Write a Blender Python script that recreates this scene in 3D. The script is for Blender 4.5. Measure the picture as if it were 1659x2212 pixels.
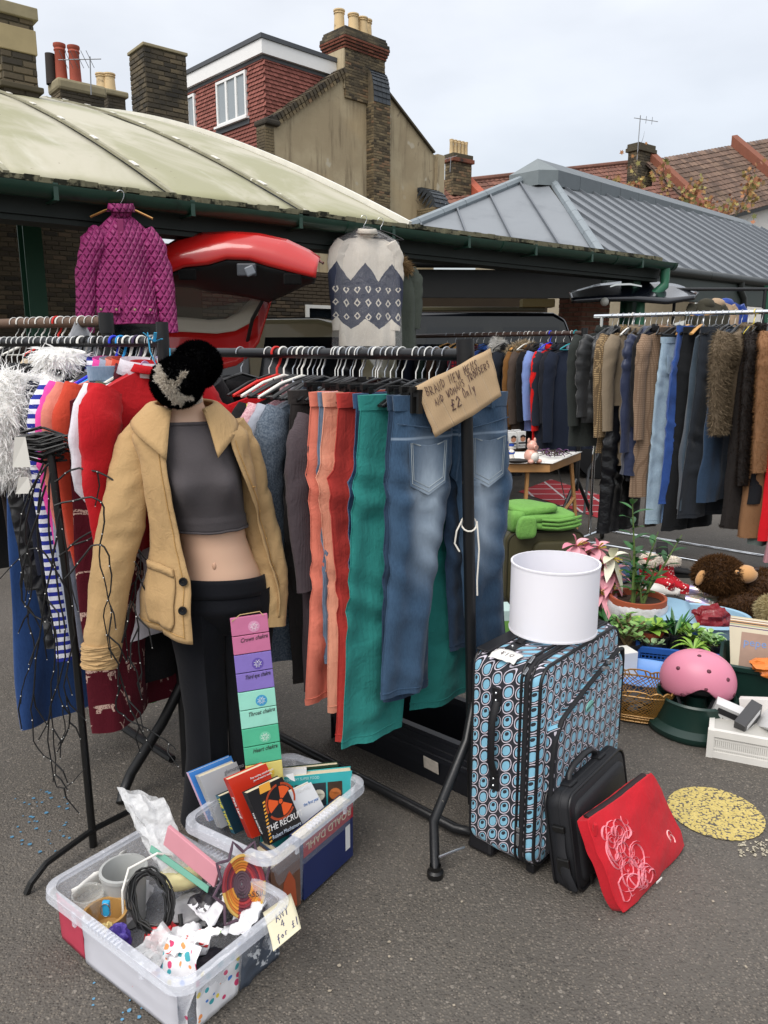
import bpy,bmesh,math,random
import numpy as np
from mathutils import Vector,Matrix,noise
rad=math.radians
for _o in list(bpy.data.objects):bpy.data.objects.remove(_o)
SC=bpy.context.scene
COL=SC.collection
# ------------------------------------------------------------------ camera
EYE=1.6;PITCH=rad(11.75);FPX=1662.0  # focal length in units of a 1659 x 2212 picture
cam=bpy.data.cameras.new('camera');cam.sensor_fit='VERTICAL';cam.sensor_height=36
cam.lens=36*FPX/2212;cam.clip_start=0.05;cam.clip_end=500
camo=bpy.data.objects.new('camera',cam);COL.objects.link(camo)
camo.location=(0,0,EYE);camo.rotation_euler=(rad(90)-PITCH,0,0)
SC.camera=camo
# ------------------------------------------------------------------ overcast sky and weak, very soft sun
SUN_EL,SUN_AZ=rad(52),rad(215)
w=bpy.data.worlds.new('World');SC.world=w;w.use_nodes=True
nt=w.node_tree;nt.nodes.clear()
def _wn(t):return nt.nodes.new(t)
out=_wn('ShaderNodeOutputWorld');bg=_wn('ShaderNodeBackground');bg2=_wn('ShaderNodeBackground');addn=_wn('ShaderNodeAddShader')
sky=_wn('ShaderNodeTexSky');sky.sky_type='NISHITA';sky.sun_disc=False
sky.sun_elevation=SUN_EL;sky.sun_rotation=SUN_AZ;sky.air_density=1.0;sky.dust_density=3.0
nt.links.new(sky.outputs[0],bg.inputs[0]);bg.inputs[1].default_value=0.05
tc=_wn('ShaderNodeTexCoord');mp=_wn('ShaderNodeMapping');mp.inputs['Scale'].default_value=(1,1,2.4)
nz=_wn('ShaderNodeTexNoise');nz.inputs['Scale'].default_value=2.6;nz.inputs['Detail'].default_value=5;nz.inputs['Roughness'].default_value=.5
rp=_wn('ShaderNodeValToRGB');rp.color_ramp.elements[0].position=.25;rp.color_ramp.elements[1].position=.72
rp.color_ramp.elements[0].color=(.455,.45,.44,1);rp.color_ramp.elements[1].color=(.69,.68,.663,1)
sp=_wn('ShaderNodeSeparateXYZ');m1=_wn('ShaderNodeMath');m1.operation='MULTIPLY_ADD';m1.use_clamp=False
mx=_wn('ShaderNodeMath');mx.operation='MAXIMUM';mx.inputs[1].default_value=0
nt.links.new(tc.outputs['Generated'],mp.inputs[0]);nt.links.new(mp.outputs[0],nz.inputs[0]);nt.links.new(nz.outputs[0],rp.inputs[0])
nt.links.new(tc.outputs['Generated'],sp.inputs[0]);nt.links.new(sp.outputs[2],mx.inputs[0])
nt.links.new(mx.outputs[0],m1.inputs[0]);m1.inputs[1].default_value=1.1;m1.inputs[2].default_value=.42  # an overcast sky grows brighter to the zenith
nt.links.new(rp.outputs[0],bg2.inputs[0]);nt.links.new(m1.outputs[0],bg2.inputs[1])
nt.links.new(bg.outputs[0],addn.inputs[0]);nt.links.new(bg2.outputs[0],addn.inputs[1]);nt.links.new(addn.outputs[0],out.inputs[0])
sl=bpy.data.lights.new('sun','SUN');sl.energy=1.3;sl.angle=rad(35);sl.color=(1,.97,.93)
so=bpy.data.objects.new('sun',sl);COL.objects.link(so)
so.rotation_euler=Vector((-math.sin(SUN_AZ)*math.cos(SUN_EL),-math.cos(SUN_AZ)*math.cos(SUN_EL),-math.sin(SUN_EL))).to_track_quat('-Z','Y').to_euler()
vs_=SC.view_settings;SC.display_settings.display_device='sRGB'
vs_.view_transform='Standard';vs_.look='None';vs_.exposure=0.66;vs_.gamma=1;vs_.use_curve_mapping=False
SC.render.engine='CYCLES'
try:
    SC.cycles.use_denoising=True;SC.cycles.max_bounces=8;SC.cycles.transparent_max_bounces=16
    SC.cycles.transmission_bounces=6
except Exception:pass
# ------------------------------------------------------------------ measuring helpers: where a line of sight meets a height or a depth
_s,_c=math.sin(PITCH),math.cos(PITCH)
def ray(u,v):
    dx,dy=(u-829.5)/FPX,(1106-v)/FPX
    return Vector((dx,_c+_s*dy,-_s+_c*dy))
def G(u,v,z=0.0):
    r=ray(u,v);k=(z-EYE)/r.z
    return Vector((r.x*k,r.y*k,z))
def PT(u,v,y):
    r=ray(u,v);k=y/r.y
    return Vector((r.x*k,y,EYE+r.z*k))
# ------------------------------------------------------------------ mesh building
class MB:
    def __init__(s):s.v=[];s.f=[]
    def add(s,vs,fs):
        n=len(s.v);s.v.extend(tuple(v)for v in vs);s.f.extend([i+n for i in f]for f in fs);return s
    def box(s,c,d,R=None,top=(1,1)):
        c=Vector(c);hx,hy,hz=d[0]/2,d[1]/2,d[2]/2;vs=[]
        for z in(-1,1):
            kx,ky=(top if z>0 else(1,1))
            for x,y in((-1,-1),(1,-1),(1,1),(-1,1)):
                p=Vector((x*hx*kx,y*hy*ky,z*hz));vs.append(c+(R@p if R else p))
        return s.add(vs,[[3,2,1,0],[4,5,6,7],[0,1,5,4],[1,2,6,5],[2,3,7,6],[3,0,4,7]])
    def bar(s,a,b,w,h,up=(0,0,1)):
        a,b=Vector(a),Vector(b);t=(b-a).normalized();upv=Vector(up)
        if abs(t.dot(upv))>.98:upv=Vector((0,1,0))
        x=t.cross(upv).normalized();y=x.cross(t);vs=[]
        for p in(a,b):
            for i,j in((-1,-1),(1,-1),(1,1),(-1,1)):vs.append(p+x*(i*w/2)+y*(j*h/2))
        return s.add(vs,[[0,1,2,3],[7,6,5,4],[0,4,5,1],[1,5,6,2],[2,6,7,3],[3,7,4,0]])
    def loft(s,rings,closed=True,cap0=False,cap1=False):
        n=len(rings[0]);vs=[p for r in rings for p in r];fs=[]
        for i in range(len(rings)-1):
            for j in range(n if closed else n-1):
                k=(j+1)%n;fs.append([i*n+j,i*n+k,(i+1)*n+k,(i+1)*n+j])
        if cap0:fs.append(list(range(n))[::-1])
        if cap1:fs.append([(len(rings)-1)*n+j for j in range(n)])
        return s.add(vs,fs)
    def tube(s,pts,r,n=8,caps=True,flat=1.0):
        pts=[Vector(p)for p in pts];m=len(pts);rs=r if isinstance(r,(list,tuple))else[r]*m
        t0=(pts[1]-pts[0]).normalized();a=Vector((0,0,1))if abs(t0.z)<.9 else Vector((1,0,0))
        x=t0.cross(a).normalized();rings=[]
        for i,p in enumerate(pts):
            t=(pts[min(i+1,m-1)]-pts[max(i-1,0)])
            t=t.normalized()if t.length>1e-9 else t0
            x=(x-t*x.dot(t));x=x.normalized()if x.length>1e-6 else t.orthogonal().normalized()
            y=t.cross(x)
            rings.append([p+x*(rs[i]*math.cos(2*math.pi*k/n))+y*(rs[i]*flat*math.sin(2*math.pi*k/n))for k in range(n)])
        return s.loft(rings,True,caps,caps)
    def lathe(s,prof,n=24,c=(0,0,0),caps=(False,False),sx=1,sy=1):
        c=Vector(c)
        return s.loft([[c+Vector((r*math.cos(2*math.pi*k/n)*sx,r*math.sin(2*math.pi*k/n)*sy,z))for k in range(n)]for r,z in prof],True,caps[0],caps[1])
    def prism(s,outline,z0,z1,M=None):
        n=len(outline);vs=[Vector((p[0],p[1],z))for z in(z0,z1)for p in outline]
        if M:vs=[M@v for v in vs]
        return s.add(vs,[list(range(n))[::-1],list(range(n,2*n))]+[[i,(i+1)%n,n+(i+1)%n,n+i]for i in range(n)])
    def sphere(s,c,r,n=14,m=9,R=None,f=None):
        c=Vector(c);r=Vector(r)if not isinstance(r,(int,float))else Vector((r,r,r));rings=[]
        for i in range(m+1):
            a=-math.pi/2+math.pi*(i+.02)/(m+.04);ring=[]
            for k in range(n):
                b=2*math.pi*k/n;p=Vector((math.cos(a)*math.cos(b),math.cos(a)*math.sin(b),math.sin(a)))
                if f:p=p*f(p)
                p=Vector((p.x*r.x,p.y*r.y,p.z*r.z));ring.append(c+(R@p if R else p))
            rings.append(ring)
        return s.loft(rings,True,True,True)
    def quad(s,a,b,c,d):return s.add([a,b,c,d],[[0,1,2,3]])
    def sheet(s,fn,nu,nv):
        vs=[fn(i/nu,j/nv)for j in range(nv+1)for i in range(nu+1)];k=nu+1
        return s.add(vs,[[j*k+i,j*k+i+1,(j+1)*k+i+1,(j+1)*k+i]for j in range(nv)for i in range(nu)])
    def xf(s,M):s.v=[tuple(M@Vector(v))for v in s.v];return s
    def mesh(s,name,mat=None,smooth=None):
        me=bpy.data.meshes.new(name);me.from_pydata(s.v,[],s.f)
        if mat:me.materials.append(mat)
        if smooth:
            me.polygons.foreach_set('use_smooth',[True]*len(me.polygons))
            me.set_sharp_from_angle(angle=rad(smooth if smooth is not True else 42))
        me.update();return me
def link(name,me,parent=None):
    o=bpy.data.objects.new(name,me);COL.objects.link(o)
    if parent:o.parent=parent
    return o
def obj(name,mb,mat,parent=None,smooth=None,bev=0,solid=0,sub=0,seg=2,off=-1):
    me=mb if isinstance(mb,bpy.types.Mesh)else mb.mesh(name,mat,smooth)
    o=link(name,me,parent)
    if solid:m=o.modifiers.new('s','SOLIDIFY');m.thickness=solid;m.offset=off
    if sub:m=o.modifiers.new('d','SUBSURF');m.levels=m.render_levels=sub
    if bev:m=o.modifiers.new('b','BEVEL');m.width=bev;m.segments=seg;m.limit_method='ANGLE';m.angle_limit=rad(35)
    return o
def tag(o,label,cat,group=None):
    o['label']=label;o['category']=cat
    if group:o['group']=group
    return o
def thing(name,label,cat,loc=(0,0,0),rz=0,group=None,rot=None):
    o=bpy.data.objects.new(name,None);COL.objects.link(o);o.empty_display_size=.1
    o.location=loc;o.rotation_euler=rot if rot else(0,0,rz)
    return tag(o,label,cat,group)
def struct(o):o['kind']='structure';return o
def stuff(o):o['kind']='stuff';return o
def copy_tree(o,parent=None):
    c=o.copy();COL.objects.link(c);c.parent=parent
    for ch in list(o.children):copy_tree(ch,c)
    return c
def frame(o,x,z=(0,0,1)):
    """matrix with origin o, x axis x, z axis close to z"""
    x=Vector(x).normalized();z=Vector(z);y=z.cross(x).normalized();z=x.cross(y)
    return Matrix(((x.x,y.x,z.x,o[0]),(x.y,y.y,z.y,o[1]),(x.z,y.z,z.z,o[2]),(0,0,0,1)))
def place(o,M):o.matrix_world=M;return o
def pieces(name,me,mats,parent,maxn=300):
    """many alike pieces with one shared mesh; past maxn the rest is joined"""
    for M in mats[:maxn]:
        o=link(name,me,parent);o.matrix_local=M
    if len(mats)>maxn:
        b=MB();vs=[v.co.copy()for v in me.vertices];fs=[list(p.vertices)for p in me.polygons]
        for M in mats[maxn:]:b.add([M@v for v in vs],fs)
        stuff(obj(name+'_field',b,me.materials[0],parent))
def n3(x,y,z=0.0,s=1.0):return noise.noise(Vector((x*s,y*s,z*s)))
# ------------------------------------------------------------------ materials
def lin(h):
    """sRGB hex or 0-255 triple to linear"""
    if isinstance(h,str):h=[int(h[i:i+2],16)for i in(0,2,4)]
    return tuple((c/255/12.92 if c/255<=.04045 else((c/255+.055)/1.055)**2.4)for c in h)
class NT:
    def __init__(s,name):
        s.mat=bpy.data.materials.new(name);s.mat.use_nodes=True;s.t=s.mat.node_tree
        s.b=s.t.nodes['Principled BSDF'];s.o=s.t.nodes['Material Output']
    def n(s,t,inp=None,**pr):
        nd=s.t.nodes.new('ShaderNode'+t)
        for k,v in pr.items():setattr(nd,k,v)
        for k,v in(inp or{}).items():
            if isinstance(v,bpy.types.NodeSocket):s.t.links.new(v,nd.inputs[k])
            else:nd.inputs[k].default_value=v
        return nd
    def set(s,k,v):
        if isinstance(v,bpy.types.NodeSocket):s.t.links.new(v,s.b.inputs[k])
        else:s.b.inputs[k].default_value=v
    def m(s,op,a,b=0.0,c=0.0,clamp=False):return s.n('Math',{0:a,1:b,2:c},operation=op,use_clamp=clamp).outputs[0]
    def co(s,kind='Object'):return s.n('TexCoord').outputs[kind]
    def xyz(s,v):n=s.n('SeparateXYZ',{0:v});return n.outputs[0],n.outputs[1],n.outputs[2]
    def vec(s,x,y,z):return s.n('CombineXYZ',{0:x,1:y,2:z}).outputs[0]
    def noise(s,v,sc,det=3,rough=.55,dist=0,col=False):
        n=s.n('TexNoise',{'Vector':v,'Scale':sc,'Detail':det,'Roughness':rough,'Distortion':dist});return n.outputs[1 if col else 0]
    def scale(s,v,sx,sy,sz):return s.n('Mapping',{0:v,'Scale':(sx,sy,sz)}).outputs[0]
    def mix(s,f,a,b,mode='MIX'):
        n=s.n('Mix',None,data_type='RGBA',blend_type=mode);s._in(n.inputs[0],f);s._in(n.inputs[6],a);s._in(n.inputs[7],b);return n.outputs[2]
    def _in(s,sock,v):
        if isinstance(v,bpy.types.NodeSocket):s.t.links.new(v,sock)
        elif isinstance(v,(tuple,list))and len(v)==3:sock.default_value=(*v,1)
        else:sock.default_value=v
    def ramp(s,f,stops,interp='LINEAR'):
        n=s.n('ValToRGB',{0:f});r=n.color_ramp;r.interpolation=interp
        while len(r.elements)<len(stops):r.elements.new(.5)
        for e,(p,c)in zip(r.elements,stops):e.position=p;e.color=(*c,1)if len(c)==3 else c
        return n.outputs[0]
    def bump(s,h,st=.3,d=.01,n=None):
        i={'Height':h,'Strength':st,'Distance':d}
        if n:i['Normal']=n
        b=s.n('Bump',i).outputs[0];s.t.links.new(b,s.b.inputs['Normal']);return b
    def smooth(s,x,a,b):return s.n('MapRange',{0:x,1:a,2:b,3:0.0,4:1.0},interpolation_type='SMOOTHSTEP',clamp=True).outputs[0]
    def rnd(s):return s.n('ObjectInfo').outputs['Random']
    def island(s):return s.n('NewGeometry').outputs['Random Per Island']
_mc={}
def M(name,col,rough=.6,metal=0,var=.15,vs=6,bump=0,bs=60,bd=.003,sheen=0,rnd=0,coat=0,trans=0,alpha=1,dirt=None,ior=1.45,isl=0,sss=0):
    """general painted, plastic or metal surface with some unevenness"""
    if name in _mc:return _mc[name]
    t=NT(name);co=t.co();c=lin(col)if isinstance(col,str)else tuple(col)
    f=t.noise(co,vs,4)
    cc=t.mix(f,tuple(x*(1-var)for x in c),tuple(min(1,x*(1+var))for x in c))
    if rnd or isl:
        r=t.rnd()if rnd else t.island();k=rnd or isl
        cc=t.mix(r,cc,t.mix(1.0,cc,tuple([1-k]*3),'MULTIPLY'))
    if dirt:
        d=t.smooth(t.noise(co,dirt[1],5,.7),dirt[2],dirt[3]);cc=t.mix(d,cc,lin(dirt[0]))
    t.set('Base Color',cc);t.set('Metallic',metal);t.set('IOR',ior)
    t.set('Roughness',t.m('ADD',rough-.06,t.m('MULTIPLY',f,.12)));t.set('Coat Weight',coat)
    t.set('Transmission Weight',trans);t.set('Alpha',alpha);t.set('Sheen Weight',sheen)
    if sss:t.set('Subsurface Weight',sss);t.set('Subsurface Radius',(.02,.01,.01));t.set('Subsurface Scale',.3)
    if bump:t.bump(t.noise(co,bs,4),bump,bd)
    _mc[name]=t.mat;return t.mat
def FAB(name,col,col2=None,weave=700,wr=.25,rough=.9,mottle=.12,pat=None,knit=0,sheen=.06):
    """cloth: thread weave, mottling and soft creases; pat(t, x, y, z, base) may overlay a woven or printed pattern"""
    if name in _mc:return _mc[name]
    t=NT(name);co=t.co();c=lin(col)if isinstance(col,str)else tuple(col)
    x,y,z=t.xyz(co)
    f=t.noise(co,9,5,.6);g=t.noise(co,160,2)
    base=t.mix(f,tuple(k*(1-mottle)for k in c),tuple(min(1,k*(1+mottle))for k in c))
    if col2:base=t.mix(t.smooth(g,.35,.65),base,lin(col2))
    if pat:base=pat(t,x,y,z,base)
    t.set('Base Color',base);t.set('Roughness',rough);t.set('Sheen Weight',sheen);t.set('Sheen Roughness',.5)
    t.set('Specular IOR Level',.2)
    wrk=t.m('ADD',t.noise(t.scale(co,1,1,.22),11,4,.6,.8),t.m('MULTIPLY',t.noise(co,26,4,.6,1.2),.5))
    fine=t.noise(co,weave,2)
    h=t.m('ADD',t.m('MULTIPLY',wrk,1.0),t.m('MULTIPLY',fine,.07))
    if knit:h=t.m('ADD',h,t.m('MULTIPLY',t.m('SINE',t.m('MULTIPLY',t.m('ADD',x,y),knit)),.05))
    t.bump(h,min(1,wr*1.35),.02)
    _mc[name]=t.mat;return t.mat
# ------------------------------------------------------------------ lettering
def text(body,size,mat,parent,M4,shear=0,align='CENTER',name='lettering',ext=.0004,sx=1,bold=0):
    cu=bpy.data.curves.new('t','FONT');cu.body=body;cu.size=size;cu.shear=shear;cu.align_x=align;cu.extrude=ext;cu.resolution_u=2
    cu.offset=bold
    ob=bpy.data.objects.new('t',cu);me=bpy.data.meshes.new_from_object(ob)
    bpy.data.objects.remove(ob);bpy.data.curves.remove(cu)
    me.materials.clear();me.materials.append(mat);o=link(name,me,parent);o.matrix_local=M4@Matrix.Diagonal((sx,1,1,1));return o
STROKE={'A':[[(0,0),(.5,1),(1,0)],[(.2,.4),(.8,.4)]],'B':[[(0,0),(0,1),(.7,.85),(.6,.55),(0,.5),(.9,.35),(.7,.05),(0,0)]],
 'R':[[(0,0),(0,1),(.8,.85),(.7,.5),(0,.45),(.9,0)]],'N':[[(0,0),(.1,1),(.8,0),(.9,1)]],'D':[[(.1,0),(0,1),(.8,.7),(.8,.3),(.1,0)]],
 'E':[[(.8,1),(.1,.95),(0,0),(.8,.05)],[(0,.5),(.6,.55)]],'W':[[(0,1),(.25,0),(.5,.7),(.75,0),(1,1)]],'M':[[(0,0),(.15,1),(.5,.3),(.85,1),(1,0)]],
 'S':[[(.85,.85),(.5,1),(.1,.75),(.8,.35),(.5,0),(.05,.15)]],'O':[[(.5,1),(.05,.6),(.2,.05),(.8,.1),(.95,.6),(.5,1)]],'T':[[(0,1),(1,.95)],[(.5,1),(.45,0)]],
 'U':[[(0,1),(.1,.1),(.7,.05),(.85,1)]],'Y':[[(0,1),(.45,.5),(.95,1)],[(.45,.5),(.3,-.2)]],'L':[[(.1,1),(0,0),(.7,.05)]],
 '4':[[(.6,0),(.6,1),(0,.35),(.9,.35)]],'1':[[(.6,1.1),(.4,-.1)]],'2':[[(.05,.75),(.5,1),(.8,.7),(0,0),(.95,.08)]],'8':[[(.5,.5),(.1,.8),(.5,1),(.85,.8),(.5,.5),(.05,.2),(.5,0),(.95,.2),(.5,.5)]],
 '0':[[(.5,1),(.05,.6),(.2,.05),(.8,.1),(.95,.6),(.5,1)]],
 '£':[[(.95,.85),(.6,1),(.4,.7),(.4,.2),(0,0),(.95,.05)],[(.05,.5),(.8,.55)]],'f':[[(.8,1),(.4,.8),(.4,-.3)],[(.1,.4),(.8,.45)]],
 'o':[[(.5,.55),(.1,.3),(.4,0),(.8,.25),(.5,.55)]],'r':[[(.2,0),(.25,.5),(.5,.55),(.8,.45)]],'n':[[(.1,0),(.15,.5),(.6,.5),(.75,0)]],'l':[[(.4,1),(.3,0)]],'y':[[(.1,.55),(.4,.1),(.85,.55),(.3,-.4)]]}
def handwriting(lines,mat,parent,M4,r=.0008):
    """lines: (text, x, y, height, slant)"""
    mb=MB();rg=random.Random(3)
    for txt,x,y,h,sl in lines:
        for ch in txt:
            if ch!=' ':
                j=rg.uniform(-.08,.08)
                for st in STROKE[ch]:
                    mb.tube([M4@Vector((x+(p[0]*.62+p[1]*.12)*h,y+(p[1]+j)*h+0,.0006))for p in st],r,5)
            x+=h*(.86 if ch!=' ' else .6);y+=sl*h*.86
    return obj('handwriting',mb,mat,parent)
# ------------------------------------------------------------------ fur
def fur(name,mb_or_pts,count,length,width,mat,parent,seed=1,droop=.5,jit=.5,keep=None):
    """short hairs standing on a surface given as an MB"""
    rg=np.random.default_rng(seed);V=np.array(mb_or_pts.v);T=[]
    for f in mb_or_pts.f:
        for k in range(1,len(f)-1):T.append((f[0],f[k],f[k+1]))
    T=np.array(T);A,B,Cc=V[T[:,0]],V[T[:,1]],V[T[:,2]]
    cr=np.cross(B-A,Cc-A);ar=np.linalg.norm(cr,axis=1);nr=cr/(ar[:,None]+1e-12)
    idx=rg.choice(len(T),count,p=ar/ar.sum());r1=np.sqrt(rg.random((count,1)));r2=rg.random((count,1))
    P=A[idx]*(1-r1)+B[idx]*r1*(1-r2)+Cc[idx]*r1*r2;N=nr[idx]
    if keep is not None:
        k=np.array([keep(p)for p in P]);P,N=P[k],N[k];count=len(P)
    D=N+rg.normal(0,jit,(count,3))+np.array([0,0,-droop]);D/=np.linalg.norm(D,axis=1)[:,None]
    S=np.cross(D,rg.normal(0,1,(count,3)));S/=np.linalg.norm(S,axis=1)[:,None]+1e-9
    L=length*(.55+.7*rg.random((count,1)));W=width*(.6+.8*rg.random((count,1)))
    Bn=D+np.array([0,0,-.55*droop]);Bn/=np.linalg.norm(Bn,axis=1)[:,None]
    mid=P+D*L*.55;q=np.stack([P-S*W/2-N*.002,P+S*W/2-N*.002,mid+S*W*.38,mid-S*W*.38,mid+Bn*L*.5],1).reshape(-1,3)
    me=bpy.data.meshes.new(name);b=np.arange(count)*5
    fs=[(i,i+1,i+2,i+3)for i in b.tolist()]+[(i+3,i+2,i+4)for i in b.tolist()]
    me.from_pydata(q.tolist(),[],fs);me.materials.append(mat);me.update()
    return stuff(link(name,me,parent))
def FURM(name,c1,c2,rough=.8):
    if name in _mc:return _mc[name]
    t=NT(name);c=t.ramp(t.island(),[(0,lin(c1)),(1,lin(c2))]);d=t.n('BsdfDiffuse',{'Color':c});tr=t.n('BsdfTranslucent',{'Color':c});mx=t.n('MixShader',{0:.45,1:d.outputs[0],2:tr.outputs[0]});t.t.links.new(mx.outputs[0],t.o.inputs[0])
    _mc[name]=t.mat;return t.mat
# ================================================================== ground
def asphalt_color(t,co):
    vo=t.n('TexVoronoi',{'Vector':co,'Scale':150.0,'Randomness':1.0},feature='F1');d,cc=vo.outputs['Distance'],vo.outputs['Color']
    r,g,b=t.xyz(cc)
    v2=t.n('TexVoronoi',{'Vector':co,'Scale':62.0},feature='F1');r2,g2,b2=t.xyz(v2.outputs['Color'])
    stone=t.ramp(r,[(0,(.035,.031,.026)),(.45,(.085,.074,.061)),(.8,(.15,.13,.105)),(.94,(.15,.13,.107)),(1,(.18,.16,.135))])
    binder=t.mix(t.noise(co,1.6,5),(.054,.048,.041),(.098,.087,.073))
    inst=t.m('MULTIPLY',t.smooth(d,.62,.42),t.m('GREATER_THAN',g,.32))
    col=t.mix(inst,binder,stone)
    big=t.m('MULTIPLY',t.m('GREATER_THAN',r2,.9),t.smooth(v2.outputs['Distance'],.42,.3))
    col=t.mix(big,col,t.ramp(g2,[(0,(.08,.068,.055)),(.7,(.14,.122,.1)),(1,(.23,.205,.175))]))
    wear=t.noise(co,.55,6,.6)
    col=t.mix(t.m('MULTIPLY',t.smooth(wear,.42,.68),.35),col,(.16,.145,.13))
    h=t.m('ADD',t.m('MULTIPLY',inst,.7),t.m('MULTIPLY',d,-.6));h=t.m('ADD',h,big)
    return col,h
t=NT('asphalt');co=t.co();col,h=asphalt_color(t,co)
t.set('Base Color',col);t.set('Roughness',t.m('ADD',.62,t.m('MULTIPLY',t.noise(co,3,3),.3)));t.bump(h,.55,.006)
ASPH=t.mat
mb=MB();S_=160
mb.sheet(lambda a,b:(-S_+2*S_*a,-20+2*S_*b,0),8,8)
struct(obj('ground',mb,ASPH))
t=NT('worn_yellow_paint');co=t.co();col,h=asphalt_color(t,co);vo=t.n('TexVoronoi',{'Vector':co,'Scale':105.0});hole=t.smooth(t.m('ADD',t.m('MULTIPLY',vo.outputs[0],.8),t.m('MULTIPLY',t.noise(co,30,4),.55)),.72,.84)
hole=t.m('MAXIMUM',hole,t.smooth(t.noise(co,7,4),.63,.72))
t.set('Base Color',t.mix(hole,t.mix(t.noise(co,40),(.40,.30,.07),(.62,.5,.18)),col));t.set('Roughness',.75);t.bump(h,.5,.005);YEL=t.mat
yc=G(1545,1756);rr=(G(1640,1756)-G(1446,1756)).x/2
mb=MB();rg=random.Random(4)
mb.add([(yc.x,yc.y,.004)]+[(yc.x+rr*(1+rg.uniform(-.012,.012))*math.cos(k*math.pi/48),yc.y+rr*1.02*(1+rg.uniform(-.012,.012))*math.sin(k*math.pi/48),.004)for k in range(96)],[[0,1+k,1+(k+1)%96]for k in range(96)])
struct(obj('painted_yellow_spot',mb,YEL))
def flecks(name,colr,n,box,seed,smin,smax):
    mb=MB();rg=random.Random(seed)
    for _ in range(n):
        p=G(rg.uniform(box[0],box[2]),rg.uniform(box[1],box[3]),.004);s=rg.uniform(smin,smax);a0=rg.uniform(0,6)
        mb.add([(p.x+s*rg.uniform(.5,1.2)*math.cos(a0+k*1.05),p.y+s*rg.uniform(.5,1.2)*math.sin(a0+k*1.05),.0042)for k in range(6)],[list(range(6))])
    stuff(obj(name,mb,M('fleck_'+name,colr,.8,var=.3)))
flecks('blue_paint_flecks','4a7a98',40,(20,1700,150,1840),2,.003,.008)
flecks('blue_chalk_flecks','5a8fb0',22,(200,2100,420,2205),5,.003,.007)
flecks('pale_chips','9a9080',26,(650,1900,1640,2200),6,.002,.006)
flecks('chalk_line','a8a08c',60,(1595,1815,1659,1850),8,.003,.007)
# ================================================================== brickwork helper
def brick_mat(name,stops,rough=.9,dirt=None):
    t=NT(name);co=t.co();c=t.ramp(t.rnd(),stops)
    c=t.mix(t.noise(co,20,5,.7),c,t.mix(1.0,c,(.45,.45,.45),'MULTIPLY'))
    if dirt:
        wc=t.n('NewGeometry').outputs['Position'];c=t.mix(t.smooth(t.noise(wc,dirt[1],5,.6),dirt[2],dirt[3]),c,dirt[0])
    t.set('Base Color',c);t.set('Roughness',rough);t.bump(t.noise(co,60,4),.5,.004);return t.mat
STOCK=[(0,(.06,.045,.026)),(.3,(.13,.098,.054)),(.6,(.21,.158,.085)),(.85,(.27,.21,.115)),(1,(.28,.16,.085))]
DARKST=[(0,(.03,.024,.016)),(.4,(.07,.05,.03)),(.8,(.105,.078,.044)),(1,(.13,.085,.05))]
BR_WALL=brick_mat('dark_stock_brick',DARKST)
BR_STOCK=brick_mat('yellow_stock_brick',STOCK,dirt=((.018,.016,.012),.8,.5,.75))
BR_SOOT=brick_mat('sooty_stock_brick',[(0,(.05,.042,.03)),(.5,(.13,.102,.062)),(1,(.2,.155,.09))],dirt=((.02,.018,.014),1.1,.42,.7))
BR_RED=brick_mat('red_brick',[(0,(.12,.035,.02)),(.6,(.22,.06,.03)),(1,(.26,.09,.05))],dirt=((.025,.02,.016),1.6,.5,.75))
MORT=M('mortar','6d6453',.95,var=.3,vs=5,bump=.4,bs=40)
MORT_D=M('sooty_mortar','4a4436',.95,var=.3,vs=4,bump=.4,bs=40)
_bm={}
def brick_mesh(mat,bw,bh,d):
    k=(mat.name,bw,bh)
    if k not in _bm:
        b=MB();e=.006
        b.add([(0,0,0),(bw,0,0),(bw,0,bh),(0,0,bh),(e,-d,e),(bw-e,-d,e),(bw-e,-d,bh-e),(e,-d,bh-e)],[[4,5,6,7],[0,1,5,4],[1,2,6,5],[2,3,7,6],[3,0,4,7]])
        _bm[k]=b.mesh('brick',mat)
    return _bm[k]
def brickwork(parent,O,ux,W,H,mat,bw=.215,bh=.065,j=.011,d=.012,clip=None,maxn=300,seed=1,PM=None):
    """bricks on the plane through O along ux; the face looks along ux x z (outward)"""
    rg=random.Random(seed);F=frame(O,ux);me=brick_mesh(mat,bw,bh,d);Ms=[]
    for r in range(int(H/(bh+j))+1):
        z=r*(bh+j);x=-(bw+j)/2 if r%2 else 0
        if z+bh>H+.02:break
        while x<W:
            x0,x1=max(0,x),min(W,x+bw)
            if x1-x0>.03 and(clip is None or clip((x0+x1)/2,z+bh/2)):
                Ms.append(F@Matrix.Translation((x0,rg.uniform(-.004,.003),z))@Matrix.Rotation(rg.uniform(-.01,.01),4,'Y')@Matrix.Diagonal(((x1-x0)/bw,1,1,1)))
            x+=bw+j
    if PM:Ms=[PM@m for m in Ms]
    pieces('brick',me,Ms,parent,maxn)
def brick_block(parent,name,c,ux,W,D,H,z0,mat,mort,maxn=150,seed=1,faces='fl',clipf=None,**k):
    """a brick box: front face along ux through c (its left-front corner), depth D behind; faces f front, l left, r right"""
    ux=Vector((ux[0],ux[1],0)).normalized();n=Vector((-ux.y,ux.x,0));c=Vector((c[0],c[1],z0))
    core=MB();core.add([c+ux*a+n*b+Vector((0,0,h))for h in(0,H)for a,b in((0,0),(W,0),(W,D),(0,D))],[[3,2,1,0],[4,5,6,7],[0,1,5,4],[1,2,6,5],[2,3,7,6],[3,0,4,7]])
    o=obj(name,core,mort,parent)
    if 'f' in faces:brickwork(o,c,ux,W,H,mat,maxn=maxn,seed=seed,**k)
    if 'l' in faces:brickwork(o,c+n*D,-n,D,H,mat,maxn=maxn,seed=seed+1,**k)
    if 'r' in faces:brickwork(o,c+ux*W,n,D,H,mat,maxn=maxn,seed=seed+2,**k)
    return o
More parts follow.
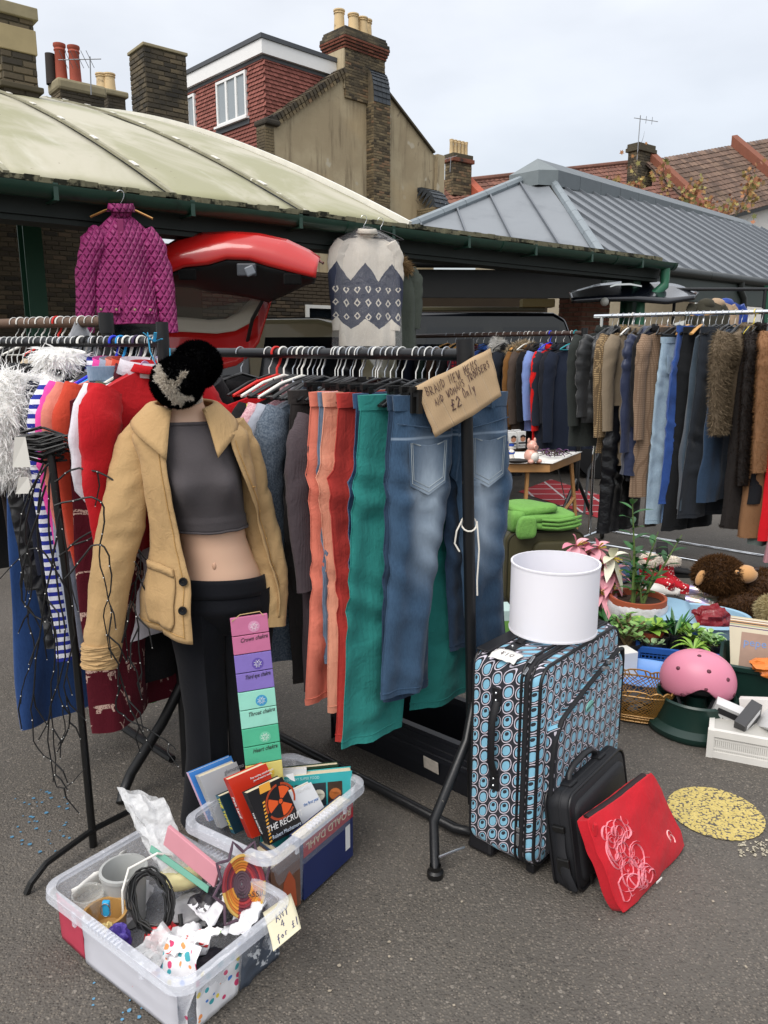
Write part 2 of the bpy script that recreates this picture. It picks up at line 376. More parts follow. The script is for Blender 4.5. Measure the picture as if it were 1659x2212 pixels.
# ================================================================== barrel-vaulted market canopy
ED=Vector((.785,.62,0)).normalized();EP=Vector((-ED.y,ED.x,0));E0=Vector((-2.42,5.18,2.7))
def EV(e,b,dz=0):return E0+ED*e+EP*b+Vector((0,0,dz))
def vault(b):return .45*b-.0135*b*b
def e_at(u,b=0):
    """position along the eave seen at column u"""
    k=(u-829.5)/FPX;lo,hi=-2.5,9.
    for _ in range(40):
        m=(lo+hi)/2;p=EV(m,b);zc=p.y*_c-(p.z-EYE)*_s
        if p.x/zc<k:lo=m
        else:hi=m
    return lo
t=NT('weathered_translucent_sheet');co=t.co();x,y,z=t.xyz(co)  # local x along eave, y up the slope
st=t.noise(t.scale(co,3.2,.35,1),1.5,6,.62);al=t.noise(t.scale(co,1.1,.5,1),1.1,5,.6,.6);sp_=t.noise(co,16,4,.6)
c=t.mix(t.smooth(al,.38,.62),(.41,.385,.29),(.27,.262,.15))
c=t.mix(t.m('MULTIPLY',t.smooth(st,.55,.82),.55),c,(.54,.53,.45));c=t.mix(t.smooth(sp_,.69,.74),c,(.16,.13,.07))
edge=t.smooth(t.m('ADD',y,t.m('MULTIPLY',st,.5)),.62,.1);c=t.mix(t.m('MULTIPLY',edge,.55),c,(.27,.27,.14))
t.set('Base Color',c);t.set('Roughness',.55);t.bump(t.noise(co,5,3),.15,.02);VAULT=t.mat
GREEN=M('dark_green_paint','1b3a2e',.4,var=.2,vs=9,coat=.2,dirt=('10201a',6,.55,.8),bump=.1,bs=30)
GREEN2=M('green_post_paint','1f4a38',.45,var=.15,vs=5)
MOSS=M('mossy_edge','6b6752',.95,var=.5,vs=14,bump=.8,bs=40,dirt=('1c1d12',9,.48,.6))
RIBM=M('weathered_rib','8c8974',.8,var=.4,vs=10,dirt=('e6e4da',5,.62,.68),bump=.4,bs=50)
canopy=thing('market_canopy','cream barrel-vaulted market canopy with dark green gutter along its eave','canopy',E0,math.atan2(ED.y,ED.x))
eV=(e_at(375),e_at(663),e_at(885));sp=(eV[2]-eV[0])/2
seams=[eV[0]-2*sp,eV[0]-sp,eV[0],eV[1],eV[2]]
for i in range(len(seams)-1):
    a,b=seams[i]+.015,seams[i+1]-.015
    mb=MB();mb.sheet(lambda p,q:(a+(b-a)*p,8.6*q+.02,vault(8.6*q)+.012*n3(p*3+i*9,q*8)+.02*math.sin(p*math.pi)),10,40)
    obj('roof_sheet',mb,VAULT,canopy,smooth=True,solid=.02)
for i,e in enumerate(seams):
    mb=MB();pts=[(e,8.6*k/40,vault(8.6*k/40)+.015)for k in range(41)]
    for p,q in zip(pts,pts[1:]):mb.bar(p,q,.038 if i<4 else .03,.022 if i<4 else .06)
    obj('seam_rib',mb,RIBM if i<4 else M('white_verge','d8d6cc',.5),canopy)
    if i<4:
        for k in range(3,40,4):
            mb=MB();mb.bar((e,8.6*k/40,vault(8.6*k/40)+.034),(e,8.6*k/40+.13,vault(8.6*k/40+.13)+.034),.035,.008)
            obj('rib_clip',mb,M('white_verge','d8d6cc',.5),canopy)
# mossy roof edge, gutter, fascia beam, posts
mb=MB()
e_end=e_at(1425);N_=90;rgE=random.Random(8)
for k in range(N_):
    a=seams[0]+(e_end-seams[0])*k/N_;b=seams[0]+(e_end-seams[0])*(k+1.0)/N_
    mb.box(((a+b)/2,.02+rgE.uniform(-.01,.01),-.005+rgE.uniform(-.008,.006)),((b-a),.12,.035+rgE.uniform(-.008,.01)))
obj('mossy_eave_edge',mb,MOSS,canopy)
mb=MB();mb.box(((eV[2]+e_end)/2,.75,.02),(e_end-eV[2],1.4,.03));obj('flat_roof_strip',mb,M('felt_roof','4c4a42',.9),canopy)
def gutter(mb,a,b,r=.075,y0=-.12,z0=-.06):
    rings=[]
    for x_ in(a,b):
        ring=[(x_,y0+(r+.006)*math.cos(math.pi+k*math.pi/10),z0+(r+.006)*math.sin(math.pi+k*math.pi/10))for k in range(11)]
        ring+=[(x_,y0+r*.93*math.cos(2*math.pi-k*math.pi/10),z0+r*.93*math.sin(2*math.pi-k*math.pi/10))for k in range(11)]
        rings.append(ring)
    mb.loft(rings,True,True,True)
a0=seams[0];k=0
while a0<e_end:
    b0=min(a0+1.83,e_end+.05);mb=MB();gutter(mb,a0,b0-.004);obj('gutter_length',mb,GREEN,canopy,smooth=True)
    mb=MB();gutter(mb,b0-.03,b0+.03,.082);obj('gutter_union',mb,GREEN,canopy,smooth=True)
    for e in(a0+.45,a0+1.35):
        if e<e_end:mb=MB();mb.box((e,-.1,-.15),(.03,.2,.012));mb.box((e,-.195,-.1),(.03,.008,.1));obj('gutter_bracket',mb,GREEN,canopy)
    a0=b0;k+=1
mb=MB();mb.box(((seams[0]+e_end)/2,.02,-.13),(e_end-seams[0],.06,.2));obj('fascia_beam',mb,M('deep_green_paint','0b1712',.6,var=.2),canopy)
mb=MB();mb.box(((seams[0]+e_end)/2,.12,-.25),(e_end-seams[0],.22,.035));obj('lower_flange',mb,M('deep_green_paint','14291f'),canopy)
for bb in(1.6,3.4,5.2):
    mb=MB();mb.box(((seams[0]+eV[2])/2,bb,vault(bb)-.16),(eV[2]-seams[0],.1,.16));obj('purlin',mb,M('deep_green_paint','14291f'),canopy)
for e in seams:
    mb=MB()
    for k in range(12):mb.bar((e,k*.7,vault(k*.7)-.12),(e,k*.7+.7,vault(k*.7+.7)-.12),.08,.2)
    obj('arched_rafter',mb,M('deep_green_paint','14291f'),canopy)
for e in(e_at(170),e_at(1395)):
    for bb in((1.3,7.9)if e<3 else(.18,)):
        mb=MB();H_=2.7+vault(bb)-.25
        mb.box((e,bb,-2.7+H_/2),(.015,.16,H_));mb.box((e,bb-.08,-2.7+H_/2),(.14,.015,H_));mb.box((e,bb+.08,-2.7+H_/2),(.14,.015,H_))
        obj('steel_post',mb,GREEN2,canopy)
def downpipe(parent,mat,x,y,ztop,zmid,r,jog):
    mb=MB();mb.tube([(x,y,ztop),(x,y,ztop-.12),(x,y,ztop-.2),(x-jog*.4,y+.05,ztop-.3),(x-jog,y+.12,ztop-.38),(x-jog,y+.12,ztop-.55),(x-jog,y+.12,zmid)],r,12)
    obj('downpipe',mb,mat,parent,smooth=True)
downpipe(canopy,M('mid_green_paint','2f6a50',.4,var=.1),e_end-.05,-.12,-.12,-2.7,.055,.28)
for i in range(4):
    mb=MB();mb.box((eV[0]+.1+i*.62,1.75,vault(1.75)-.33),(.3,.05,.03));obj('pale_strip',mb,M('pale_batten','b8b39c',.5),canopy)  # row of thin pale boxes below the vault
# ================================================================== brick building behind the canopy
wall_o=EV(0,9.0);wall_o.z=0
bld=thing('brick_market_building','dark brown brick building wall behind the vaulted canopy','building')
def WL(s,z,n=0):return Vector((wall_o.x,wall_o.y,0))+ED*s-EP*n+Vector((0,0,z))
def wall_box(parent,name,s0,s1,z0,z1,n0,n1,mat,**k):
    mb=MB();mb.add([WL(s,z,n)for z in(z0,z1)for s,n in((s0,n1),(s1,n1),(s1,n0),(s0,n0))],[[3,2,1,0],[4,5,6,7],[0,1,5,4],[1,2,6,5],[2,3,7,6],[3,0,4,7]])
    return obj(name,mb,mat,parent,**k)
wl=wall_box(bld,'wall',-2,16,0,3.3,-.4,0,M('dark_brick_backing','3b3022',.95,var=.35,vs=2,bump=.4,bs=20))
s_end=3.62
pier=wall_box(bld,'brick_pier',-1,s_end,0,4.6,.0,.5,MORT_D)
brickwork(pier,WL(.9,1.45,.5),ED,s_end-.9,2.75,BR_WALL,maxn=460,seed=3)
brickwork(wl,WL(5.6,1.45,.012),ED,3.2,1.8,BR_WALL,maxn=250,seed=4)
WHITE=M('white_painted_wood','d8d8d2',.45,var=.06);DGL=M('dark_window_glass','10151a',.08,var=.1,coat=.3)
wn=thing('sash_window','white framed window with dark panes beside the brick pier','window',(0,0,0))
def window(parent_kind,s0,s1,z0,z1,n,label,rows):
    w_=thing('sash_window',label,'window')
    fr=.07
    for(a,b,c_,d_)in((s0,s1,z0,z0+fr),(s0,s1,z1-fr,z1),(s0,s0+fr,z0+fr,z1-fr),(s1-fr,s1,z0+fr,z1-fr)):wall_box(w_,'frame',a,b,c_,d_,n,n+.07,WHITE)
    for r in rows:wall_box(w_,'rail',s0+fr,s1-fr,r-.03,r+.03,n,n+.05,WHITE)
    zz=[z0+fr]+[q for r in rows for q in(r-.03,r+.03)]+[z1-fr]
    for i in range(0,len(zz),2):wall_box(w_,'pane',s0+fr,s1-fr,zz[i],zz[i+1],n+.01,n+.02,DGL)
    return w_
bpy.data.objects.remove(wn)
window(0,s_end+.08,s_end+1.3,.8,3.05,.02,'white sash window behind green post and purple jacket',[1.75,2.5])
window(0,8.0,9.1,.9,2.6,.02,'white window seen through the open red tailgate',[1.75])
window(0,10.1,11.2,.9,2.6,.02,'white window between red tailgate and wrapped jumper',[1.75])
wall_box(bld,'sign_band',s_end+.05,s_end+4,3.35,3.6,.02,.1,M('red_sign_band','6b3a2c',.6))
lamp=wall_box(None,'exit_light',s_end+.45,s_end+.62,3.0,3.12,.1,.16,M('green_sign_face','1d7a4a',.4));tag(lamp,'small green box sign above the sash window behind the canopy','sign')
# cctv camera on the pier edge
cp=WL(s_end-.12,2.98,.5)
cc_=thing('security_camera','small white dome security camera on the brick pier edge','camera',cp)
mb=MB();mb.sphere((0,-.1,0),.085,16,10);obj('housing',mb,WHITE,cc_,smooth=True)
mb=MB();mb.tube([(0,-.15,-.02),(.01,-.195,-.03)],.045,14);obj('lens',mb,M('black_gloss','0a0a0a',.1),cc_)
mb=MB();mb.tube([(0,0,0),(0,-.08,0)],.03,10);obj('bracket',mb,WHITE,cc_)
# ================================================================== chimneys behind the vault
def pot(parent,p,h,r,mat,rim=True,tap=.85):
    mb=MB();pr=[(r,0),(r*.97,h*.1),(r*tap,h*.8),(r*tap*1.18,h*.84),(r*tap*1.02,h*.89),(r*tap*1.22,h*.94),(r*tap*1.2,h),(r*tap*.9,h),(r*tap*.85,h*.8)]if rim else[(r,0),(r*tap,h),(r*tap*.85,h),(r*tap*.8,h*.7)]
    mb.lathe(pr,20,p);return obj('chimney_pot',mb,mat,parent,smooth=True)
POT_R=M('terracotta_pot','9a4a38',.8,var=.2,vs=4,dirt=('3a2a24',3,.55,.75));POT_B=M('buff_pot','cdb489',.8,var=.15,vs=3,dirt=('7a6a52',3,.55,.75));POT_K=M('sooty_pot','2e2723',.85,var=.3)
CAP=M('mortar_flaunching','8b8268',.95,var=.3,bump=.5,bs=12)
def chimney(label,u0,uc,u1,vt,depth,mat,capmat,hdown,maxn,cap=.06,ang=None):
    """square stack whose nearest corner shows at uc; left face to u0, right face to u1"""
    ct=PT(uc,vt,depth);k=(depth*_c-(ct.z-EYE)*_s)/FPX
    c_=thing('chimney_stack',label,'chimney')
    a=rad(40);ux=Vector((math.cos(a),math.sin(a),0));nn=Vector((-ux.y,ux.x,0))
    W=(u1-uc)*k/ux.x*.99;D=(uc-u0)*k/-nn.x*.93
    brick_block(c_,'stack',ct,ux,W,D,hdown,ct.z-hdown,mat,MORT_D,maxn,int(uc),'fl')
    return c_,ct,ux,nn,W,D
def slab(parent,name,ct,ux,nn,W,D,z0,z1,ov,mat,**k):
    mb=MB();mb.add([Vector((ct.x,ct.y,z))+ux*a+nn*b for z in(z0,z1)for a,b in((-ov,-ov),(W+ov,-ov),(W+ov,D+ov),(-ov,D+ov))],[[3,2,1,0],[4,5,6,7],[0,1,5,4],[1,2,6,5],[2,3,7,6],[3,0,4,7]])
    return obj(name,mb,mat,parent,**k)
c1,ct,ux,nn,W,D=chimney('broad square brick chimney without pots, between small pots and red dormer',256,311,386,98,14,BR_SOOT,CAP,2.6,300)
slab(c1,'coping',ct,ux,nn,W,D,ct.z,ct.z+.05,.03,CAP,bev=.01)
c2,ct,ux,nn,W,D=chimney('dark brick chimney with stone cap at the top left corner',-70,-6,50,22,9.5,BR_SOOT,CAP,2.2,200)
slab(c2,'coping',ct,ux,nn,W,D,ct.z-.02,ct.z+.11,.05,CAP,bev=.01)
slab(c2,'stone_band',ct,ux,nn,W,D,ct.z-.38,ct.z-.12,.02,M('pale_stone','9c8e6c',.9,var=.2),bev=.01)
slab(c2,'oversail_course',ct,ux,nn,W,D,ct.z-.78,ct.z-.72,.05,MORT_D,bev=.01)
slab(c2,'oversail_course',ct,ux,nn,W,D,ct.z-1.05,ct.z-.98,.05,MORT_D,bev=.01)
c3,ct,ux,nn,W,D=chimney('low rendered chimney carrying one black and two tall red pots',88,128,202,170,17,BR_SOOT,CAP,2.6,60)
slab(c3,'flaunching',ct,ux,nn,W,D,ct.z-.2,ct.z+.03,.06,CAP,bev=.06)
for u,vb,h,r,m_,rim in((111,165,.58,.11,POT_K,False),(133,163,.76,.12,POT_R,True),(163,165,.72,.12,POT_R,True)):
    q=PT(u,vb,17.3);pot(c3,(q.x,q.y,ct.z-.02),h,r,m_,rim)
c4,ct,ux,nn,W,D=chimney('small distant brick chimney with two buff pots left of the square stack',206,232,262,196,22,BR_SOOT,CAP,2.6,40)
slab(c4,'flaunching',ct,ux,nn,W,D,ct.z-.1,ct.z+.05,.08,CAP,bev=.04)
for u in(221,238):q=PT(u,193,22.3);pot(c4,(q.x,q.y,ct.z),.5,.155,POT_B)
def aerial(label,u,v0,v1,depth,arms=5,span=.5,ang=.3,r=.012):
    a=thing('tv_aerial',label,'aerial',PT(u,v1,depth));h=PT(u,v0,depth).z-PT(u,v1,depth).z
    al_=M('dull_aluminium','8a8d90',.5,metal=.6)
    mb=MB();mb.tube([(0,0,0),(.03,0,h)],r,6);obj('mast',mb,al_,a)
    d=Vector((math.cos(ang),.2,math.sin(ang)*.6));mb=MB();mb.tube([Vector((.03,0,h*.93))-d*span,Vector((.03,0,h*.93))+d*span*.35],r*.8,6);obj('boom',mb,al_,a)
    for k in range(arms):
        c_=Vector((.03,0,h*.93))-d*span*k/arms;mb=MB();mb.tube([c_+Vector((-.03,-.12,.12)),c_+Vector((.03,.12,-.12))],r*.5,5);obj('director',mb,al_,a)
    return a
aerial('thin television aerial beside the tall red chimney pots',197,122,205,17,6,.6,.15)
# ================================================================== end-of-terrace house with rendered gable
HG=Vector((.72,.69,0)).normalized();HF=Vector((-HG.y,HG.x,0));H0=Vector((-3.06,23,0))
def HP(l,f,z):return H0+HG*l+HF*f+Vector((0,0,z))
house=thing('terraced_house','end terrace house with stained rendered gable and red tile-hung dormer','house')
LW=6.6;ZE0,ZE1,ZA=7.8,8.0,10.15
t=NT('stained_render');co=t.co();x,y,z=t.xyz(co)
n1=t.noise(co,.55,6,.6);n2=t.noise(t.scale(co,2.2,2.2,.22),1.6,6,.65);n4=t.noise(co,1.3,3,.5)
c=t.mix(t.smooth(n1,.35,.65),(.33,.265,.165),(.46,.385,.25));c=t.mix(t.m('MULTIPLY',t.smooth(n2,.48,.72),.8),c,(.14,.105,.062))
c=t.mix(t.smooth(n4,.64,.68),c,(.44,.39,.29));c=t.mix(t.smooth(t.noise(co,.35,3),.5,.62),c,t.mix(.5,c,(.45,.34,.19)))
crk=t.n('TexVoronoi',{'Vector':co,'Scale':.8},feature='DISTANCE_TO_EDGE').outputs[0];c=t.mix(t.m('MULTIPLY',t.m('MULTIPLY',t.smooth(t.m('ADD',crk,t.m('MULTIPLY',t.noise(co,5,4),.16)),.085,.078),t.smooth(t.noise(co,.7,2),.52,.6)),.55),c,(.13,.1,.07))
t.set('Base Color',c);t.set('Roughness',.95);t.bump(t.noise(co,18,5),.3,.02);RENDER=t.mat
def verge(l):return ZE0+(ZA-ZE0)*l/3.3 if l<3.3 else ZA-(ZA-ZE1)*(l-3.3)/3.3
mb=MB();ol=[(0,0),(LW,0),(LW,ZE1),(3.3,ZA),(0,ZE0)]
mb.add([HP(l,f,z)for f in(0,.3)for l,z in ol],[[4,3,2,1,0],[5,6,7,8,9]]+[[i,(i+1)%5,5+(i+1)%5,5+i]for i in range(5)])
obj('gable_wall',mb,RENDER,house)
mb=MB();mb.add([HP(LW,-.12,ZE1-3),HP(LW+.35,-.12,ZE1-3),HP(LW+.35,-.12,ZE1+.05),HP(LW,-.12,ZE1+.05),HP(LW,.3,ZE1-3),HP(LW+.35,.3,ZE1-3),HP(LW+.35,.3,ZE1+.05),HP(LW,.3,ZE1+.05)],[[0,1,2,3],[3,2,6,7],[0,3,7,4],[1,5,6,2]]);obj('end_pier',mb,RENDER,house)
# patches of newer render
mb=MB()
# brick-on-edge coping along the left verge
cop=MB();rg=random.Random(5)
me=brick_mesh(BR_SOOT,.12,.2,.3)
for k in range(24):
    l=-.1+k*.115;a=math.atan2(ZA-ZE0,3.3)
    if l>2.6:break
    cb=MB();M4=frame(HP(l,-.08,verge(max(l,0))+.0),HG,(0,0,1))@Matrix.Rotation(-a,4,'Y')
    cb.box((.05,.22,.06+rg.uniform(-.015,.015)),(.1,.5,.14));cb.xf(M4);obj('coping_brick',cb,BR_SOOT,house)
    cb=MB();cb.box((.05,.2,-.07),(.108,.44,.1));cb.xf(M4);obj('coping_brick',cb,BR_STOCK,house)
mb=MB()
for k in range(14):
    l0=3.9+k*.2;
    if l0+.2<LW:mb.bar(HP(l0,.1,verge(l0)+.02),HP(l0+.2,.1,verge(l0+.2)+.02),.4,.06)
obj('verge_cap',mb,MORT_D,house)
mb=MB();mb.box((0,0,0),(.5,.6,.16));mb.xf(frame(HP(-.1,.15,ZE0-.02),HG));obj('kneeler_stone',mb,BR_SOOT,house,bev=.05)
brick_block(house,'corner_quoin',HP(-.3,-.02,0),HG,.3,.4,2.4,ZE0-2.5,BR_STOCK,MORT,40,3,'fl')
# chimney breast with slate weathering
L0,L1,PR=3.5,4.2,.32
brick_block(house,'chimney_breast',HP(L0,-PR,0),HG,L1-L0,PR,4.1,4.9,BR_STOCK,MORT,260,7,'fl')
mb=MB();NS=9
for k in range(NS):
    a0,a1=k/NS,(k+1)/NS
    def arc(a):return(-PR*math.cos(a*math.pi/2)**.75,9.0+.95*math.sin(a*math.pi/2))
    f0,z0=arc(a0);f1,z1=arc(a1)
    for j in range(4):
        la,lb=L0+(L1-L0)*j/4+.006,L0+(L1-L0)*(j+1)/4-.006
        mb=MB();mb.add([HP(la,f0-.03,z0),HP(lb,f0-.03,z0),HP(lb,f1-.005,z1),HP(la,f1-.005,z1),HP(la,f0+.02,z0),HP(lb,f0+.02,z0),HP(lb,f1+.03,z1),HP(la,f1+.03,z1)],[[0,1,2,3],[0,3,7,4],[1,5,6,2],[0,4,5,1]])
        obj('slate',mb,M('roof_slate','3a4046',.6,var=.25,rnd=.35),house)
ck=MB()
ol=[(f,z)for f,z in[arc(k/12)for k in range(13)]]+[(0,9.0)]
ck.add([HP(L0-.001,f,z)for f,z in ol]+[HP(L1,f,z)for f,z in ol],[list(range(14)),list(range(14,28))[::-1]]+[[i,i+14,(i+1)%14+14,(i+1)%14]for i in range(14)])
obj('breast_cheek',ck,BR_SOOT,house)
# small lean-to shoulder at right foot of the gable
sh=brick_block(house,'low_buttress',HP(5.75,-.8,0),HG,.7,.8,1.2,5.0,BR_STOCK,MORT,40,9,'fl')
for k in range(7):
    a0,a1=k/7,(k+1)/7;fz=lambda a:(-.8*math.cos(a*math.pi/2),6.2+.7*math.sin(a*math.pi/2))
    f0,z0=fz(a0);f1,z1=fz(a1)
    for j in range(3):
        la,lb=5.75+.7*j/3+.005,5.75+.7*(j+1)/3-.005
        mb=MB();mb.add([HP(la,f0-.03,z0),HP(lb,f0-.03,z0),HP(lb,f1,z1),HP(la,f1,z1),HP(la,f1+.3,z0-.3),HP(lb,f1+.3,z0-.3)],[[0,1,2,3],[0,3,4],[1,5,2]]);obj('slate',mb,M('roof_slate','3a4046'),house)
# main stack
CL0,CL1,CD,CZ=2.62,4.22,.95,10.72
st_=brick_block(house,'chimney_stack',HP(CL0,-.06,0),HG,CL1-CL0,CD,1.75,CZ-1.75,BR_STOCK,MORT,140,11,'fl')
mb=MB();mb.add([HP(CL0-.012,-.05+a,z)for z in(CZ-1.5,CZ-.42)for a in(.0,.95)],[[0,1,3,2]]);obj('rendered_cheek',mb,RENDER,house,solid=.03)
for(z0,z1,ov,mt)in((-.42,-.34,.03,BR_RED),(-.34,-.26,.06,BR_RED),(-.26,-.18,.09,BR_RED),(-.18,-.1,.11,BR_RED),(-.1,.0,.1,BR_SOOT),(.0,.1,.05,BR_SOOT),(.1,.17,.02,BR_SOOT)):
    o=slab(house,'corbel_course',HP(CL0,-.06,0),HG,HF,CL1-CL0,CD,CZ+z0+.003,CZ+z1,ov,MORT_D)
    brickwork(o,HP(CL0-ov,-.06-ov,CZ+z0+.006),HG,CL1-CL0+2*ov,z1-z0+.01,mt,maxn=12,seed=int(z0*99)+50,clip=lambda a,b:b<.05)
    brickwork(o,HP(CL0-ov,-.06+CD+ov,CZ+z0+.006),-HF,CD+2*ov,z1-z0+.01,mt,maxn=12,seed=int(z0*99)+70,clip=lambda a,b:b<.05)
slab(house,'flaunching',HP(CL0,-.06,0),HG,HF,CL1-CL0,CD,CZ+.17,CZ+.22,-.06,CAP,bev=.03)
for u,h in((740,.62),(760,.52),(779,.52),(800,.62)):
    f_=.55 if u in(740,800)else .28
    l_={740:CL0+.3,760:CL0+.62,779:CL0+.98,800:CL0+1.36}[u]
    q=HP(l_,f_ if u!=800 else .5,0);pot(house,(q.x,q.y,CZ+.2),h,.17,POT_B)
# dormer: tile-hung cheek and front, white fascia, windows
DF,DZ=.42,9.62
t=NT('red_hanging_tile');co=t.co();c=t.mix(t.rnd(),(.20,.062,.045),(.33,.11,.085));c=t.mix(t.noise(co,4,4),c,t.mix(1.,c,(.7,.7,.7),'MULTIPLY'));t.set('Base Color',c);t.set('Roughness',.85);TILE_H=t.mat
tm=MB();tw,tg=.165,.105
tm.add([(0,0,tg*1.12),(tw-.006,0,tg*1.12),(tw-.006,-.03,.012),(tw*.5,-.034,0),(0,-.03,.012),(0,-.016,.012),(tw*.5,-.018,0),(tw-.006,-.016,.012)],[[0,4,3,2,1],[4,5,6,3],[3,6,7,2],[2,7,1],[0,5,4]]);TILE_ME=tm.mesh('tile',TILE_H)
dl0=.02
def tile_hang(parent,O,ux,W,H,clip,maxn):
    F=frame(O,ux);Ms=[]
    for r in range(int(H/tg)):
        x=-(tw/2)if r%2 else 0
        while x<W-.01:
            if clip(x+tw/2,r*tg):Ms.append(F@Matrix.Translation((max(x,0),0,r*tg)))
            x+=tw
    Ms.sort(key=lambda m:-m.translation.z)
    pieces('tile',TILE_ME,Ms,parent,maxn)
zc0=6.0
mb=MB();mb.add([HP(l,f,z)for z in(zc0,DZ)for l,f in((dl0,DF),(3.3,DF),(3.3,DF+7),(dl0,DF+7))],[[0,1,5,4],[3,0,4,7],[4,5,6,7]]);dor=obj('dormer_wall',mb,M('dormer_backing','4a201a',.9),house)
tile_hang(dor,HP(dl0,DF,zc0),HG,3.1,DZ-zc0,lambda a,z:zc0+z>verge(max(0,a+dl0))-.5,300)
wins=[(.8,2.35,8.2,9.42),(3.6,4.9,8.2,9.42)]
tile_hang(dor,HP(dl0,DF+6.5,zc0),-HF,6.5,DZ-zc0,lambda a,z:not any(w0-.05<6.5-a<w1+.1 and w2-.2<zc0+z<w3 for w0,w1,w2,w3 in wins),300)
FAS=M('white_fascia','e4e4e2',.4,var=.05);FELT=M('roof_felt','4d5054',.8,var=.2)
slab(house,'fascia',HP(dl0-.12,DF-.12,0),HG,HF,3.6,7.2,DZ,DZ+.36,0,FAS)
slab(house,'felt_edge',HP(dl0-.16,DF-.16,0),HG,HF,3.7,7.3,DZ+.363,DZ+.48,0,FELT)
slab(house,'lead_soffit',HP(dl0-.03,DF-.03,0),HG,HF,3.4,7,DZ-.1,DZ-.003,0,M('lead','4a4d50',.6))
def hwin(f0,f1,z0,z1,split):
    w_=bpy.data.objects.new('window',None);COL.objects.link(w_);w_.parent=house
    def bx(n,a,b,c_,d_,o0,o1,m_):
        b_=MB();b_.add([HP(dl0-o,DF+f,z)for z in(c_,d_)for f,o in((a,o1),(b,o1),(b,o0),(a,o0))],[[3,2,1,0],[4,5,6,7],[0,1,5,4],[1,2,6,5],[2,3,7,6],[3,0,4,7]]);obj(n,b_,m_,w_)
    fr=.07
    for a,b,c_,d_ in((f0,f1,z0,z0+fr),(f0,f1,z1-fr,z1),(f0,f0+fr,z0+fr,z1-fr),(f1-fr,f1,z0+fr,z1-fr)):bx('frame',a,b,c_,d_,.0,.07,FAS)
    for s in split:bx('mullion',f0+(f1-f0)*s-.045,f0+(f1-f0)*s+.045,z0+fr,z1-fr,.0,.065,FAS)
    e=[f0+fr]+[q for s in split for q in(f0+(f1-f0)*s-.045,f0+(f1-f0)*s+.045)]+[f1-fr]
    for i in range(0,len(e),2):bx('pane',e[i],e[i+1],z0+fr,z1-fr,.02,.03,M('house_glass','8f979b',.06,var=.15,vs=.7))
    bx('sill',f0-.08,f1+.08,z0-.06,z0,.0,.14,FAS);bx('lead_apron',f0-.1,f1+.1,z0-.2,z0-.06,.0,.05,M('lead','4a4d50'))
for w_ in wins:hwin(*w_,[.33,.66])
# ================================================================== far terraces with red tiled roofs
def tiled_mat(name,stops,sc):
    t=NT(name);c=t.ramp(t.island(),stops);wc=t.n('NewGeometry').outputs['Position']
    c=t.mix(t.smooth(t.noise(wc,.5,5,.6),.45,.7),c,t.mix(1.,c,(.55,.55,.5),'MULTIPLY'));t.set('Base Color',c);t.set('Roughness',.85);return t.mat
TR1=tiled_mat('orange_concrete_tile',[(0,(.14,.058,.04)),(1,(.21,.09,.06))],1);TR2=tiled_mat('brown_clay_tile',[(0,(.085,.053,.038)),(.6,(.14,.085,.06)),(1,(.18,.115,.08))],1)
def roof_plane(parent,A,B,up,mat,tw=.3,tg=.33,name='roof_tiles'):
    """A-B eave line, up the vector from eave to ridge; tiles lie as overlapping curved pieces"""
    A,B,up=Vector(A),Vector(B),Vector(up);ux=(B-A);W=ux.length;ux.normalize();uu=up.normalized();nn=ux.cross(uu).normalized();
    if nn.z<0:nn=-nn
    mb=MB();rg=random.Random(2)
    for r in range(int(up.length/tg)+1):
        for k in range(int(W/tw)):
            o=A+ux*(k*tw)+uu*(r*tg)+nn*rg.uniform(0,.01);d=uu*(tg*1.1)
            mb.add([o+nn*.05,o+ux*tw*.5+nn*.075,o+ux*tw*.97+nn*.05,o+d+nn*.015,o+ux*tw*.5+d+nn*.04,o+ux*tw*.97+d+nn*.015,o-nn*.0,o+ux*tw*.97],[[0,1,4,3],[1,2,5,4],[0,6,7,2,1]])
    stuff(obj(name,mb,mat,parent))
    b=MB();b.quad(A-ux*.1,B+ux*.1,B+up+ux*.1,A+up-ux*.1);obj('roof_deck',b,M('roof_underlay','3a2c24',.9),parent)
ft=thing('terraced_house','far terrace with orange tiled roof and five-pot chimney left of grey roof','house')
P0,P1=PT(930,480,34),PT(1300,440,40)
A_,B_=P0-Vector((0,0,.9)),P1-Vector((0,0,.9));bx_=(B_-A_);bx_.z=0;back=Vector((-bx_.y,bx_.x,0)).normalized()
ridge0,ridge1=PT(935,402,36.5),PT(1420,348,45)
A_=ridge0-Vector((0,0,2.4))-back*3;B_=ridge1-Vector((0,0,2.4))-back*3
up_=ridge0-A_
roof_plane(ft,A_,B_,up_,TR1,.3,.33)
mb=MB();mb.add([A_-Vector((0,0,6)),B_-Vector((0,0,6)),B_,A_],[[0,1,2,3]]);obj('wall',mb,M('cream_wall','b7ab93',.9),ft)
mb=MB();mb.tube([A_+up_+Vector((0,0,.08)),B_+up_+Vector((0,0,.08))],.13,8);obj('ridge_tiles',mb,TR1,ft)
k_=.24  # party wall rising over the roof with chimney
def party(parent,f,w,h,m_,m2,cap2=True):
    a=A_+(B_-A_)*f;u_=(B_-A_).normalized();mb=MB();b=a+up_
    mb.add([a+Vector((0,0,.02)),a+u_*w,b+u_*w,b,a+Vector((0,0,h)),a+u_*w+Vector((0,0,h)),b+u_*w+Vector((0,0,h)),b+Vector((0,0,h))],[[4,5,6,7],[0,4,7,3],[1,2,6,5],[0,1,5,4]])
    obj('party_wall',mb,m_,parent)
    mb=MB();mb.bar(a+u_*(w+.15)+Vector((0,0,.12)),b+u_*(w+.15)+Vector((0,0,.12)),.3,.04);obj('lead_flashing',mb,m2,parent)
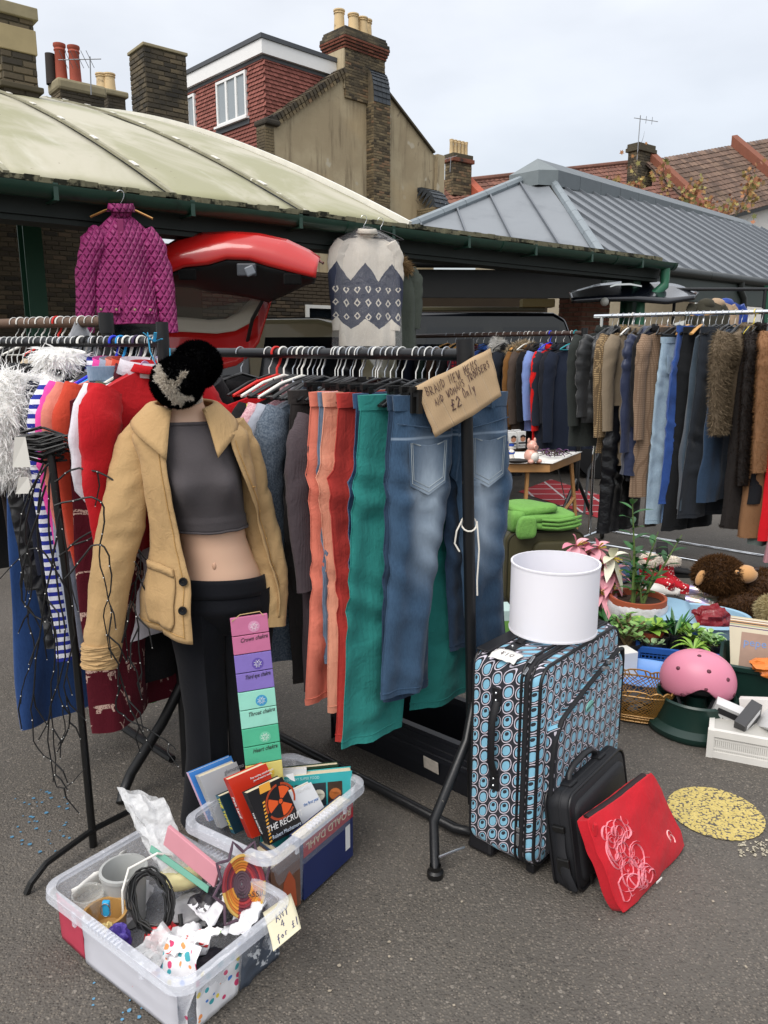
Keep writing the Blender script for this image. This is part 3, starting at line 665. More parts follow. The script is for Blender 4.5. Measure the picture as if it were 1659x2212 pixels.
party(ft,.1,.4,.45,M('orange_coping','a5543c',.8,var=.2),M('pale_lead','9aa0a4',.5))
def far_chimney(parent,ua,ub,vt,vb,depth,npots,ph,mat,bandmat):
    p0,p1=PT(ua,vt,depth),PT(ub,vt,depth);W=(p1-p0).length*.9;z0=PT(ua,vb,depth).z
    ux=Vector((.8,.6,0));D=.55
    o=brick_block(parent,'chimney_stack',p0+Vector((.12,0,0)),ux,W,D,p0.z-z0,z0,mat,MORT_D,90,int(ua),'fl',bw=.3,bh=.1,j=.015)
    slab(parent,'corbel_course',p0+Vector((.12,0,0)),ux,Vector((-.6,.8,0)),W,D,p0.z-.05,p0.z+.12,.1,bandmat,bev=.02)
    slab(parent,'corbel_course',p0+Vector((.12,0,0)),ux,Vector((-.6,.8,0)),W,D,p0.z+.123,p0.z+.3,.05,MORT_D,bev=.02)
    for k in range(npots):
        q=p0+Vector((.12,0,0))+ux*(W*(k+.5)/npots)+Vector((-.6,.8,0))*.28;pot(parent,(q.x,q.y,p0.z+.28),ph,W/npots*.42,POT_B)
far_chimney(ft,974,1033,345,420,36,5,.62,BR_STOCK,BR_RED)
aerial('slanting television aerial on the far five-pot chimney',972,338,372,35.8,5,.9,.5,.016)
ft2=thing('terraced_house','far terrace with brown tiled roof and rendered wall at right edge','house')
r0,r1=PT(1395,352,38),PT(1720,292,46)
u_=(r1-r0);u_.z=0;back=Vector((-u_.y,u_.x,0)).normalized()
A_=r0-Vector((0,0,3.0))-back*3.4;B_=r1-Vector((0,0,3.0))-back*3.4;up_=r0-A_
roof_plane(ft2,A_,B_,up_,TR2,.3,.33)
mb=MB();mb.add([A_-Vector((0,0,6))+back*.3,B_-Vector((0,0,6))+back*.3,B_+back*.3,A_+back*.3],[[0,1,2,3]]);obj('wall',mb,M('white_render','d9d6d0',.9),ft2)
mb=MB();mb.bar(A_-Vector((0,0,.05)),B_-Vector((0,0,.05)),.2,.15);obj('gutter',mb,M('black_gutter','20211f',.5),ft2)
party(ft2,.52,.5,.55,M('brown_coping','7a4a38',.85,var=.25),M('brown_fillet','6f5a48',.8))
party(ft2,.02,.4,.4,M('brown_coping','7a4a38'),M('pale_lead','9aa0a4'))
far_chimney(ft2,1374,1436,322,395,37.6,0,.5,BR_SOOT,MORT_D)
aerial('tall mast aerial on chimney beside the autumn tree',1376,250,345,37.4,3,.8,2.8,.02)
# ================================================================== grey standing-seam market roof
roof2=thing('market_shelter','grey standing-seam hipped market shelter roof with ridge lantern','canopy')
K0=Vector((3.4,12.5,3.0));K1=Vector((7.73+4.33*1.2,16.1+3.6*1.2,3.0));KL=Vector((-.75,12.3,3.0))
R0=Vector((3.35,16.4,4.92));R0L=Vector((2.75,16.3,4.92));R1=Vector((10.85,23.7,4.92))
ZINC=M('zinc_sheet','7d8287',.45,metal=.25,var=.12,vs=1.2,bump=.06,bs=3,dirt=('6a6f74',.8,.5,.8));ZINC2=M('zinc_seam','6a6f75',.45,metal=.35,var=.1);ZCAP=M('zinc_cap','60676b',.5,metal=.3,var=.15)
def seamed(A,B,Ct,Dt,step,pside):
    """panels between eave A-B and ridge Dt-Ct; seams run up the slope"""
    n=Vector(B-A).cross(Dt-A).normalized();n=n if n.z>0 else-n
    ax=(B-A).normalized();up=n.cross(ax);up=up if up.z>0 else-up
    W=(B-A).length;H=(Dt-A).dot(up);xl0,xl1=(Dt-A).dot(ax),(Ct-A).dot(ax)
    def ytop(x):
        if x<xl0:return H*x/xl0
        if x>xl1:return H*(W-x)/max(W-xl1,1e-3)
        return H
    x=0
    while x<W-.05:
        x2=min(x+step,W);ya,yb=ytop(x),ytop(x2);xs=sorted({x,x2,*[q for q in(xl0,xl1)if x<q<x2]})
        top=[A+ax*q+up*max(ytop(q),.01)for q in reversed(xs)]
        mb=MB();pl=[A+ax*(x+.004),A+ax*(x2-.004)]+top;mb.add([p+n*0 for p in pl],[list(range(len(pl)))]);obj('roof_panel',mb,ZINC,roof2)
        if yb>.15 and x2<W-.02:
            mb=MB();mb.bar(A+ax*x2+n*.02,A+ax*x2+up*(yb-.02)+n*.02,.03,.06,up=n);obj('standing_seam',mb,ZINC2,roof2)
        x=x2
K1s=K1+(R1-R0)*.0
seamed(K0,K1,R1,R0,.52,0)
seamed(KL,K0,R0,R0L,.72,0)
for a,b in((K0,R0),(KL,R0L)):
    n=8
    for k in range(n):
        p,q=a+(b-a)*(k/n),a+(b-a)*((k+.985)/n);mb=MB();mb.tube([p+Vector((0,0,.03)),q+Vector((0,0,.03))],.085,8);obj('hip_cap',mb,M('zinc_hip','828b90',.45,metal=.3),roof2,smooth=True)
rx=(R1-R0).normalized();rn=Vector((-rx.y,rx.x,0));nseg=13;RL=(R1-R0).length
for k in range(nseg):
    a,b=R0+rx*(RL*k/nseg-.15),R0+rx*(RL*(k+.985)/nseg-.15);mb=MB();w_=.5;pr=[(-w_,-.12),(-w_,.17),(0,.46),(w_,.17),(w_,-.12)]
    mb.loft([[p+rn*(s+.25)+Vector((0,0,z))for s,z in pr]for p in(a,b)],False);mb.add([a+rn*(s+.25)+Vector((0,0,z))for s,z in pr],[[0,1,2,3,4]]);mb.add([b+rn*(s+.25)+Vector((0,0,z))for s,z in pr],[[4,3,2,1,0]])
    obj('ridge_cap',mb,ZCAP,roof2)
a=R0-rx*.15;mb=MB()  # hipped nose of the lantern
n0,n1,n2=a+rn*.75,a-rn*.25,a-rx*.45+rn*.25
mb.add([n1+Vector((0,0,.17)),n0+Vector((0,0,.17)),n2+rn*.35+Vector((0,0,.13)),n2-rn*.35+Vector((0,0,.13)),a+rn*.25+Vector((0,0,.46)),n1+Vector((0,0,-.12)),n0+Vector((0,0,-.12)),n2+rn*.35+Vector((0,0,-.14)),n2-rn*.35+Vector((0,0,-.14))],[[0,3,4],[3,2,4],[2,1,4],[0,5,8,3],[3,8,7,2],[2,7,6,1]])
obj('lantern_nose',mb,M('zinc_nose','767e80',.5,metal=.25),roof2)
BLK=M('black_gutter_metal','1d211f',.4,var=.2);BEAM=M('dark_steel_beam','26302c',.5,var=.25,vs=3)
mb=MB();mb.tube([KL+Vector((0,-.08,-.06)),K0+Vector((.05,-.08,-.06))],.08,10);obj('gutter',mb,M('unlit_black_paint','090b0a',.7),roof2,smooth=True)  # black deepened so the paint carries the shade under the roof
kd=(K1-K0).normalized();kn=Vector((kd.y,-kd.x,0))
L_=(K1-K0).length
for k in range(4):
    mb=MB();mb.tube([K0+kd*(L_*k/4)+kn*.08+Vector((0,0,-.06)),K0+kd*(L_*(k+1)/4-.01)+kn*.08+Vector((0,0,-.06))],.085,10);obj('gutter_length',mb,BLK,roof2,smooth=True)
mb=MB();mb.bar(K0+Vector((.05,.05,-.33)),K1+Vector((0,0,-.33)),.12,.38);obj('eave_beam',mb,M('grey_steel_beam','343d3a',.5,var=.2,vs=2),roof2)
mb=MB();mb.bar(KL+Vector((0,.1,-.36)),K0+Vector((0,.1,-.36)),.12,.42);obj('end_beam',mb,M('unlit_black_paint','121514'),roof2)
q=PT(1600,610,15.2);mb=MB();mb.tube([(q.x,q.y,2.92),(q.x,q.y,2.75),(q.x+.12,q.y+.1,2.62),(q.x+.16,q.y+.15,2.4),(q.x+.16,q.y+.15,0)],.07,12);obj('downpipe',mb,BLK,roof2,smooth=True)
BRP=brick_mat('orange_red_brick',[(0,(.16,.06,.035)),(.5,(.26,.095,.055)),(1,(.2,.1,.07))])
for u,dep,wdt in((1255,13.6,.75),(1560,15.6,.8)):
    q=PT(u,700,dep);brick_block(roof2,'brick_pier',(q.x,q.y),(.8,.6),wdt,.5,2.7,0,BRP,MORT,160,int(u),'fl')
for u,dep in((1655,13.5),):
    q=PT(u,700,dep);mb=MB();mb.box((q.x,q.y,1.35),(.12,.12,2.7));obj('steel_post',mb,GREEN2,roof2)
back_w=MB();a=K0+Vector((-4,9.0,-3));b=K1+Vector((-4,9.5,-3));back_w.add([a,b,b+Vector((0,0,2.4)),a+Vector((0,0,2.4))],[[0,1,2,3]])
bwo=obj('boundary_wall',back_w,M('dim_boundary_wall','6a665e',.9,var=.25,vs=1),None,solid=.2);tag(bwo,'low pale wall far behind under the grey shelter roof','wall')
# ================================================================== autumn tree behind the shelter roof
tree=thing('autumn_tree','thin autumn tree with sparse yellow and orange leaves behind grey roof','tree',PT(1500,560,31)*Vector((1,1,0))if False else(PT(1500,560,31).x,31,0))
rg=random.Random(12);BARK=M('bark','4a4038',.9,var=.3);tr=MB();lf=[]
def branch(p,d,L,r,lvl):
    pts=[p];q=p;dd=d.normalized()
    for k in range(6):
        dd=(dd+Vector((rg.uniform(-.16,.16),rg.uniform(-.16,.16),rg.uniform(-.02,.12)))).normalized();q=q+dd*(L/6);pts.append(q)
        if lvl<3 and k>0 and rg.random()<.75:branch(q,(dd+Vector((rg.uniform(-1,1),rg.uniform(-1,1),rg.uniform(-.1,.6)))),L*rg.uniform(.4,.62),r*.5,lvl+1)
        if lvl>=1:lf.append((q,lvl))
    tr.tube(pts,[r*(1-.8*k/6)for k in range(7)],5)
for d,L in((Vector((-.6,0,1)),3.2),(Vector((-.15,.1,1)),2.9),(Vector((.35,0,.9)),2.6),(Vector((-1,0,.9)),3.2),(Vector((.1,0,.9)),2.2)):branch(Vector((0,0,4.0)),d,L,.06,0)
branch(Vector((-2.3,0,7.0)),Vector((-.1,0,1)),1.7,.03,2)
tr.tube([(0,0,0),(.05,0,2),(0,0,4.3)],[.14,.11,.08],8)
obj('trunk',tr,BARK,tree)
t=NT('autumn_leaf');t.set('Base Color',t.ramp(t.island(),[(0,(.2,.2,.06)),(.3,(.34,.27,.08)),(.6,(.36,.17,.06)),(.85,(.3,.1,.06)),(1,(.16,.18,.06))]));t.set('Roughness',.7);LEAFM=t.mat
lm=MB()
for q,l in lf:
    if q.z>8.0:
        if rg.random()<.7:continue
    for _ in range(1 if q.z>7.5 else rg.choice((0,0,1,1,2))):
        c_=q+Vector((rg.uniform(-.2,.2),rg.uniform(-.2,.2),rg.uniform(-.25,.05)));s=rg.uniform(.06,.12);R=Matrix.Rotation(rg.uniform(0,6),3,'Y')@Matrix.Rotation(rg.uniform(-.9,.9),3,'X')
        sh_=[(0,-1),(.35,-.4),(1,-.25),(.5,.1),(.75,.75),(.15,.45),(0,1.1),(-.15,.45),(-.75,.75),(-.5,.1),(-1,-.25),(-.35,-.4)]
        lm.add([c_+R@Vector((a*s,0,b*s))for a,b in sh_],[list(range(12))])
stuff(obj('crown',lm,LEAFM,tree))
# ================================================================== clothes: local x across the garment, y along the rail (away from the viewer's side), z up; origin on the rail
def unit_loop(n,p=.75,q=None):
    q=q or p
    r=[]
    for k in range(n):
        a=2*math.pi*k/n;c,s=math.cos(a),math.sin(a);r.append((math.copysign(abs(c)**p,c),math.copysign(abs(s)**q,s)))
    return r
def body_mb(w,L,d,top=-.13,slope=.07,flare=.05,seed=0,folds=5,amp=.02,puff=0,n=44,rows=30,waist=0,yoff=0,hemj=.012):
    lp=unit_loop(n,.85,1.15);rings=[];mb=MB()
    for i in range(rows+1):
        s=i/rows;a=w/2*(1+flare*s-waist*math.sin(min(1,s*1.6)*math.pi));b=d/2*(.3+.7*min(1,s*5));ring=[]
        if puff:b*=.72+.5*abs(math.sin(math.pi*s*L/puff))**.6
        for cx,cy in lp:
            x=a*cx;f=amp*(.25+s)*math.sin(cx*folds+seed*1.7+1.1*math.sin(s*3+seed))*(1-.3*abs(cy))
            f+=amp*.35*(.1+s)*math.sin(cx*folds*2.7+seed*5+2.2*s)
            wv=.014*n3(x*9,s*L*5,seed*3.1+cy)+.018*n3(x*4+5,s*L*2.2,seed*7.3)
            z=top-s*L-slope*abs(cx)**1.25*(1-s)**2+(hemj*n3(x*7,seed,3)if i==rows else 0)
            ring.append((x,b*cy+f+wv*(.3+s)+yoff,z))
        rings.append(ring)
    rings.append([(p[0]*.97,p[1]*.8,p[2]+.02)for p in rings[-1]])
    return mb.loft(rings,True,True,False)
def tube_mb(path,rx,ry,seed=0,wr=.08,n=20,rows=22,puff=0,end_in=True):
    """flattened cloth tube hanging along a path of (x, y, z); rx, ry lists interpolated"""
    def ip(lst,s):
        k=s*(len(lst)-1);i=min(int(k),len(lst)-2);f=k-i;a,b=lst[i],lst[i+1]
        return Vector(a).lerp(Vector(b),f)if not isinstance(a,(int,float))else a+(b-a)*f
    path=[Vector(p)for p in path];lp=unit_loop(n,.9,1.25);rings=[];mb=MB()
    for i in range(rows+1):
        s=i/rows;c=ip(path,s);a,b=ip(rx,s),ip(ry,s);t_=(ip(path,min(1,s+.05))-ip(path,max(0,s-.05))).normalized()
        xx=Vector((1,0,0));xx=(xx-t_*xx.dot(t_)).normalized();yy=t_.cross(xx).normalized()
        if puff:q=.75+.4*abs(math.sin(math.pi*s*6.5))**.6;a*=q;b*=q
        ring=[]
        for k,(cx,cy)in enumerate(lp):
            w_=1+wr*(1.4*n3(cx*1.3+seed*5,cy*1.3,s*7)+1.1*n3(cx*2+seed,cy*2,s*20+7)+.8*math.sin(s*34+cx*3+seed)*max(0,1-abs(s-.5)*3))
            ring.append(c+xx*(a*cx*w_)+yy*(b*cy*w_))
        rings.append(ring)
    if end_in:rings.append([rings[-1][k].lerp(ip(path,1.0),.1)+Vector((0,0,.02))for k in range(n)])
    return mb.loft(rings,True,True,False)
def coat(name,label,cat,mat,w=.46,L=.8,d=.09,sl=.6,seed=0,folds=5,amp=.02,puff=0,collar=.06,slw=.07,group=None,hood=False,collar_mat=None,sleeves=(1,1),flare=.05,slope=.07,rows=30,top=-.13,furm=None,furn=6000,furl=.03,sy=.0,slx=0,open_=None,lapel=False):
    o=thing(name,label,cat,group=group)
    bm=body_mb(w,L,d,top,slope,flare,seed,folds,amp,puff,rows=rows);obj('body',bm,mat,o,smooth=60)
    if furm:fur('fur',bm,furn,furl,furl*.1,furm,o,seed)
    for k,sd in enumerate((-1,1)):
        if not sleeves[k]:continue
        ys_=sy;sy=ys_-(d*.3 if sd<0 and not puff else 0);p=[(sd*(w/2-.035),sy*.3,top-slope+.012),(sd*(w/2+.015),sy,top-slope-.08),(sd*(w/2+.03+slx*.5),sy,top-slope-.28),(sd*(w/2+.01+slx),sy-.01,top-slope-sl)]
        sm=tube_mb(p,[slw*.75,slw,slw*.85,slw*.72],[slw*.4,slw*.5,slw*.4,slw*.32],seed+k*3.3,puff=puff);obj('sleeve',sm,mat,o,smooth=60)
        sy=ys_
        if furm:fur('fur',sm,furn//3,furl,furl*.1,furm,o,seed+k+5)
    if collar:
        mb=MB();n=22;rings=[]
        for i in range(4):
            h=i/3;rings.append([((.062+.018*h)*math.cos(a),(.05+.012*h)*math.sin(a),top-.022+collar*h-.035*(1+math.sin(a)*-1)*.5*(1-.3*h))for a in[2*math.pi*k/n for k in range(n)]])
        rings.append([(p[0]*1.12,p[1]*1.2,p[2]-collar*.7)for p in rings[-1]])
        cb=mb.loft(rings);obj('collar',cb,collar_mat or mat,o,smooth=60,solid=.006)
        if furm:fur('fur',cb,furn//6,furl,furl*.14,furm,o,seed+9)
    if lapel:
        mb=MB()
        for sd in(-1,1):mb.add([(sd*.05,-d*.3,top-.01),(sd*.13,-d*.55,top-.12),(sd*.09,-d*.58,top-.17),(sd*.015,-d*.62,top-.36),(sd*.01,-d*.55,top-.2)],[[0,1,2,3,4]])
        obj('lapel',mb,collar_mat or mat,o,solid=.006)
        for k in range(3):mb=MB();mb.lathe([(.001,.006),(.011,.005),(.012,0)],10);mb.xf(Matrix.Translation((.02,-d*.62,top-.42-k*.1))@Matrix.Rotation(rad(90),4,'X'));obj('button',mb,M('dark_button','1d1a18',.3),o)
    if hood:
        mb=MB();mb.sphere((0,d*.1+.0,top-.045),(.115,.075,.075),18,10,f=lambda p:1+.1*n3(p.x*2,p.y*2,p.z*2+seed));obj('hood',mb,mat,o,smooth=True)
    return o
def trousers(name,label,mat,w=.42,L=1.0,seed=0,hem=.2,knee=.2,d=.05,top=-.13,group=None,pockets=None,band=None,dz=(0,0),rise=.25,wr=.05,cat='trousers',belt_mat=None,spread=.012,sway=0,stitch=None):
    o=thing(name,label,cat,group=group);a=w/2;rc=random.Random(seed*7+1)
    CR=[[(rc.uniform(.1,1)*L,rc.uniform(-.09,.09),rc.uniform(.012,.03),rc.choice((-1,1))*rc.uniform(.004,.009))for _ in range(12)]for _ in(0,1)]
    for k,sd in enumerate((-1,1)):
        mb=MB();rows,n=46,30;lp=unit_loop(n,.92,1.4);rings=[];Lk=L+dz[k]
        for i in range(rows+1):
            s=i/rows;z=top-s*Lk;zr=s*Lk
            hip=min(1,zr/rise)
            if zr<rise:hw=a/2*(.93+.12*hip);cx0=sd*hw
            else:
                q=(zr-rise)/(Lk-rise);k1=min(1,q*2.2);hw=(a/2*1.05)*(1-k1)+knee/2*k1
                if q>.5:hw=knee/2+(hem/2-knee/2)*(q-.5)*2
                cx0=sd*(a/2*1.05+.006+spread*q)+sway*q*q+.012*math.sin(q*4+seed+k)
            th=d/2*(.75+.45*hip)*(1-.25*max(0,s-.4));ring=[]
            for cx,cy in lp:
                ww=.003*n3(cx*2.2+seed*3,zr*9,k*5+cy)+.010*n3(cx*1.6,zr*1.5,seed*2+k)+.007*math.sin(cx*5+seed+2*zr)+wr*.12*math.exp(-((zr-rise-.02)/.1)**2)*math.sin(zr*70+cx*3*sd)
                for z0_,sl_,wd_,am_ in CR[k]:ww+=am_*(1-abs(cx)**3)*math.exp(-((zr-z0_-sl_*cx)/wd_)**2)
                kn=wr*.14*math.exp(-((zr-Lk*.56)/.09)**2)*math.sin(zr*60-cx*4+seed)
                ring.append((cx0+hw*cx,th*cy+(ww+kn)*(.4+hip*.8),z+(.006*n3(cx*3,seed,k)if i==rows else 0)))
            rings.append(ring)
        rings.append([(p[0],p[1]*.7,p[2]+.02)for p in rings[-1]])
        mb.loft(rings,True,True,False);obj('leg',mb,mat,o,smooth=60)
        hr=rings[rows-1];hs=MB();hs.tube([(cx0+(p[0]-cx0)*1.01,p[1]*1.04,p[2])for p in hr+hr[:1]],.0016,4,False);obj('hem_seam',hs,belt_mat or mat,o)
        ss=MB();e_=n//2 if sd<0 else 0;ss.tube([(r[e_][0],r[e_][1]-.002,r[e_][2])for r in rings[1:rows]],.0018,4);obj('side_seam',ss,belt_mat or mat,o)
    b=MB();lp=unit_loop(40,.8);b.loft([[(cx*(a+.004)*(.94+.02*(1-h)),cy*(d/2*.78+.006),top+.012-h*.045)for cx,cy in lp]for h in(0,.5,1)],True,True);obj('waistband',b,belt_mat or mat,o,smooth=50)
    if band:
        b=MB();b.tube([(.0,-d/2-.004,top-.04),(.004,-d/2-.006,top-rise*.7),(.002,-d/2+.004,top-rise-.01)],.0022,5);obj('seat_seam',b,belt_mat or mat,o)
        for sd in(-1,1):b=MB();b.tube([(sd*.005,-d/2-.006,top-.1),(sd*a*.5,-d/2-.006,top-.085),(sd*a*.95,-d/2*.55,top-.07)],.002,5);obj('yoke_seam',b,mat,o)
        for k in(-.3,0,.3):
            b=MB();b.box((k*w,-d/2*.8-.009,top-.01),(.012,.004,.055));obj('belt_loop',b,belt_mat or mat,o,bev=.001)
    if pockets:
        for sd in(-1,1):
            pw,ph=pockets;cx=sd*a*.52;y=-d/2*1.12-.008;b=MB();nP=8
            ol=[(-pw/2,0),(-pw/4,-.012),(0,-.018),(pw/4,-.012),(pw/2,0),(pw/2*.9,-ph*.8),(0,-ph),(-pw/2*.9,-ph*.8)]
            b.prism(ol,0,.0025,Matrix.Translation((cx,y,top-.12))@Matrix.Rotation(rad(90),4,'X'));obj('back_pocket',b,mat,o,bev=.0012)
            if stitch:
                b=MB();m4=Matrix.Translation((cx,y-.003,top-.12))@Matrix.Rotation(rad(90),4,'X')
                for f in(.9,.82):b.tube([m4@Vector((p[0]*f,p[1]*f-.006,0))for p in ol[3:]+ol[:2]],.0011,4)
                obj('pocket_stitching',b,stitch,o)
    return o
# ------------------------------------------------------------------ hangers (shared meshes)
WIREM=M('white_coated_wire','dcdcd8',.3,var=.05);BLKP=M('black_plastic','141414',.35,var=.1);STEEL=M('steel_wire','b9bcc0',.25,metal=.9,var=.05);WOODH=M('pale_hanger_wood','b98a4e',.5,var=.2,vs=14)
def hook_pts(r=.022,drop=.085,barr=.019):
    R=barr+.004;pts=[(0,0,0)];pts=[(R*math.cos(a),0,R*math.sin(a))for a in[rad(200-10*k)for k in range(1,21)]]
    pts+=[(R*.98,0,-.012),(R*.5,0,-.04),(0,0,-.055),(0,0,-drop)];return pts
HG_={}
def hanger_meshes(barr):
    if barr in HG_:return HG_[barr]
    H={}
    def mk(nm,r,mat,drop=.085):b=MB();b.tube(hook_pts(drop=drop,barr=barr),r,6);return b.mesh('hook',mat,True)
    arm=[(-.2,0,-.15),(-.1,0,-.105),(0,0,-.08),(.1,0,-.105),(.2,0,-.15)]
    def arms(r,mat,flat=1,bar_=True,sc=1):
        b=MB();b.tube([(x*sc,y,z)for x,y,z in arm],r,8,flat=flat)
        if bar_:b.tube([(-.2*sc,0,-.15),(.2*sc,0,-.15)],r*.7,6)
        return b.mesh('arms',mat,True)
    H['wire']=(mk('w',.0019,WIREM),arms(.006,BLKP,.7));H['black']=(mk('b',.0035,BLKP),arms(.009,BLKP));H['white']=(mk('p',.0036,M('white_plastic','e2e0d8',.35)),arms(.006,M('white_plastic','e2e0d8')))
    H['steel']=(mk('s',.002,STEEL),arms(.01,BLKP,.6));H['wood']=(mk('s',.002,STEEL),arms(.016,WOODH,.45,False))
    for nm,cl in(('blue','2233cc'),('sky','1d8fd0'),('teal','1c8f98'),('red','c8251c'),('yellow','d8c23a'),('purple','3a2a4a'),('grey','8d9094')):
        m_=M('plastic_'+nm,cl,.35,var=.06);H[nm]=(mk(nm,.0045,m_),arms(.006,m_))
    b=MB();b.box((0,0,-.1),(.34,.012,.016));b.box((0,0,-.09),(.03,.012,.03))
    H['clip']=(mk('s',.002,STEEL),b.mesh('bar',BLKP))
    HG_[barr]=H;return H
cl_=MB();cl_.box((0,-.012,-.02),(.022,.008,.07));cl_.box((0,.012,-.02),(.022,.008,.07));cl_.box((0,0,.0),(.018,.03,.012));CLIPME=cl_.mesh('clip',BLKP)
class Rail:
    def __init__(s,name,p0,p1,r=.019):
        s.p0,s.p1=Vector(p0),Vector(p1);s.d=(s.p1-s.p0);s.L=s.d.length;s.d.normalize();s.r=r
        s.rz=math.atan2(-s.d.x,s.d.y);s.q=Vector((s.d.y,-s.d.x,0));s.rg=random.Random(hash(name)%1000 if False else len(name)*7+int(p0[0]*100));s.name=name
    def warp(s,t):return 1.72-(1.72-t)*.84 if s.name=='chrome rail' else t
    def at(s,t):return s.p0+s.d*t
    def t_for(s,u,z,off):
        """distance along the rail of a garment whose edge (off from the rail, across) shows at column u at height z"""
        k=(u-829.5)/FPX;best=(9,0)
        for i in range(0,int(s.L*200)):
            p=s.at(i/200)+s.q*off;zc=p.y*_c-(z-EYE)*_s;e=abs(p.x/zc-k)
            if e<best[0]:best=(e,i/200)
        return best[1]
    def hang(s,o,t,yaw=0,off=0,drop=0):
        yaw+={'chrome rail':-.3+s.rg.uniform(-.2,.2),'brown back rail':-.2+s.rg.uniform(-.15,.15)}.get(s.name,0)
        t=s.warp(t)
        drop-=.04 if s.name=='left clothes rail' else(.02 if s.name=='chrome rail' else 0)
        p=s.at(t)+s.q*off;o.location=(p.x,p.y,p.z-drop);o.rotation_euler=(0,0,s.rz+yaw);return o
    def hanger(s,kind,t,label,yaw=0,clips=None,tilt=0):
        hk,ar=hanger_meshes(s.r)[kind];o=thing('clothes_hanger',label,'hanger',group='hangers on the '+s.name)
        link('hook',hk,o);link('arms' if kind!='clip' else 'bar',ar,o)
        if clips:
            for c in clips:k=link('clip',CLIPME,o);k.location=(c,0,-.115)
        p=s.at(s.warp(t));o.location=p;o.rotation_euler=(0,tilt,s.rz+yaw);return o
def rail_u(rail,u,z=1.1,off=-.22):return rail.t_for(u,z,off)
BLACKT=M('chipped_black_tube','17181a',.35,var=.3,vs=12,dirt=('6d6a62',26,.68,.72),bump=.2,bs=40)
BLACKT2=M('matt_black_tube','141517',.45,var=.2)
BROWNT=M('brown_tube','3a2a24',.4,var=.25,vs=10);CHROME=M('chrome','d4d8dc',.12,metal=1,var=.03)
# ------------------------------------------------------------------ the five rails
RA=Rail('black trouser rail',(.245,2.335,1.592),(-1.08,3.56,1.60),.0185)
RB=Rail('left clothes rail',(-.735,2.62,1.632),(-2.3,3.53,1.64),.0165)
RCr=Rail('back left rail',(-1.27,3.62,1.735),(-3.1,4.5,1.74),.024)
RD=Rail('brown back rail',(1.84,7.25,1.77),(.25,8.8,1.77),.022)
RE=Rail('chrome rail',(3.05,5.2,1.872),(1.70,6.40,1.88),.016)
def rail_thing(R,label,mat,bits):
    o=thing('clothes_rail',label,'clothes rail');mb=MB();mb.tube([R.p0,R.p1],R.r,14);obj('top_bar',mb,mat,o,smooth=True);return o
oA=rail_thing(RA,'scuffed black clothes rail holding trousers and the cardboard sign',BLACKT,0)
p0=RA.p0;foot=Vector((.31,2.42,.06))
mb=MB();mb.tube([p0+Vector((-.005,0,.045)),p0+Vector((0,0,-.05))],.027,14);obj('end_socket',mb,BLACKT,oA,smooth=True)
mb=MB();mb.tube([p0+Vector((0,0,-.05)),p0.lerp(foot,.5),foot],.0185,12);obj('upright',mb,BLACKT,oA,smooth=True)
q=RA.q
mb=MB();f1=G(940,1893,.0);k1=G(937,1785,.12);k0=G(1008,1600,.36);mb.tube([foot+Vector((0,0,.42)),k0,k1+Vector((0,0,.02)),k1.lerp(f1,.35),f1+Vector((0,0,.012))],.016,12);obj('leg',mb,BLACKT,oA,smooth=True)
mb=MB();mb.lathe([(.001,0),(.026,0),(.026,.018),(.018,.024),(.018,.04)],14,f1);obj('foot_cap',mb,BLKP,oA,smooth=True)
mb=MB();mb.tube([f1+Vector((.012,.01,.06)),G(1003,1830,.05)],.004,6);obj('brace_rod',mb,STEEL,oA)
b0,b1=G(985,1790,.03),G(330,1445,.03)
mb=MB();mb.tube([foot+Vector((.1,.0,-.02)),b0+Vector((.05,-.02,0)),b0,b0.lerp(b1,.3),b1],.018,10);obj('base_bar',mb,BLACKT,oA,smooth=True)
pe=RA.p1;mb=MB();mb.tube([pe+Vector((0,0,.04)),(pe.x,pe.y,.03)],.0185,10);obj('upright',mb,BLACKT,oA,smooth=True)
mb=MB();mb.tube([foot+Vector((0,0,.4)),foot+q*.15+Vector((0,0,.15)),foot+q*.28+Vector((0,0,.012))],.016,10);obj('leg',mb,BLACKT,oA,smooth=True)
oB=rail_thing(RB,'black clothes rail on the left packed with coats and dresses',BLACKT2,0)
mb=MB();mb.tube([RB.p0+Vector((0,0,.065)),RB.p0+Vector((0,0,-.08)),(RB.p0.x,RB.p0.y,.05)],.021,4+8);obj('upright',mb,BLACKT2,oB,smooth=True)
lt,lm_,lb=G(350,1562,.28),G(272,1688,.06),G(262,1735,.012)
mb=MB();mb.tube([Vector((RB.p0.x,RB.p0.y,.42)),lt,lt.lerp(lm_,.85),lm_.lerp(lb,.4),lb],.019,12);obj('leg',mb,BLACKT2,oB,smooth=True)
mb=MB();mb.tube([G(250,1500,.04)+Vector((-.4,.3,0)),G(250,1560,.04),G(372,1640,.04)],.016,8);obj('base_bar',mb,BLACKT2,oB,smooth=True)
mb=MB();mb.tube([RB.p1,(RB.p1.x,RB.p1.y,.02)],.021,10);obj('upright',mb,BLACKT2,oB)
tk=MB();tk.tube([RB.p0+Vector((-.04,-.03,.03)),RB.p0+Vector((-.03,-.05,-.03)),RB.p0+Vector((.0,-.06,-.1)),RB.p0+Vector((.03,-.05,-.12))],.005,6,flat=.4);tk.tube([RB.p0+Vector((.03,-.03,-.02)),RB.p0+Vector((.035,-.05,-.12))],.005,6,flat=.4)
for k in range(4):tk.tube([RB.p0+Vector((-.02,-.03,.0)),RB.p0+Vector((-.05+.02*k,-.045,.03-.02*(k%2)))],.006,5,flat=.3)
tag(obj('ribbon_tie',tk,M('sky_ribbon','3aa0c8',.5)),'pale blue ribbon tied round the left rail end post','ribbon')
oC=rail_thing(RCr,'weathered clothes rail end behind the left rail below purple jacket',M('rusty_tube','5a4638',.7,var=.35,vs=14,dirt=('2a2420',9,.5,.7)),0)
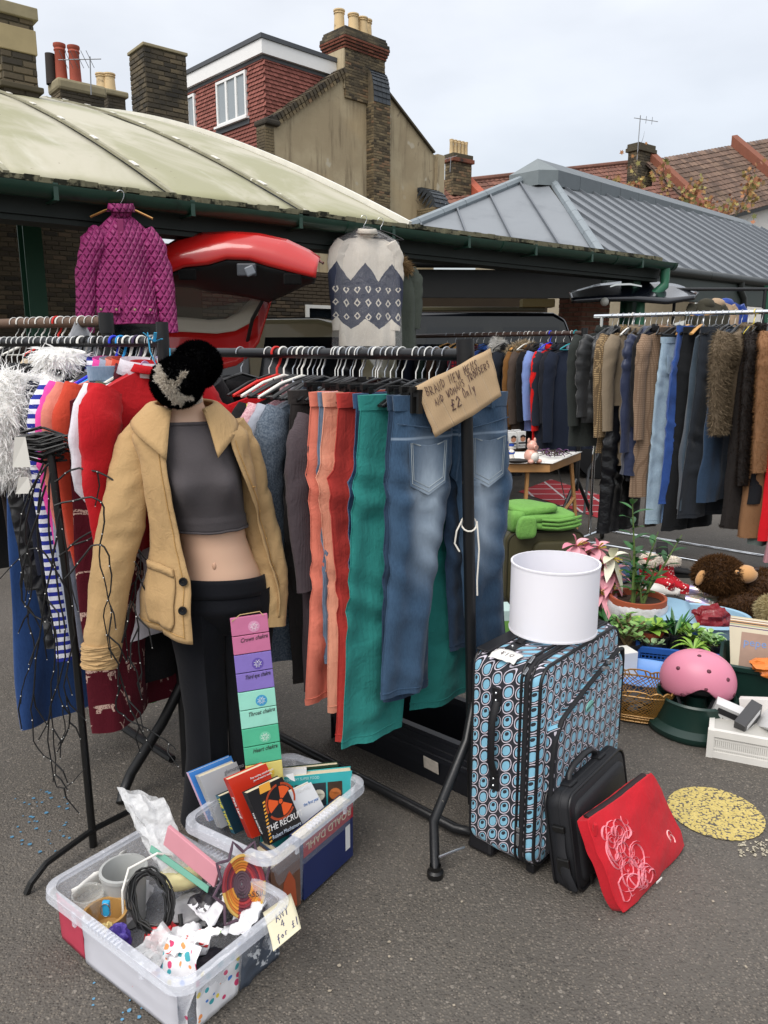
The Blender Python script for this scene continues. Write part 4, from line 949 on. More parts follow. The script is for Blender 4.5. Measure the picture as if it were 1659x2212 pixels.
mb=MB();mb.tube([RCr.p0+Vector((0,0,.04)),RCr.p0+Vector((0,0,-.05))],.034,12);mb.tube([RCr.p0,(RCr.p0.x,RCr.p0.y,.01)],.024,10);obj('upright',mb,BLACKT,oC,smooth=True)
mb=MB();mb.tube([RCr.p1,(RCr.p1.x,RCr.p1.y,.01)],.024,10);obj('upright',mb,BLACKT,oC)
oD=rail_thing(RD,'brown clothes rail at the back behind the folding table',BROWNT,0)
mb=MB();mb.tube([RD.p0+Vector((0,0,.045)),RD.p0+Vector((0,0,-.05))],.03,10);mb.tube([RD.p0,(RD.p0.x,RD.p0.y,.3)],.022,10);obj('upright',mb,BLACKT2,oD,smooth=True)
for sd in(-1,1):mb=MB();mb.tube([(RD.p0.x,RD.p0.y,.42),Vector((RD.p0.x,RD.p0.y,.02))+RD.q*(.32*sd)],.018,8);obj('leg',mb,BLACKT2,oD,smooth=True)
mb=MB();mb.tube([RD.p1,(RD.p1.x,RD.p1.y,.01)],.022,10);obj('upright',mb,BLACKT2,oD)
oE=rail_thing(RE,'shiny chrome clothes rail on the right with coats, jeans and furs',CHROME,0)
for P in(RE.p1-RE.d*.06,RE.p0+RE.d*.06):
    mb=MB();mb.tube([P,(P.x,P.y,.08)],.014,12);obj('upright',mb,CHROME,oE,smooth=True)
    a,b=Vector((P.x,P.y,.08))-RE.q*.24,Vector((P.x,P.y,.08))+RE.q*.24;mb=MB();mb.tube([a,b],.013,10);obj('end_foot',mb,CHROME,oE,smooth=True)
    for e in(a,b):
        mb=MB();mb.lathe([(.001,-.012),(.03,-.012),(.032,0),(.03,.012),(.001,.012)],16);mb.xf(Matrix.Translation((e.x,e.y,.033))@Matrix.Rotation(rad(90),4,'Y'));obj('castor',mb,BLKP,oE,smooth=True)
for off in(-.24,.24):
    mb=MB();mb.tube([Vector((RE.p0.x,RE.p0.y,.08))+RE.q*off,Vector((RE.p1.x,RE.p1.y,.08))+RE.q*off],.0125,10);obj('base_bar',mb,CHROME,oE,smooth=True)
# ================================================================== cloth materials
def denim(name,c1,c2,fade=0,rnd=0):
    if name in _mc:return _mc[name]
    t=NT(name);co=t.co();x,y,z=t.xyz(co);c=t.mix(t.noise(t.scale(co,1,1,.25),260,3),lin(c1),lin(c2))
    c=t.mix(t.smooth(t.noise(co,7,5,.65),.45,.75),c,t.mix(.45,c,lin(c2)))
    if fade:  # worn thighs and seat, a wash finish
        ax=t.m('ABSOLUTE',x);dx=t.m('SUBTRACT',ax,.115);g=t.m('MULTIPLY',t.smooth(t.m('ABSOLUTE',dx),.085,.01),t.m('MULTIPLY',t.smooth(z,-.28,-.42),t.smooth(z,-.78,-.5)))
        g2=t.m('MULTIPLY',t.smooth(t.m('ABSOLUTE',dx),.1,.0),t.m('MULTIPLY',t.smooth(z,-.2,-.3),t.smooth(z,-.5,-.36)))
        g=t.m('MULTIPLY',t.m('ADD',t.m('MULTIPLY',g,.75),t.m('MULTIPLY',g2,.5)),t.m('ADD',.4,t.noise(t.scale(co,2,2,.7),9,4,.65)));c=t.mix(t.m('MULTIPLY',g,fade,clamp=True),c,lin('a9b8c6'))
        sm=t.m('MULTIPLY',t.smooth(t.m('ABSOLUTE',t.m('ADD',z,.245)),.006,.001),.6);c=t.mix(sm,c,lin('8fa0b2'))
    t.set('Base Color',c);t.set('Roughness',.9);t.set('Sheen Weight',.15);t.set('Specular IOR Level',.2)
    w1=t.noise(t.scale(co,1,1,.5),12,4,.55,.8);tw=t.m('SINE',t.m('MULTIPLY',t.m('ADD',t.m('ADD',x,y),z),2400.));t.bump(t.m('ADD',w1,t.m('MULTIPLY',tw,.02)),.3,.02)
    _mc[name]=t.mat;return t.mat
def stripes(c,f,duty=.5,axis=2):
    return lambda t,x,y,z,b:t.mix(t.m('GREATER_THAN',t.m('FRACT',t.m('MULTIPLY',(x,y,z)[axis],f)),duty),b,lin(c))
def checkp(c,f,a=.5,lw=.25):
    def fn(t,x,y,z,b):
        s=t.m('ADD',x,y);g=t.m('MAXIMUM',t.m('LESS_THAN',t.m('FRACT',t.m('MULTIPLY',s,f)),lw),t.m('LESS_THAN',t.m('FRACT',t.m('MULTIPLY',z,f)),lw));return t.mix(t.m('MULTIPLY',g,a),b,lin(c))
    return fn
def quilt(name,col,k=.055,wr=.7):
    if name in _mc:return _mc[name]
    t=NT(name);co=t.co();x,y,z=t.xyz(co);c=lin(col);s=t.m('ADD',x,t.m('MULTIPLY',y,.6))
    def tri(v):return t.m('ABSOLUTE',t.m('SUBTRACT',t.m('FRACT',t.m('MULTIPLY',v,1/k)),.5))
    zz=t.m('MULTIPLY',z,.62);d=t.m('MINIMUM',tri(t.m('ADD',s,zz)),tri(t.m('SUBTRACT',s,zz)));pf=t.smooth(d,.0,.3)
    t.set('Base Color',t.mix(t.noise(co,8,4),tuple(q*.8 for q in c),tuple(q*1.1 for q in c)));t.set('Roughness',.6)
    t.bump(t.m('ADD',pf,t.m('MULTIPLY',t.noise(co,40,3),.35)),wr,.02);_mc[name]=t.mat;return t.mat
def reindeer(t,x,y,z,b):
    """scattered pale stag prints: antlers, head and body in each cell"""
    s=t.m('ADD',x,y);cw,ch=.075,.105;row=t.m('FLOOR',t.m('DIVIDE',z,ch));fx=t.m('SUBTRACT',t.m('FRACT',t.m('ADD',t.m('DIVIDE',s,cw),t.m('MULTIPLY',row,.5))),.5);fz=t.m('SUBTRACT',t.m('FRACT',t.m('DIVIDE',z,ch)),.5)
    X=t.m('MULTIPLY',fx,cw);Z=t.m('MULTIPLY',fz,ch);nz_=t.m('MULTIPLY',t.m('SUBTRACT',t.noise(t.vec(x,y,z),90,3),.5),.012)
    def ell(cx,cz,rx,rz):return t.m('LESS_THAN',t.m('ADD',t.m('ADD',t.m('POWER',t.m('DIVIDE',t.m('ABSOLUTE',t.m('SUBTRACT',X,cx)),rx),2.),t.m('POWER',t.m('DIVIDE',t.m('ABSOLUTE',t.m('SUBTRACT',Z,cz)),rz),2.)),t.m('MULTIPLY',nz_,60.)),1.)
    body=ell(.004,-.012,.013,.008);head=ell(-.008,.004,.005,.006)
    legs=t.m('MULTIPLY',t.m('LESS_THAN',t.m('ABSOLUTE',t.m('SUBTRACT',t.m('ABSOLUTE',t.m('SUBTRACT',X,.003)),.008)),.0022),t.m('MULTIPLY',t.m('LESS_THAN',Z,-.012),t.m('GREATER_THAN',Z,-.034)))
    aa=t.m('ABSOLUTE',t.m('SUBTRACT',t.m('ABSOLUTE',t.m('ADD',X,.008)),t.m('MULTIPLY',t.m('SUBTRACT',Z,.006),.55)));ant=t.m('MULTIPLY',t.m('LESS_THAN',t.m('ADD',aa,t.m('MULTIPLY',nz_,.3)),.002),t.m('MULTIPLY',t.m('GREATER_THAN',Z,.008),t.m('LESS_THAN',Z,.03)))
    m_=t.m('MAXIMUM',t.m('MAXIMUM',body,head),t.m('MAXIMUM',legs,ant));m_=t.m('MULTIPLY',m_,t.smooth(t.noise(t.vec(x,y,z),200,2),.36,.5));return t.mix(t.m('MULTIPLY',m_,.85),b,lin('d8b8a8'))
F_=FAB
JEAN=denim('washed_denim','213449','3d5873',.85);JEAN_D=denim('dark_denim','1c2b3c','344a64');JEAN_L=denim('light_denim','6d88a4','9fb4c8');JEAN_B=denim('bright_denim','1f3c78','34579c');JEAN_K=denim('black_denim','15191f','2a3038');JEAN_S=denim('slate_denim','27323c','44525e')
TEAL=F_('teal_cotton','2a7a74',wr=.3);CORAL=F_('coral_cotton','d87a66');PEACH=F_('peach_cotton','dc9a80');REDC=F_('brick_red_cotton','b23a34')
STITCH=M('pale_stitching','9aa3a6',.8)
# ================================================================== trouser rail, from the near end
def tA(u,z=1.1,off=-.21):return RA.t_for(u,z,off)
j1=RA.hang(trousers('jeans','faded mid blue jeans beside the rail post, back pockets showing',JEAN,.47,.93,1,.175,.19,.05,spread=.05,pockets=(.15,.17),band=True,dz=(0,-.06),stitch=STITCH,rise=.25),.07,-.22,off=.03)
mb=MB();mb.box((-.085,-.047,-.17),(.075,.002,.115));o=obj('size_ticket',mb,M('black_card','22242a',.4),j1)
text('XS',.03,M('white_print','dddddd',.6),o,Matrix.Translation((-.075,-.0485,-.218))@Matrix.Rotation(rad(90),4,'X'))
text('Su',.032,M('white_print','dddddd',.6),o,Matrix.Translation((-.1,-.0485,-.145))@Matrix.Rotation(rad(90),4,'X'),shear=.4)
text('Jea',.03,M('white_print','dddddd',.6),o,Matrix.Translation((-.075,-.0485,-.178))@Matrix.Rotation(rad(90),4,'X'),shear=.4)
RA.hang(trousers('jeans','dark blue jeans half hidden behind the faded pair',JEAN_D,.46,.96,2,.2,.21,.04,pockets=(.15,.17),dz=(.0,-.1)),.115,-.16,off=.035)
RA.hang(trousers('trousers','long wide teal green trousers',TEAL,.48,1.08,3,.25,.25,.04,dz=(.02,-.02),wr=.07,sway=-.05),.17,-.16,off=-.02)
RA.hang(trousers('trousers','coral red trousers whose legs end lowest beside the teal pair',REDC,.46,1.12,5,.16,.19,.04,dz=(.03,-.08),sway=-.03),.33,.02)
RA.hang(trousers('jeans','dark jeans showing one pocket between red and teal trousers',denim('mid_denim','233a58','3e5c80'),.44,.92,4,.17,.2,.04,pockets=(.13,.15)),.28,.03,off=.01)
RA.hang(trousers('trousers','light peach trousers hanging in a narrow strip',PEACH,.46,1.07,6,.16,.18,.04),.385,-.02)
RA.hang(trousers('trousers','bright coral trousers left of the peach pair',CORAL,.5,1.03,7,.21,.22,.045,pockets=(.13,.15),dz=(0,.02),sway=-.03),.435,.02)
RA.hang(trousers('jeans','frayed blue jeans leg peeping between the coral and peach trousers',denim('frayed_denim','4a5f78','7d92a8'),.4,.9,8,.12,.14,.03),.41,0,off=-.03)
RA.hang(coat('cardigan','charcoal brown knitted cardigan next to the coral trousers','cardigan',F_('charcoal_brown_knit','4a4145',knit=900),.46,1.0,.07,.55,9,top=-.15),.49,.02)
RA.hang(trousers('trousers','dark charcoal trousers behind the brown cardigan',F_('charcoal_suiting','33302f'),.46,1.02,10,.2,.22,.05),.55,-.03)
RA.hang(coat('cardigan','blue grey heather cardigan beside the mannequin sleeve','cardigan',F_('blue_heather_knit','4c5866','6d7884',knit=800),.5,.95,.07,.6,11),.63,.02)
RA.hang(coat('shirt','pale grey shirt with blue collar near the red hoodie','shirt',F_('pale_grey_cotton','a4a9b4'),.48,.7,.05,.5,12),.68,.0)
RA.hang(coat('jumper','pale pink speckled jumper left of the grey shirt','jumper',F_('pink_speckle_knit','c08a94','d8b4b8'),.48,.6,.05,.5,13),.74,.03)
RA.hang(coat('cardigan','black fluffy cardigan shoulder under a yellow peg','cardigan',F_('black_boucle','18181a'),.48,.55,.06,.5,14),.79,0)
RA.hang(coat('hoodie','bright red fleece hoodie on a red hanger','hoodie',F_('red_fleece','b8141c',weave=300),.52,.62,.1,.4,15,hood=True,amp=.03),.88,-.15)
RA.hang(coat('jacket','black coat hidden at the far end of the trouser rail','jacket',F_('black_wool','151517'),.5,.9,.08,.6,16),1.1,0)
rgh=random.Random(5)
for t_,kd in((.075,'clip'),(.115,'clip'),(.17,'clip'),(.28,'clip'),(.33,'clip'),(.385,'clip'),(.435,'clip'),(.53,'clip')):
    RA.hanger(kd,t_,'black clip hanger on the trouser rail',rgh.uniform(-.05,.05),(-.14,.14)if kd=='clip' else None)
for t_,kd,lb in((.49,'steel','black arm hanger with steel hook on the trouser rail'),(.63,'steel',0),(.68,'steel',0),(.79,'steel',0),(.74,'white','white plastic hanger on the trouser rail'),(.88,'red','red plastic hanger holding the red hoodie'),(.84,'white','white plastic hanger on the trouser rail'),(1.1,'steel',0)):
    RA.hanger(kd,t_,lb or 'black arm hanger with steel hook on the trouser rail',rgh.uniform(-.06,.06))
for t_ in(.15,.2,.25,.3,.36,.38,.45,.47,.53,.55,.57,.63,.65,.71,.77,.93):RA.hanger('wire',t_+rgh.uniform(-.008,.008),'white wire hanger hooked over the trouser rail',rgh.uniform(-.15,.15))
pg=MB();pg.box((0,0,0),(.012,.012,.06),top=(.6,.6));o=obj('clothes_peg',pg,M('yellow_peg','d4d040',.4),None,bev=.002);o.location=RA.at(.8)-RA.q*.19+Vector((0,-.06,-.2));tag(o,'yellow clothes peg clipped on the black cardigan','peg')
dk=MB();dk.lathe([(.001,.002),(.024,.002),(.025,0),(.001,0)],20);dk.xf(Matrix.Rotation(rad(90),4,'X'));o=obj('size_disc',dk,M('green_disc','1f7a52',.4));RA.hang(o,.54,0,-.1,.15);o.location+=Vector((.0,-.05,0));tag(o,'green round size disc on a black hanger','size disc')
mb=MB();mb.box((0,0,0),(.025,.014,.028));o=obj('size_cube',mb,M('pink_cube','d4788c',.4),None,bev=.003);RA.hang(o,.05,0,.02,.085);tag(o,'small pink size cube on a hanger beside the cardboard sign','size cube')
# ================================================================== left rail, from the near end
W1=F_('red_fine_knit','b01820',weave=500)
RB.hang(coat('jumper','plain red jumper with open neck behind the mannequin','jumper',W1,.5,.6,.1,.6,21,slw=.08,amp=.025,collar=.03,slope=.09,top=-.11),.0,.05,off=-.05)
RB.hang(coat('blouse','white blouse edge between red jumper and maroon dress','blouse',F_('white_cotton','d0ccd4'),.46,.9,.04,.3,22),.03,0,off=-.06)
RB.hang(coat('dress','maroon dress printed with pale stags','dress',F_('maroon_stag_print','561220',pat=reindeer,sheen=.05),.56,1.16,.1,.0,23,flare=.12,sleeves=(0,0),amp=.03,top=-.15),.08,.02,off=-.04)
RB.hang(coat('shirt','orange red shirt strip left of the maroon dress','shirt',F_('orange_red_cotton','b8402c'),.54,.6,.05,.55,24),.14,0)
RB.hang(coat('jumper','soft salmon jumper on the left rail','jumper',F_('salmon_knit','c87868'),.56,.55,.06,.5,25),.17,-.03)
RB.hang(coat('jacket','khaki green jacket shoulder behind the mannequin hat','jacket',F_('khaki_twill','4d5040'),.5,.8,.06,.6,26),.12,.08,off=.06)
RB.hang(coat('top','pale grey blue long top on the left rail','top',F_('grey_blue_jersey','8f97a8'),.52,.95,.05,.85,27),.2,.0)
RB.hang(coat('top','bright pink top strip on the left rail','top',F_('bright_pink','d84898'),.52,.62,.05,.5,28),.235,0)
RB.hang(coat('top','blue and white striped long sleeved top','top',F_('blue_white_stripe','d8dae2',pat=stripes('26308c',34,.52)),.54,.95,.06,.9,29,slw=.075),.265,.02)
RB.hang(coat('cardigan','navy ribbed cardigan on the left rail','cardigan',F_('navy_rib','1c2030',knit=700),.56,.8,.07,.6,30),.315,0)
RB.hang(trousers('jeans','light blue jeans strip on the left rail',JEAN_L,.5,.85,31,.2,.2,.05,top=-.2),.345,0)
RB.hang(coat('coat','black quilted coat at the left edge','coat',quilt('black_quilt','1c1d1f',.05,.5),.6,.95,.13,.65,32,hood=True,slw=.085),.36,.0)
RB.hang(coat('skirt','long dark blue denim skirt hanging low at the left edge','skirt',denim('skirt_denim','17305a','26467a'),.5,1.3,.1,0,33,sleeves=(0,0),collar=0,flare=.3),.5,.0)
RB.hang(coat('coat','black leather jacket behind the white fur','coat',M('black_leather','17181a',.35,var=.2,bump=.4,bs=30,bd=.01),.52,.7,.12,.6,34),.45,.06)
wf=coat('fur_coat','shaggy white faux fur jacket at the left edge','fur coat',M('white_fur_base','e6e4e0',.9),.42,.34,.18,.28,35,furm=FURM('bright_white_fur','e6e5e2','fbfbfa'),furn=14000,furl=.05,slw=.1,collar=.07)
RB.hang(wf,.38,0,off=-.1,drop=-.02)
RB.hang(coat('skirt','green and white striped skirt hem under the maroon dress','skirt',F_('green_white_stripe','d6d8d0',pat=stripes('3c8c4c',22,.5,0)),.4,1.22,.08,0,36,sleeves=(0,0),collar=0,flare=.25),.16,0,off=.12)
RB.hang(trousers('jeans','pale jeans hem under the maroon dress',JEAN_L,.36,1.2,37,.2,.2,.05),.13,0,off=-.03)
RB.hang(coat('coat','long black coat behind the mannequin legs','coat',F_('black_wool','151517'),.5,1.08,.1,.6,38,flare=.2),.08,0,off=.1)
RB.hang(coat('blouse','lilac blouse shoulder below a pink disc','blouse',F_('lilac_satin','b8a8c8',rough=.5),.36,.4,.05,.3,39),.06,.1,off=.1)
for t_,kd in[(.02,'black'),(.06,'black'),(.10,'white'),(.12,'purple'),(.14,'steel'),(.17,'white'),(.2,'sky'),(.235,'blue'),(.265,'steel'),(.315,'black'),(.345,'clip'),(.37,'black'),(.40,'white'),(.42,'black'),(.5,'clip'),(.05,'grey')]:
    RB.hanger(kd,t_,{'black':'black plastic hanger on the left rail','white':'white plastic hanger on the left rail','steel':'black arm hanger with steel hook on the left rail','clip':'black clip hanger on the left rail','sky':'sky blue plastic hanger on the left rail','blue':'royal blue plastic hanger on the left rail','purple':'dark purple plastic hanger on the left rail','grey':'grey plastic hanger on the left rail'}[kd],rgh.uniform(-.1,.1))
for k in range(26):RB.hanger('wire',.03+k*.034,'white wire hanger among the others on the left rail',rgh.uniform(-.25,.25))
ds=MB();ds.lathe([(.001,.002),(.03,.002),(.031,0),(.001,0)],20);ds.xf(Matrix.Rotation(rad(90),4,'X'));o=obj('size_disc',ds,M('lilac_disc','b58ab0',.4));RB.hang(o,.02,.2,.0,.13);o.location+=Vector((-.02,-.1,0));tag(o,'round lilac size disc beside the fluffy hat','size disc')
# ------------------------------------------------------------------ back left rail: hangers and one pale net
for k in range(13):RCr.hanger(('wire','wire','white')[k%3],.06+k*.045,'white hanger on the weathered back rail',rgh.uniform(-.3,.3))
RCr.hanger('red',.31,'red plastic hanger on the weathered back rail')
nt_=coat('scarf','pale grey net scarf pinched over the back left rail','scarf',F_('grey_net','9a9ca0',rough=.8),.3,.4,.06,0,41,sleeves=(0,0),collar=0,slope=.16,top=.02,flare=.3);RCr.hang(nt_,.17,.3)
RCr.hang(coat('coat','dark brown coat on the weathered back rail','coat',F_('dark_brown_wool','2a2320'),.5,.9,.1,.6,42),.5)
RCr.hang(coat('blouse','cream blouse on the weathered back rail','blouse',F_('cream_cotton','b8a890'),.5,.6,.06,.5,43),.25)
RCr.hang(coat('dress','black dress on the weathered back rail','dress',F_('black_wool','151517'),.46,1.1,.08,.3,44),.75)
# ================================================================== brown back rail
def tD(u,off=-.24,z=1.3):return RD.t_for(u,z,off)
NAVY=F_('navy_wool','1a2130',knit=600)
jn=RD.hang(coat('jumper','navy jumper with gingham shirt collar at the back rail end','jumper',NAVY,.5,.95,.1,.8,51,collar=.05,collar_mat=F_('gingham','c8c8d4',pat=checkp('3a3c70',90,.7,.5))),.09,-.25)
mb=MB();mb.add([(-.07,-.055,-.14),(.07,-.055,-.14),(.0,-.062,-.32)],[[0,1,2]]);obj('shirt_front',mb,F_('gingham','c8c8d4'),jn,solid=.004)
RD.hang(coat('jacket','dark blazer next to the navy jumper','jacket',F_('dark_suit','1d1f26'),.5,.85,.08,.62,52),.17,0)
RD.hang(coat('jacket','charcoal navy suit jacket on the back rail','jacket',F_('charcoal_navy','272b36'),.52,1.0,.08,.65,53,lapel=True),.25,0)
RD.hang(coat('jumper','bright red jumper on the back rail','jumper',F_('bright_red_knit','c41a18'),.5,.95,.07,.7,54),.33,0)
RD.hang(coat('shirt','sky blue shirt on the back rail','shirt',F_('sky_blue_cotton','7488bc'),.54,.78,.07,.6,55,slw=.085),.39,0)
RD.hang(coat('jacket','black jacket behind the sky blue shirt','jacket',F_('black_wool','151517'),.52,.95,.08,.62,56),.46,0)
RD.hang(coat('jacket','dark taupe jacket on the back rail','jacket',F_('taupe_wool','4a3f38'),.54,.98,.08,.65,57),.53,0)
RD.hang(coat('jacket','mustard brown corduroy jacket on the back rail','jacket',F_('mustard_cord','6f4c26',knit=400),.56,1.0,.08,.68,58),.6,0)
pk=RD.hang(coat('parka','dark navy parka with beige fur hood on the back rail','parka',F_('navy_shell','1b2029'),.58,1.0,.12,.68,59,collar=0),.7,0)
mb=MB();mb.tube([(-.16,-.02,-.19),(-.1,-.06,-.14),(0,-.07,-.12),(.1,-.06,-.14),(.16,-.02,-.19)],[.03,.04,.045,.04,.03],8);fur('fur_trim',mb,2500,.05,.006,FURM('beige_fur','8a7a62','d0c0a4'),pk,3)
RD.hang(coat('coat','long black overcoat behind the parka on the back rail','coat',F_('black_wool','151517'),.56,1.3,.12,.7,60),.85,0)
wcol=RD.hang(coat('coat','black coat with white fur collar behind the cardboard sign','coat',F_('black_wool2','121214'),.52,.9,.1,.65,61,collar=0),1.0,.2)
mb=MB();mb.tube([(-.1,-.05,-.28),(-.08,-.06,-.13),(0,-.02,-.07),(.09,-.05,-.13),(.12,-.05,-.2)],[.03,.05,.05,.045,.03],8);fur('fur_collar',mb,2500,.045,.006,FURM('white_fur','d8d6d0','f2f1ee'),wcol,5)
RD.hang(coat('jacket','denim jacket beside the white fur collar','jacket',JEAN_B,.5,.6,.09,.55,62),1.12,.1)
RD.hang(coat('shirt','red tartan shirt on the far part of the back rail','shirt',F_('red_tartan','8a1c24',pat=checkp('1a1a2a',30,.8,.4)),.5,.7,.08,.55,63),1.28,0)
for k in range(7):RD.hang(coat('jacket',('black evening jacket','dark grey jacket','brown suede jacket','dark green jacket','black velvet jacket','dark blue jacket','black wool jacket')[k]+' hanging far along the back rail','jacket',F_('back_cloth%d'%k,('17171a','2c2d30','3a2a20','1c2a24','141416','1a2030','1a1a1a')[k]),.5,.8,.08,.6,70+k),1.38+k*.1,0)
for k in range(4):RD.hanger('wood',1.3+k*.11,'pale wooden hanger on the far part of the back rail',rgh.uniform(-.3,.3))
RD.hanger('wood',.7,'pale wooden hanger holding the navy parka',.1);RD.hanger('teal',.09,'teal plastic hanger holding the navy jumper',-.25);RD.hanger('blue',.36,'blue plastic hanger on the back rail');RD.hanger('white',.6,'white plastic hanger on the back rail')
for k in range(16):RD.hanger('wire',.13+k*.085,'white wire hanger on the back rail',rgh.uniform(-.3,.3))
# ================================================================== chrome rail (near end is off to the right)
def tE(u,z=1.2,off=-.24):return RE.t_for(u,z,off)
puf=M('black_puffer','1d1f21',.5,var=.15,sheen=.2,bump=.5,bs=25,bd=.01)
RE.hang(coat('coat','dark green grey coat hem at the left end of the chrome rail','coat',F_('green_grey_wool','2c302e'),.56,.92,.1,.68,81),1.70,0)
RE.hang(coat('puffer_jacket','black hooded puffer jacket at the left end of the chrome rail','jacket',puf,.56,.72,.17,.6,82,puff=.12,hood=True,slw=.085,collar=0),1.62,.1)
RE.hang(coat('jacket','black leather jacket on the chrome rail','jacket',M('black_leather','17181a'),.54,.6,.1,.45,83,slw=.08),1.52,.05)
RE.hang(coat('jacket','tan houndstooth jacket on the chrome rail','jacket',F_('houndstooth','a08864',pat=checkp('3a2c20',70,.75,.5)),.58,.95,.1,.75,84,slw=.08,lapel=True),1.47,0)
RE.hang(coat('overcoat','taupe wool overcoat on the chrome rail','coat',F_('taupe_overcoat','7d705e'),.56,1.05,.1,.7,85,lapel=True),1.36,0)
RE.hang(coat('puffer_coat','long navy puffer coat on the chrome rail','coat',M('navy_puffer','1a2440',.5,var=.15,sheen=.2,bump=.5,bs=25,bd=.01),.54,1.1,.16,.85,86,puff=.15,hood=True,slw=.08,collar=0),1.26,.05)
RE.hang(trousers('trousers','shiny black long trousers hanging below the taupe overcoat',M('black_satin','101114',.3,var=.2,bump=.5,bs=12,bd=.02),.42,1.0,87,.26,.24,.07,top=-.72),1.42,0,off=-.06)
RE.hang(coat('coat','plain black wool coat on the chrome rail','coat',F_('black_wool','151517'),.52,1.15,.08,.65,88,lapel=True),1.16,0)
RE.hang(coat('overcoat','long fawn tweed overcoat on the chrome rail','coat',F_('fawn_tweed','8a7460',pat=checkp('5a4434',60,.5,.3)),.52,1.27,.1,.75,89,lapel=True),1.10,0)
RE.hang(trousers('trousers','brown check trousers below the tweed overcoat',F_('brown_check','453d36'),.36,1.5,90,.2,.2,.05),1.05,0)
RE.hang(trousers('jeans','pale ice blue jeans on the chrome rail',denim('ice_denim','7890a4','a8bcc8'),.46,1.4,91,.24,.22,.06,top=-.2,pockets=(.14,.16)),.95,0)
RE.hang(trousers('jeans','bright blue flared denim on the chrome rail',JEAN_B,.44,1.3,92,.34,.24,.06,top=-.12),.89,0)
RE.hang(trousers('jeans','mid blue turned-up jeans on the chrome rail',denim('turnup_denim','3d5a80','7088a8'),.42,1.45,93,.2,.2,.06),.82,0)
RE.hang(trousers('trousers','black narrow trousers on the chrome rail',F_('black_twill','17191c'),.42,1.5,94,.3,.22,.05),.78,0)
RE.hang(coat('skirt','slate flared denim skirt on the chrome rail','skirt',JEAN_S,.42,1.32,.1,0,95,sleeves=(0,0),collar=0,flare=.35),.72,0)
RE.hang(trousers('jeans','black jeans with dark wide legs on the chrome rail',JEAN_K,.44,1.38,96,.34,.26,.07),.63,0)
RE.hang(coat('skirt','dark navy denim skirt beside the furs','skirt',JEAN_D,.42,1.25,.08,0,97,sleeves=(0,0),collar=0,flare=.2),.55,0)
f1_=coat('fur_coat','grey brown hooded fur jacket hanging from a yellow hanger','fur coat',M('fur_base1','6a5c4a',.9),.6,.66,.24,.66,98,hood=True,slw=.1,furm=FURM('grey_brown_fur','4f4436','9c8c74'),furn=20000,furl=.034);RE.hang(f1_,.38,.05)
f2_=coat('fur_coat','long very dark brown fur coat on the chrome rail','fur coat',M('fur_base2','1c1715',.9),.56,1.4,.22,1.0,99,slw=.09,furm=FURM('black_brown_fur','120e0c','3a302a'),furn=20000,furl=.026);RE.hang(f2_,.27,0)
f3_=coat('fur_coat','long caramel fur coat near the right edge','fur coat',M('fur_base3','7d5a3c',.9),.56,1.45,.22,.9,100,slw=.1,furm=FURM('caramel_fur','6a4a30','a87e58'),furn=20000,furl=.018);RE.hang(f3_,.13,.05)
RE.hang(coat('dress','black lace dress at the right edge','dress',F_('black_lace','16171b'),.5,1.2,.09,.5,101,flare=.3),.02,0)
RE.hang(coat('dress','bright red dress at the right edge','dress',F_('dress_red','b8101c'),.44,1.45,.1,0,102,sleeves=(0,0),flare=.4),-.05,0)
RE.hang(coat('skirt','dusty pink tulle skirt touching low at the right edge','skirt',F_('dusty_pink_tulle','a87880'),.4,1.6,.12,0,103,sleeves=(0,0),collar=0,flare=.5),-.12,0)
RE.hang(coat('shawl','grey green fringed shawl beside the caramel fur','shawl',F_('grey_green_knit','5c6662'),.3,1.5,.06,0,104,sleeves=(0,0),collar=0),.08,0,off=-.1)
RE.hanger('yellow',.37,'pale yellow plastic hanger holding the grey fur');RE.hanger('white',1.44,'white plastic hanger on the chrome rail')
for k in range(30):RE.hanger('steel' if k%2 else 'wire',.1+k*.053,'thin metal hook hanger on the chrome rail',rgh.uniform(-.3,.3))
RE.hanger('wood',.92,'pale wooden hanger between the jeans on the chrome rail');RE.hanger('wood',.8,'second pale wooden hanger to the right of the pale jeans')
# ================================================================== mannequin and what it wears
MX=Matrix.Translation((-.605,2.35,0))@Matrix.Rotation(rad(20),4,'Z')
TB=[(.70,.16,.115,0),(.80,.168,.118,0),(.88,.158,.108,0),(.95,.134,.094,-.004),(1.02,.121,.086,-.006),(1.09,.124,.09,-.008),(1.16,.135,.1,-.01),(1.22,.142,.106,-.012),(1.29,.15,.1,-.004),(1.345,.168,.086,.004),(1.375,.165,.074,.008),(1.395,.125,.066,.01),(1.415,.075,.06,.008),(1.44,.057,.057,.0),(1.49,.053,.055,-.006),(1.54,.05,.053,-.01)]
def tbl(z,add=0):
    for p,q in zip(TB,TB[1:]):
        if z<=q[0]or q is TB[-1]:
            f=max(0,min(1,(z-p[0])/(q[0]-p[0])));f2=f;a,b,c=(p[i]+(q[i]-p[i])*f2 for i in(1,2,3));break
    cx=.085*max(0,min(1,(1.42-z)/.5));a*=.84 if z<1.41 else 1;return cx,c,a+add,b+add
def ringm(z,add=0,n=40,bust=.034,arc=None):
    cx,cy,a,b=tbl(z,add);r=[]
    for k in range(n):
        ph=2*math.pi*k/n;x,y=a*math.sin(ph),-b*math.cos(ph)
        dd=bust*math.exp(-((z-1.2)/.055)**2)*max(math.exp(-((ph-s)/.36)**2)for s in(.62,2*math.pi-.62));y-=dd
        r.append(MX@Vector((cx+x,cy+y,z)))
    return r
def zs(a,b,n):return[a+(b-a)*i/n for i in range(n+1)]
SKIN=M('mannequin_skin',(.62,.40,.28),.42,var=.03,sss=.06)
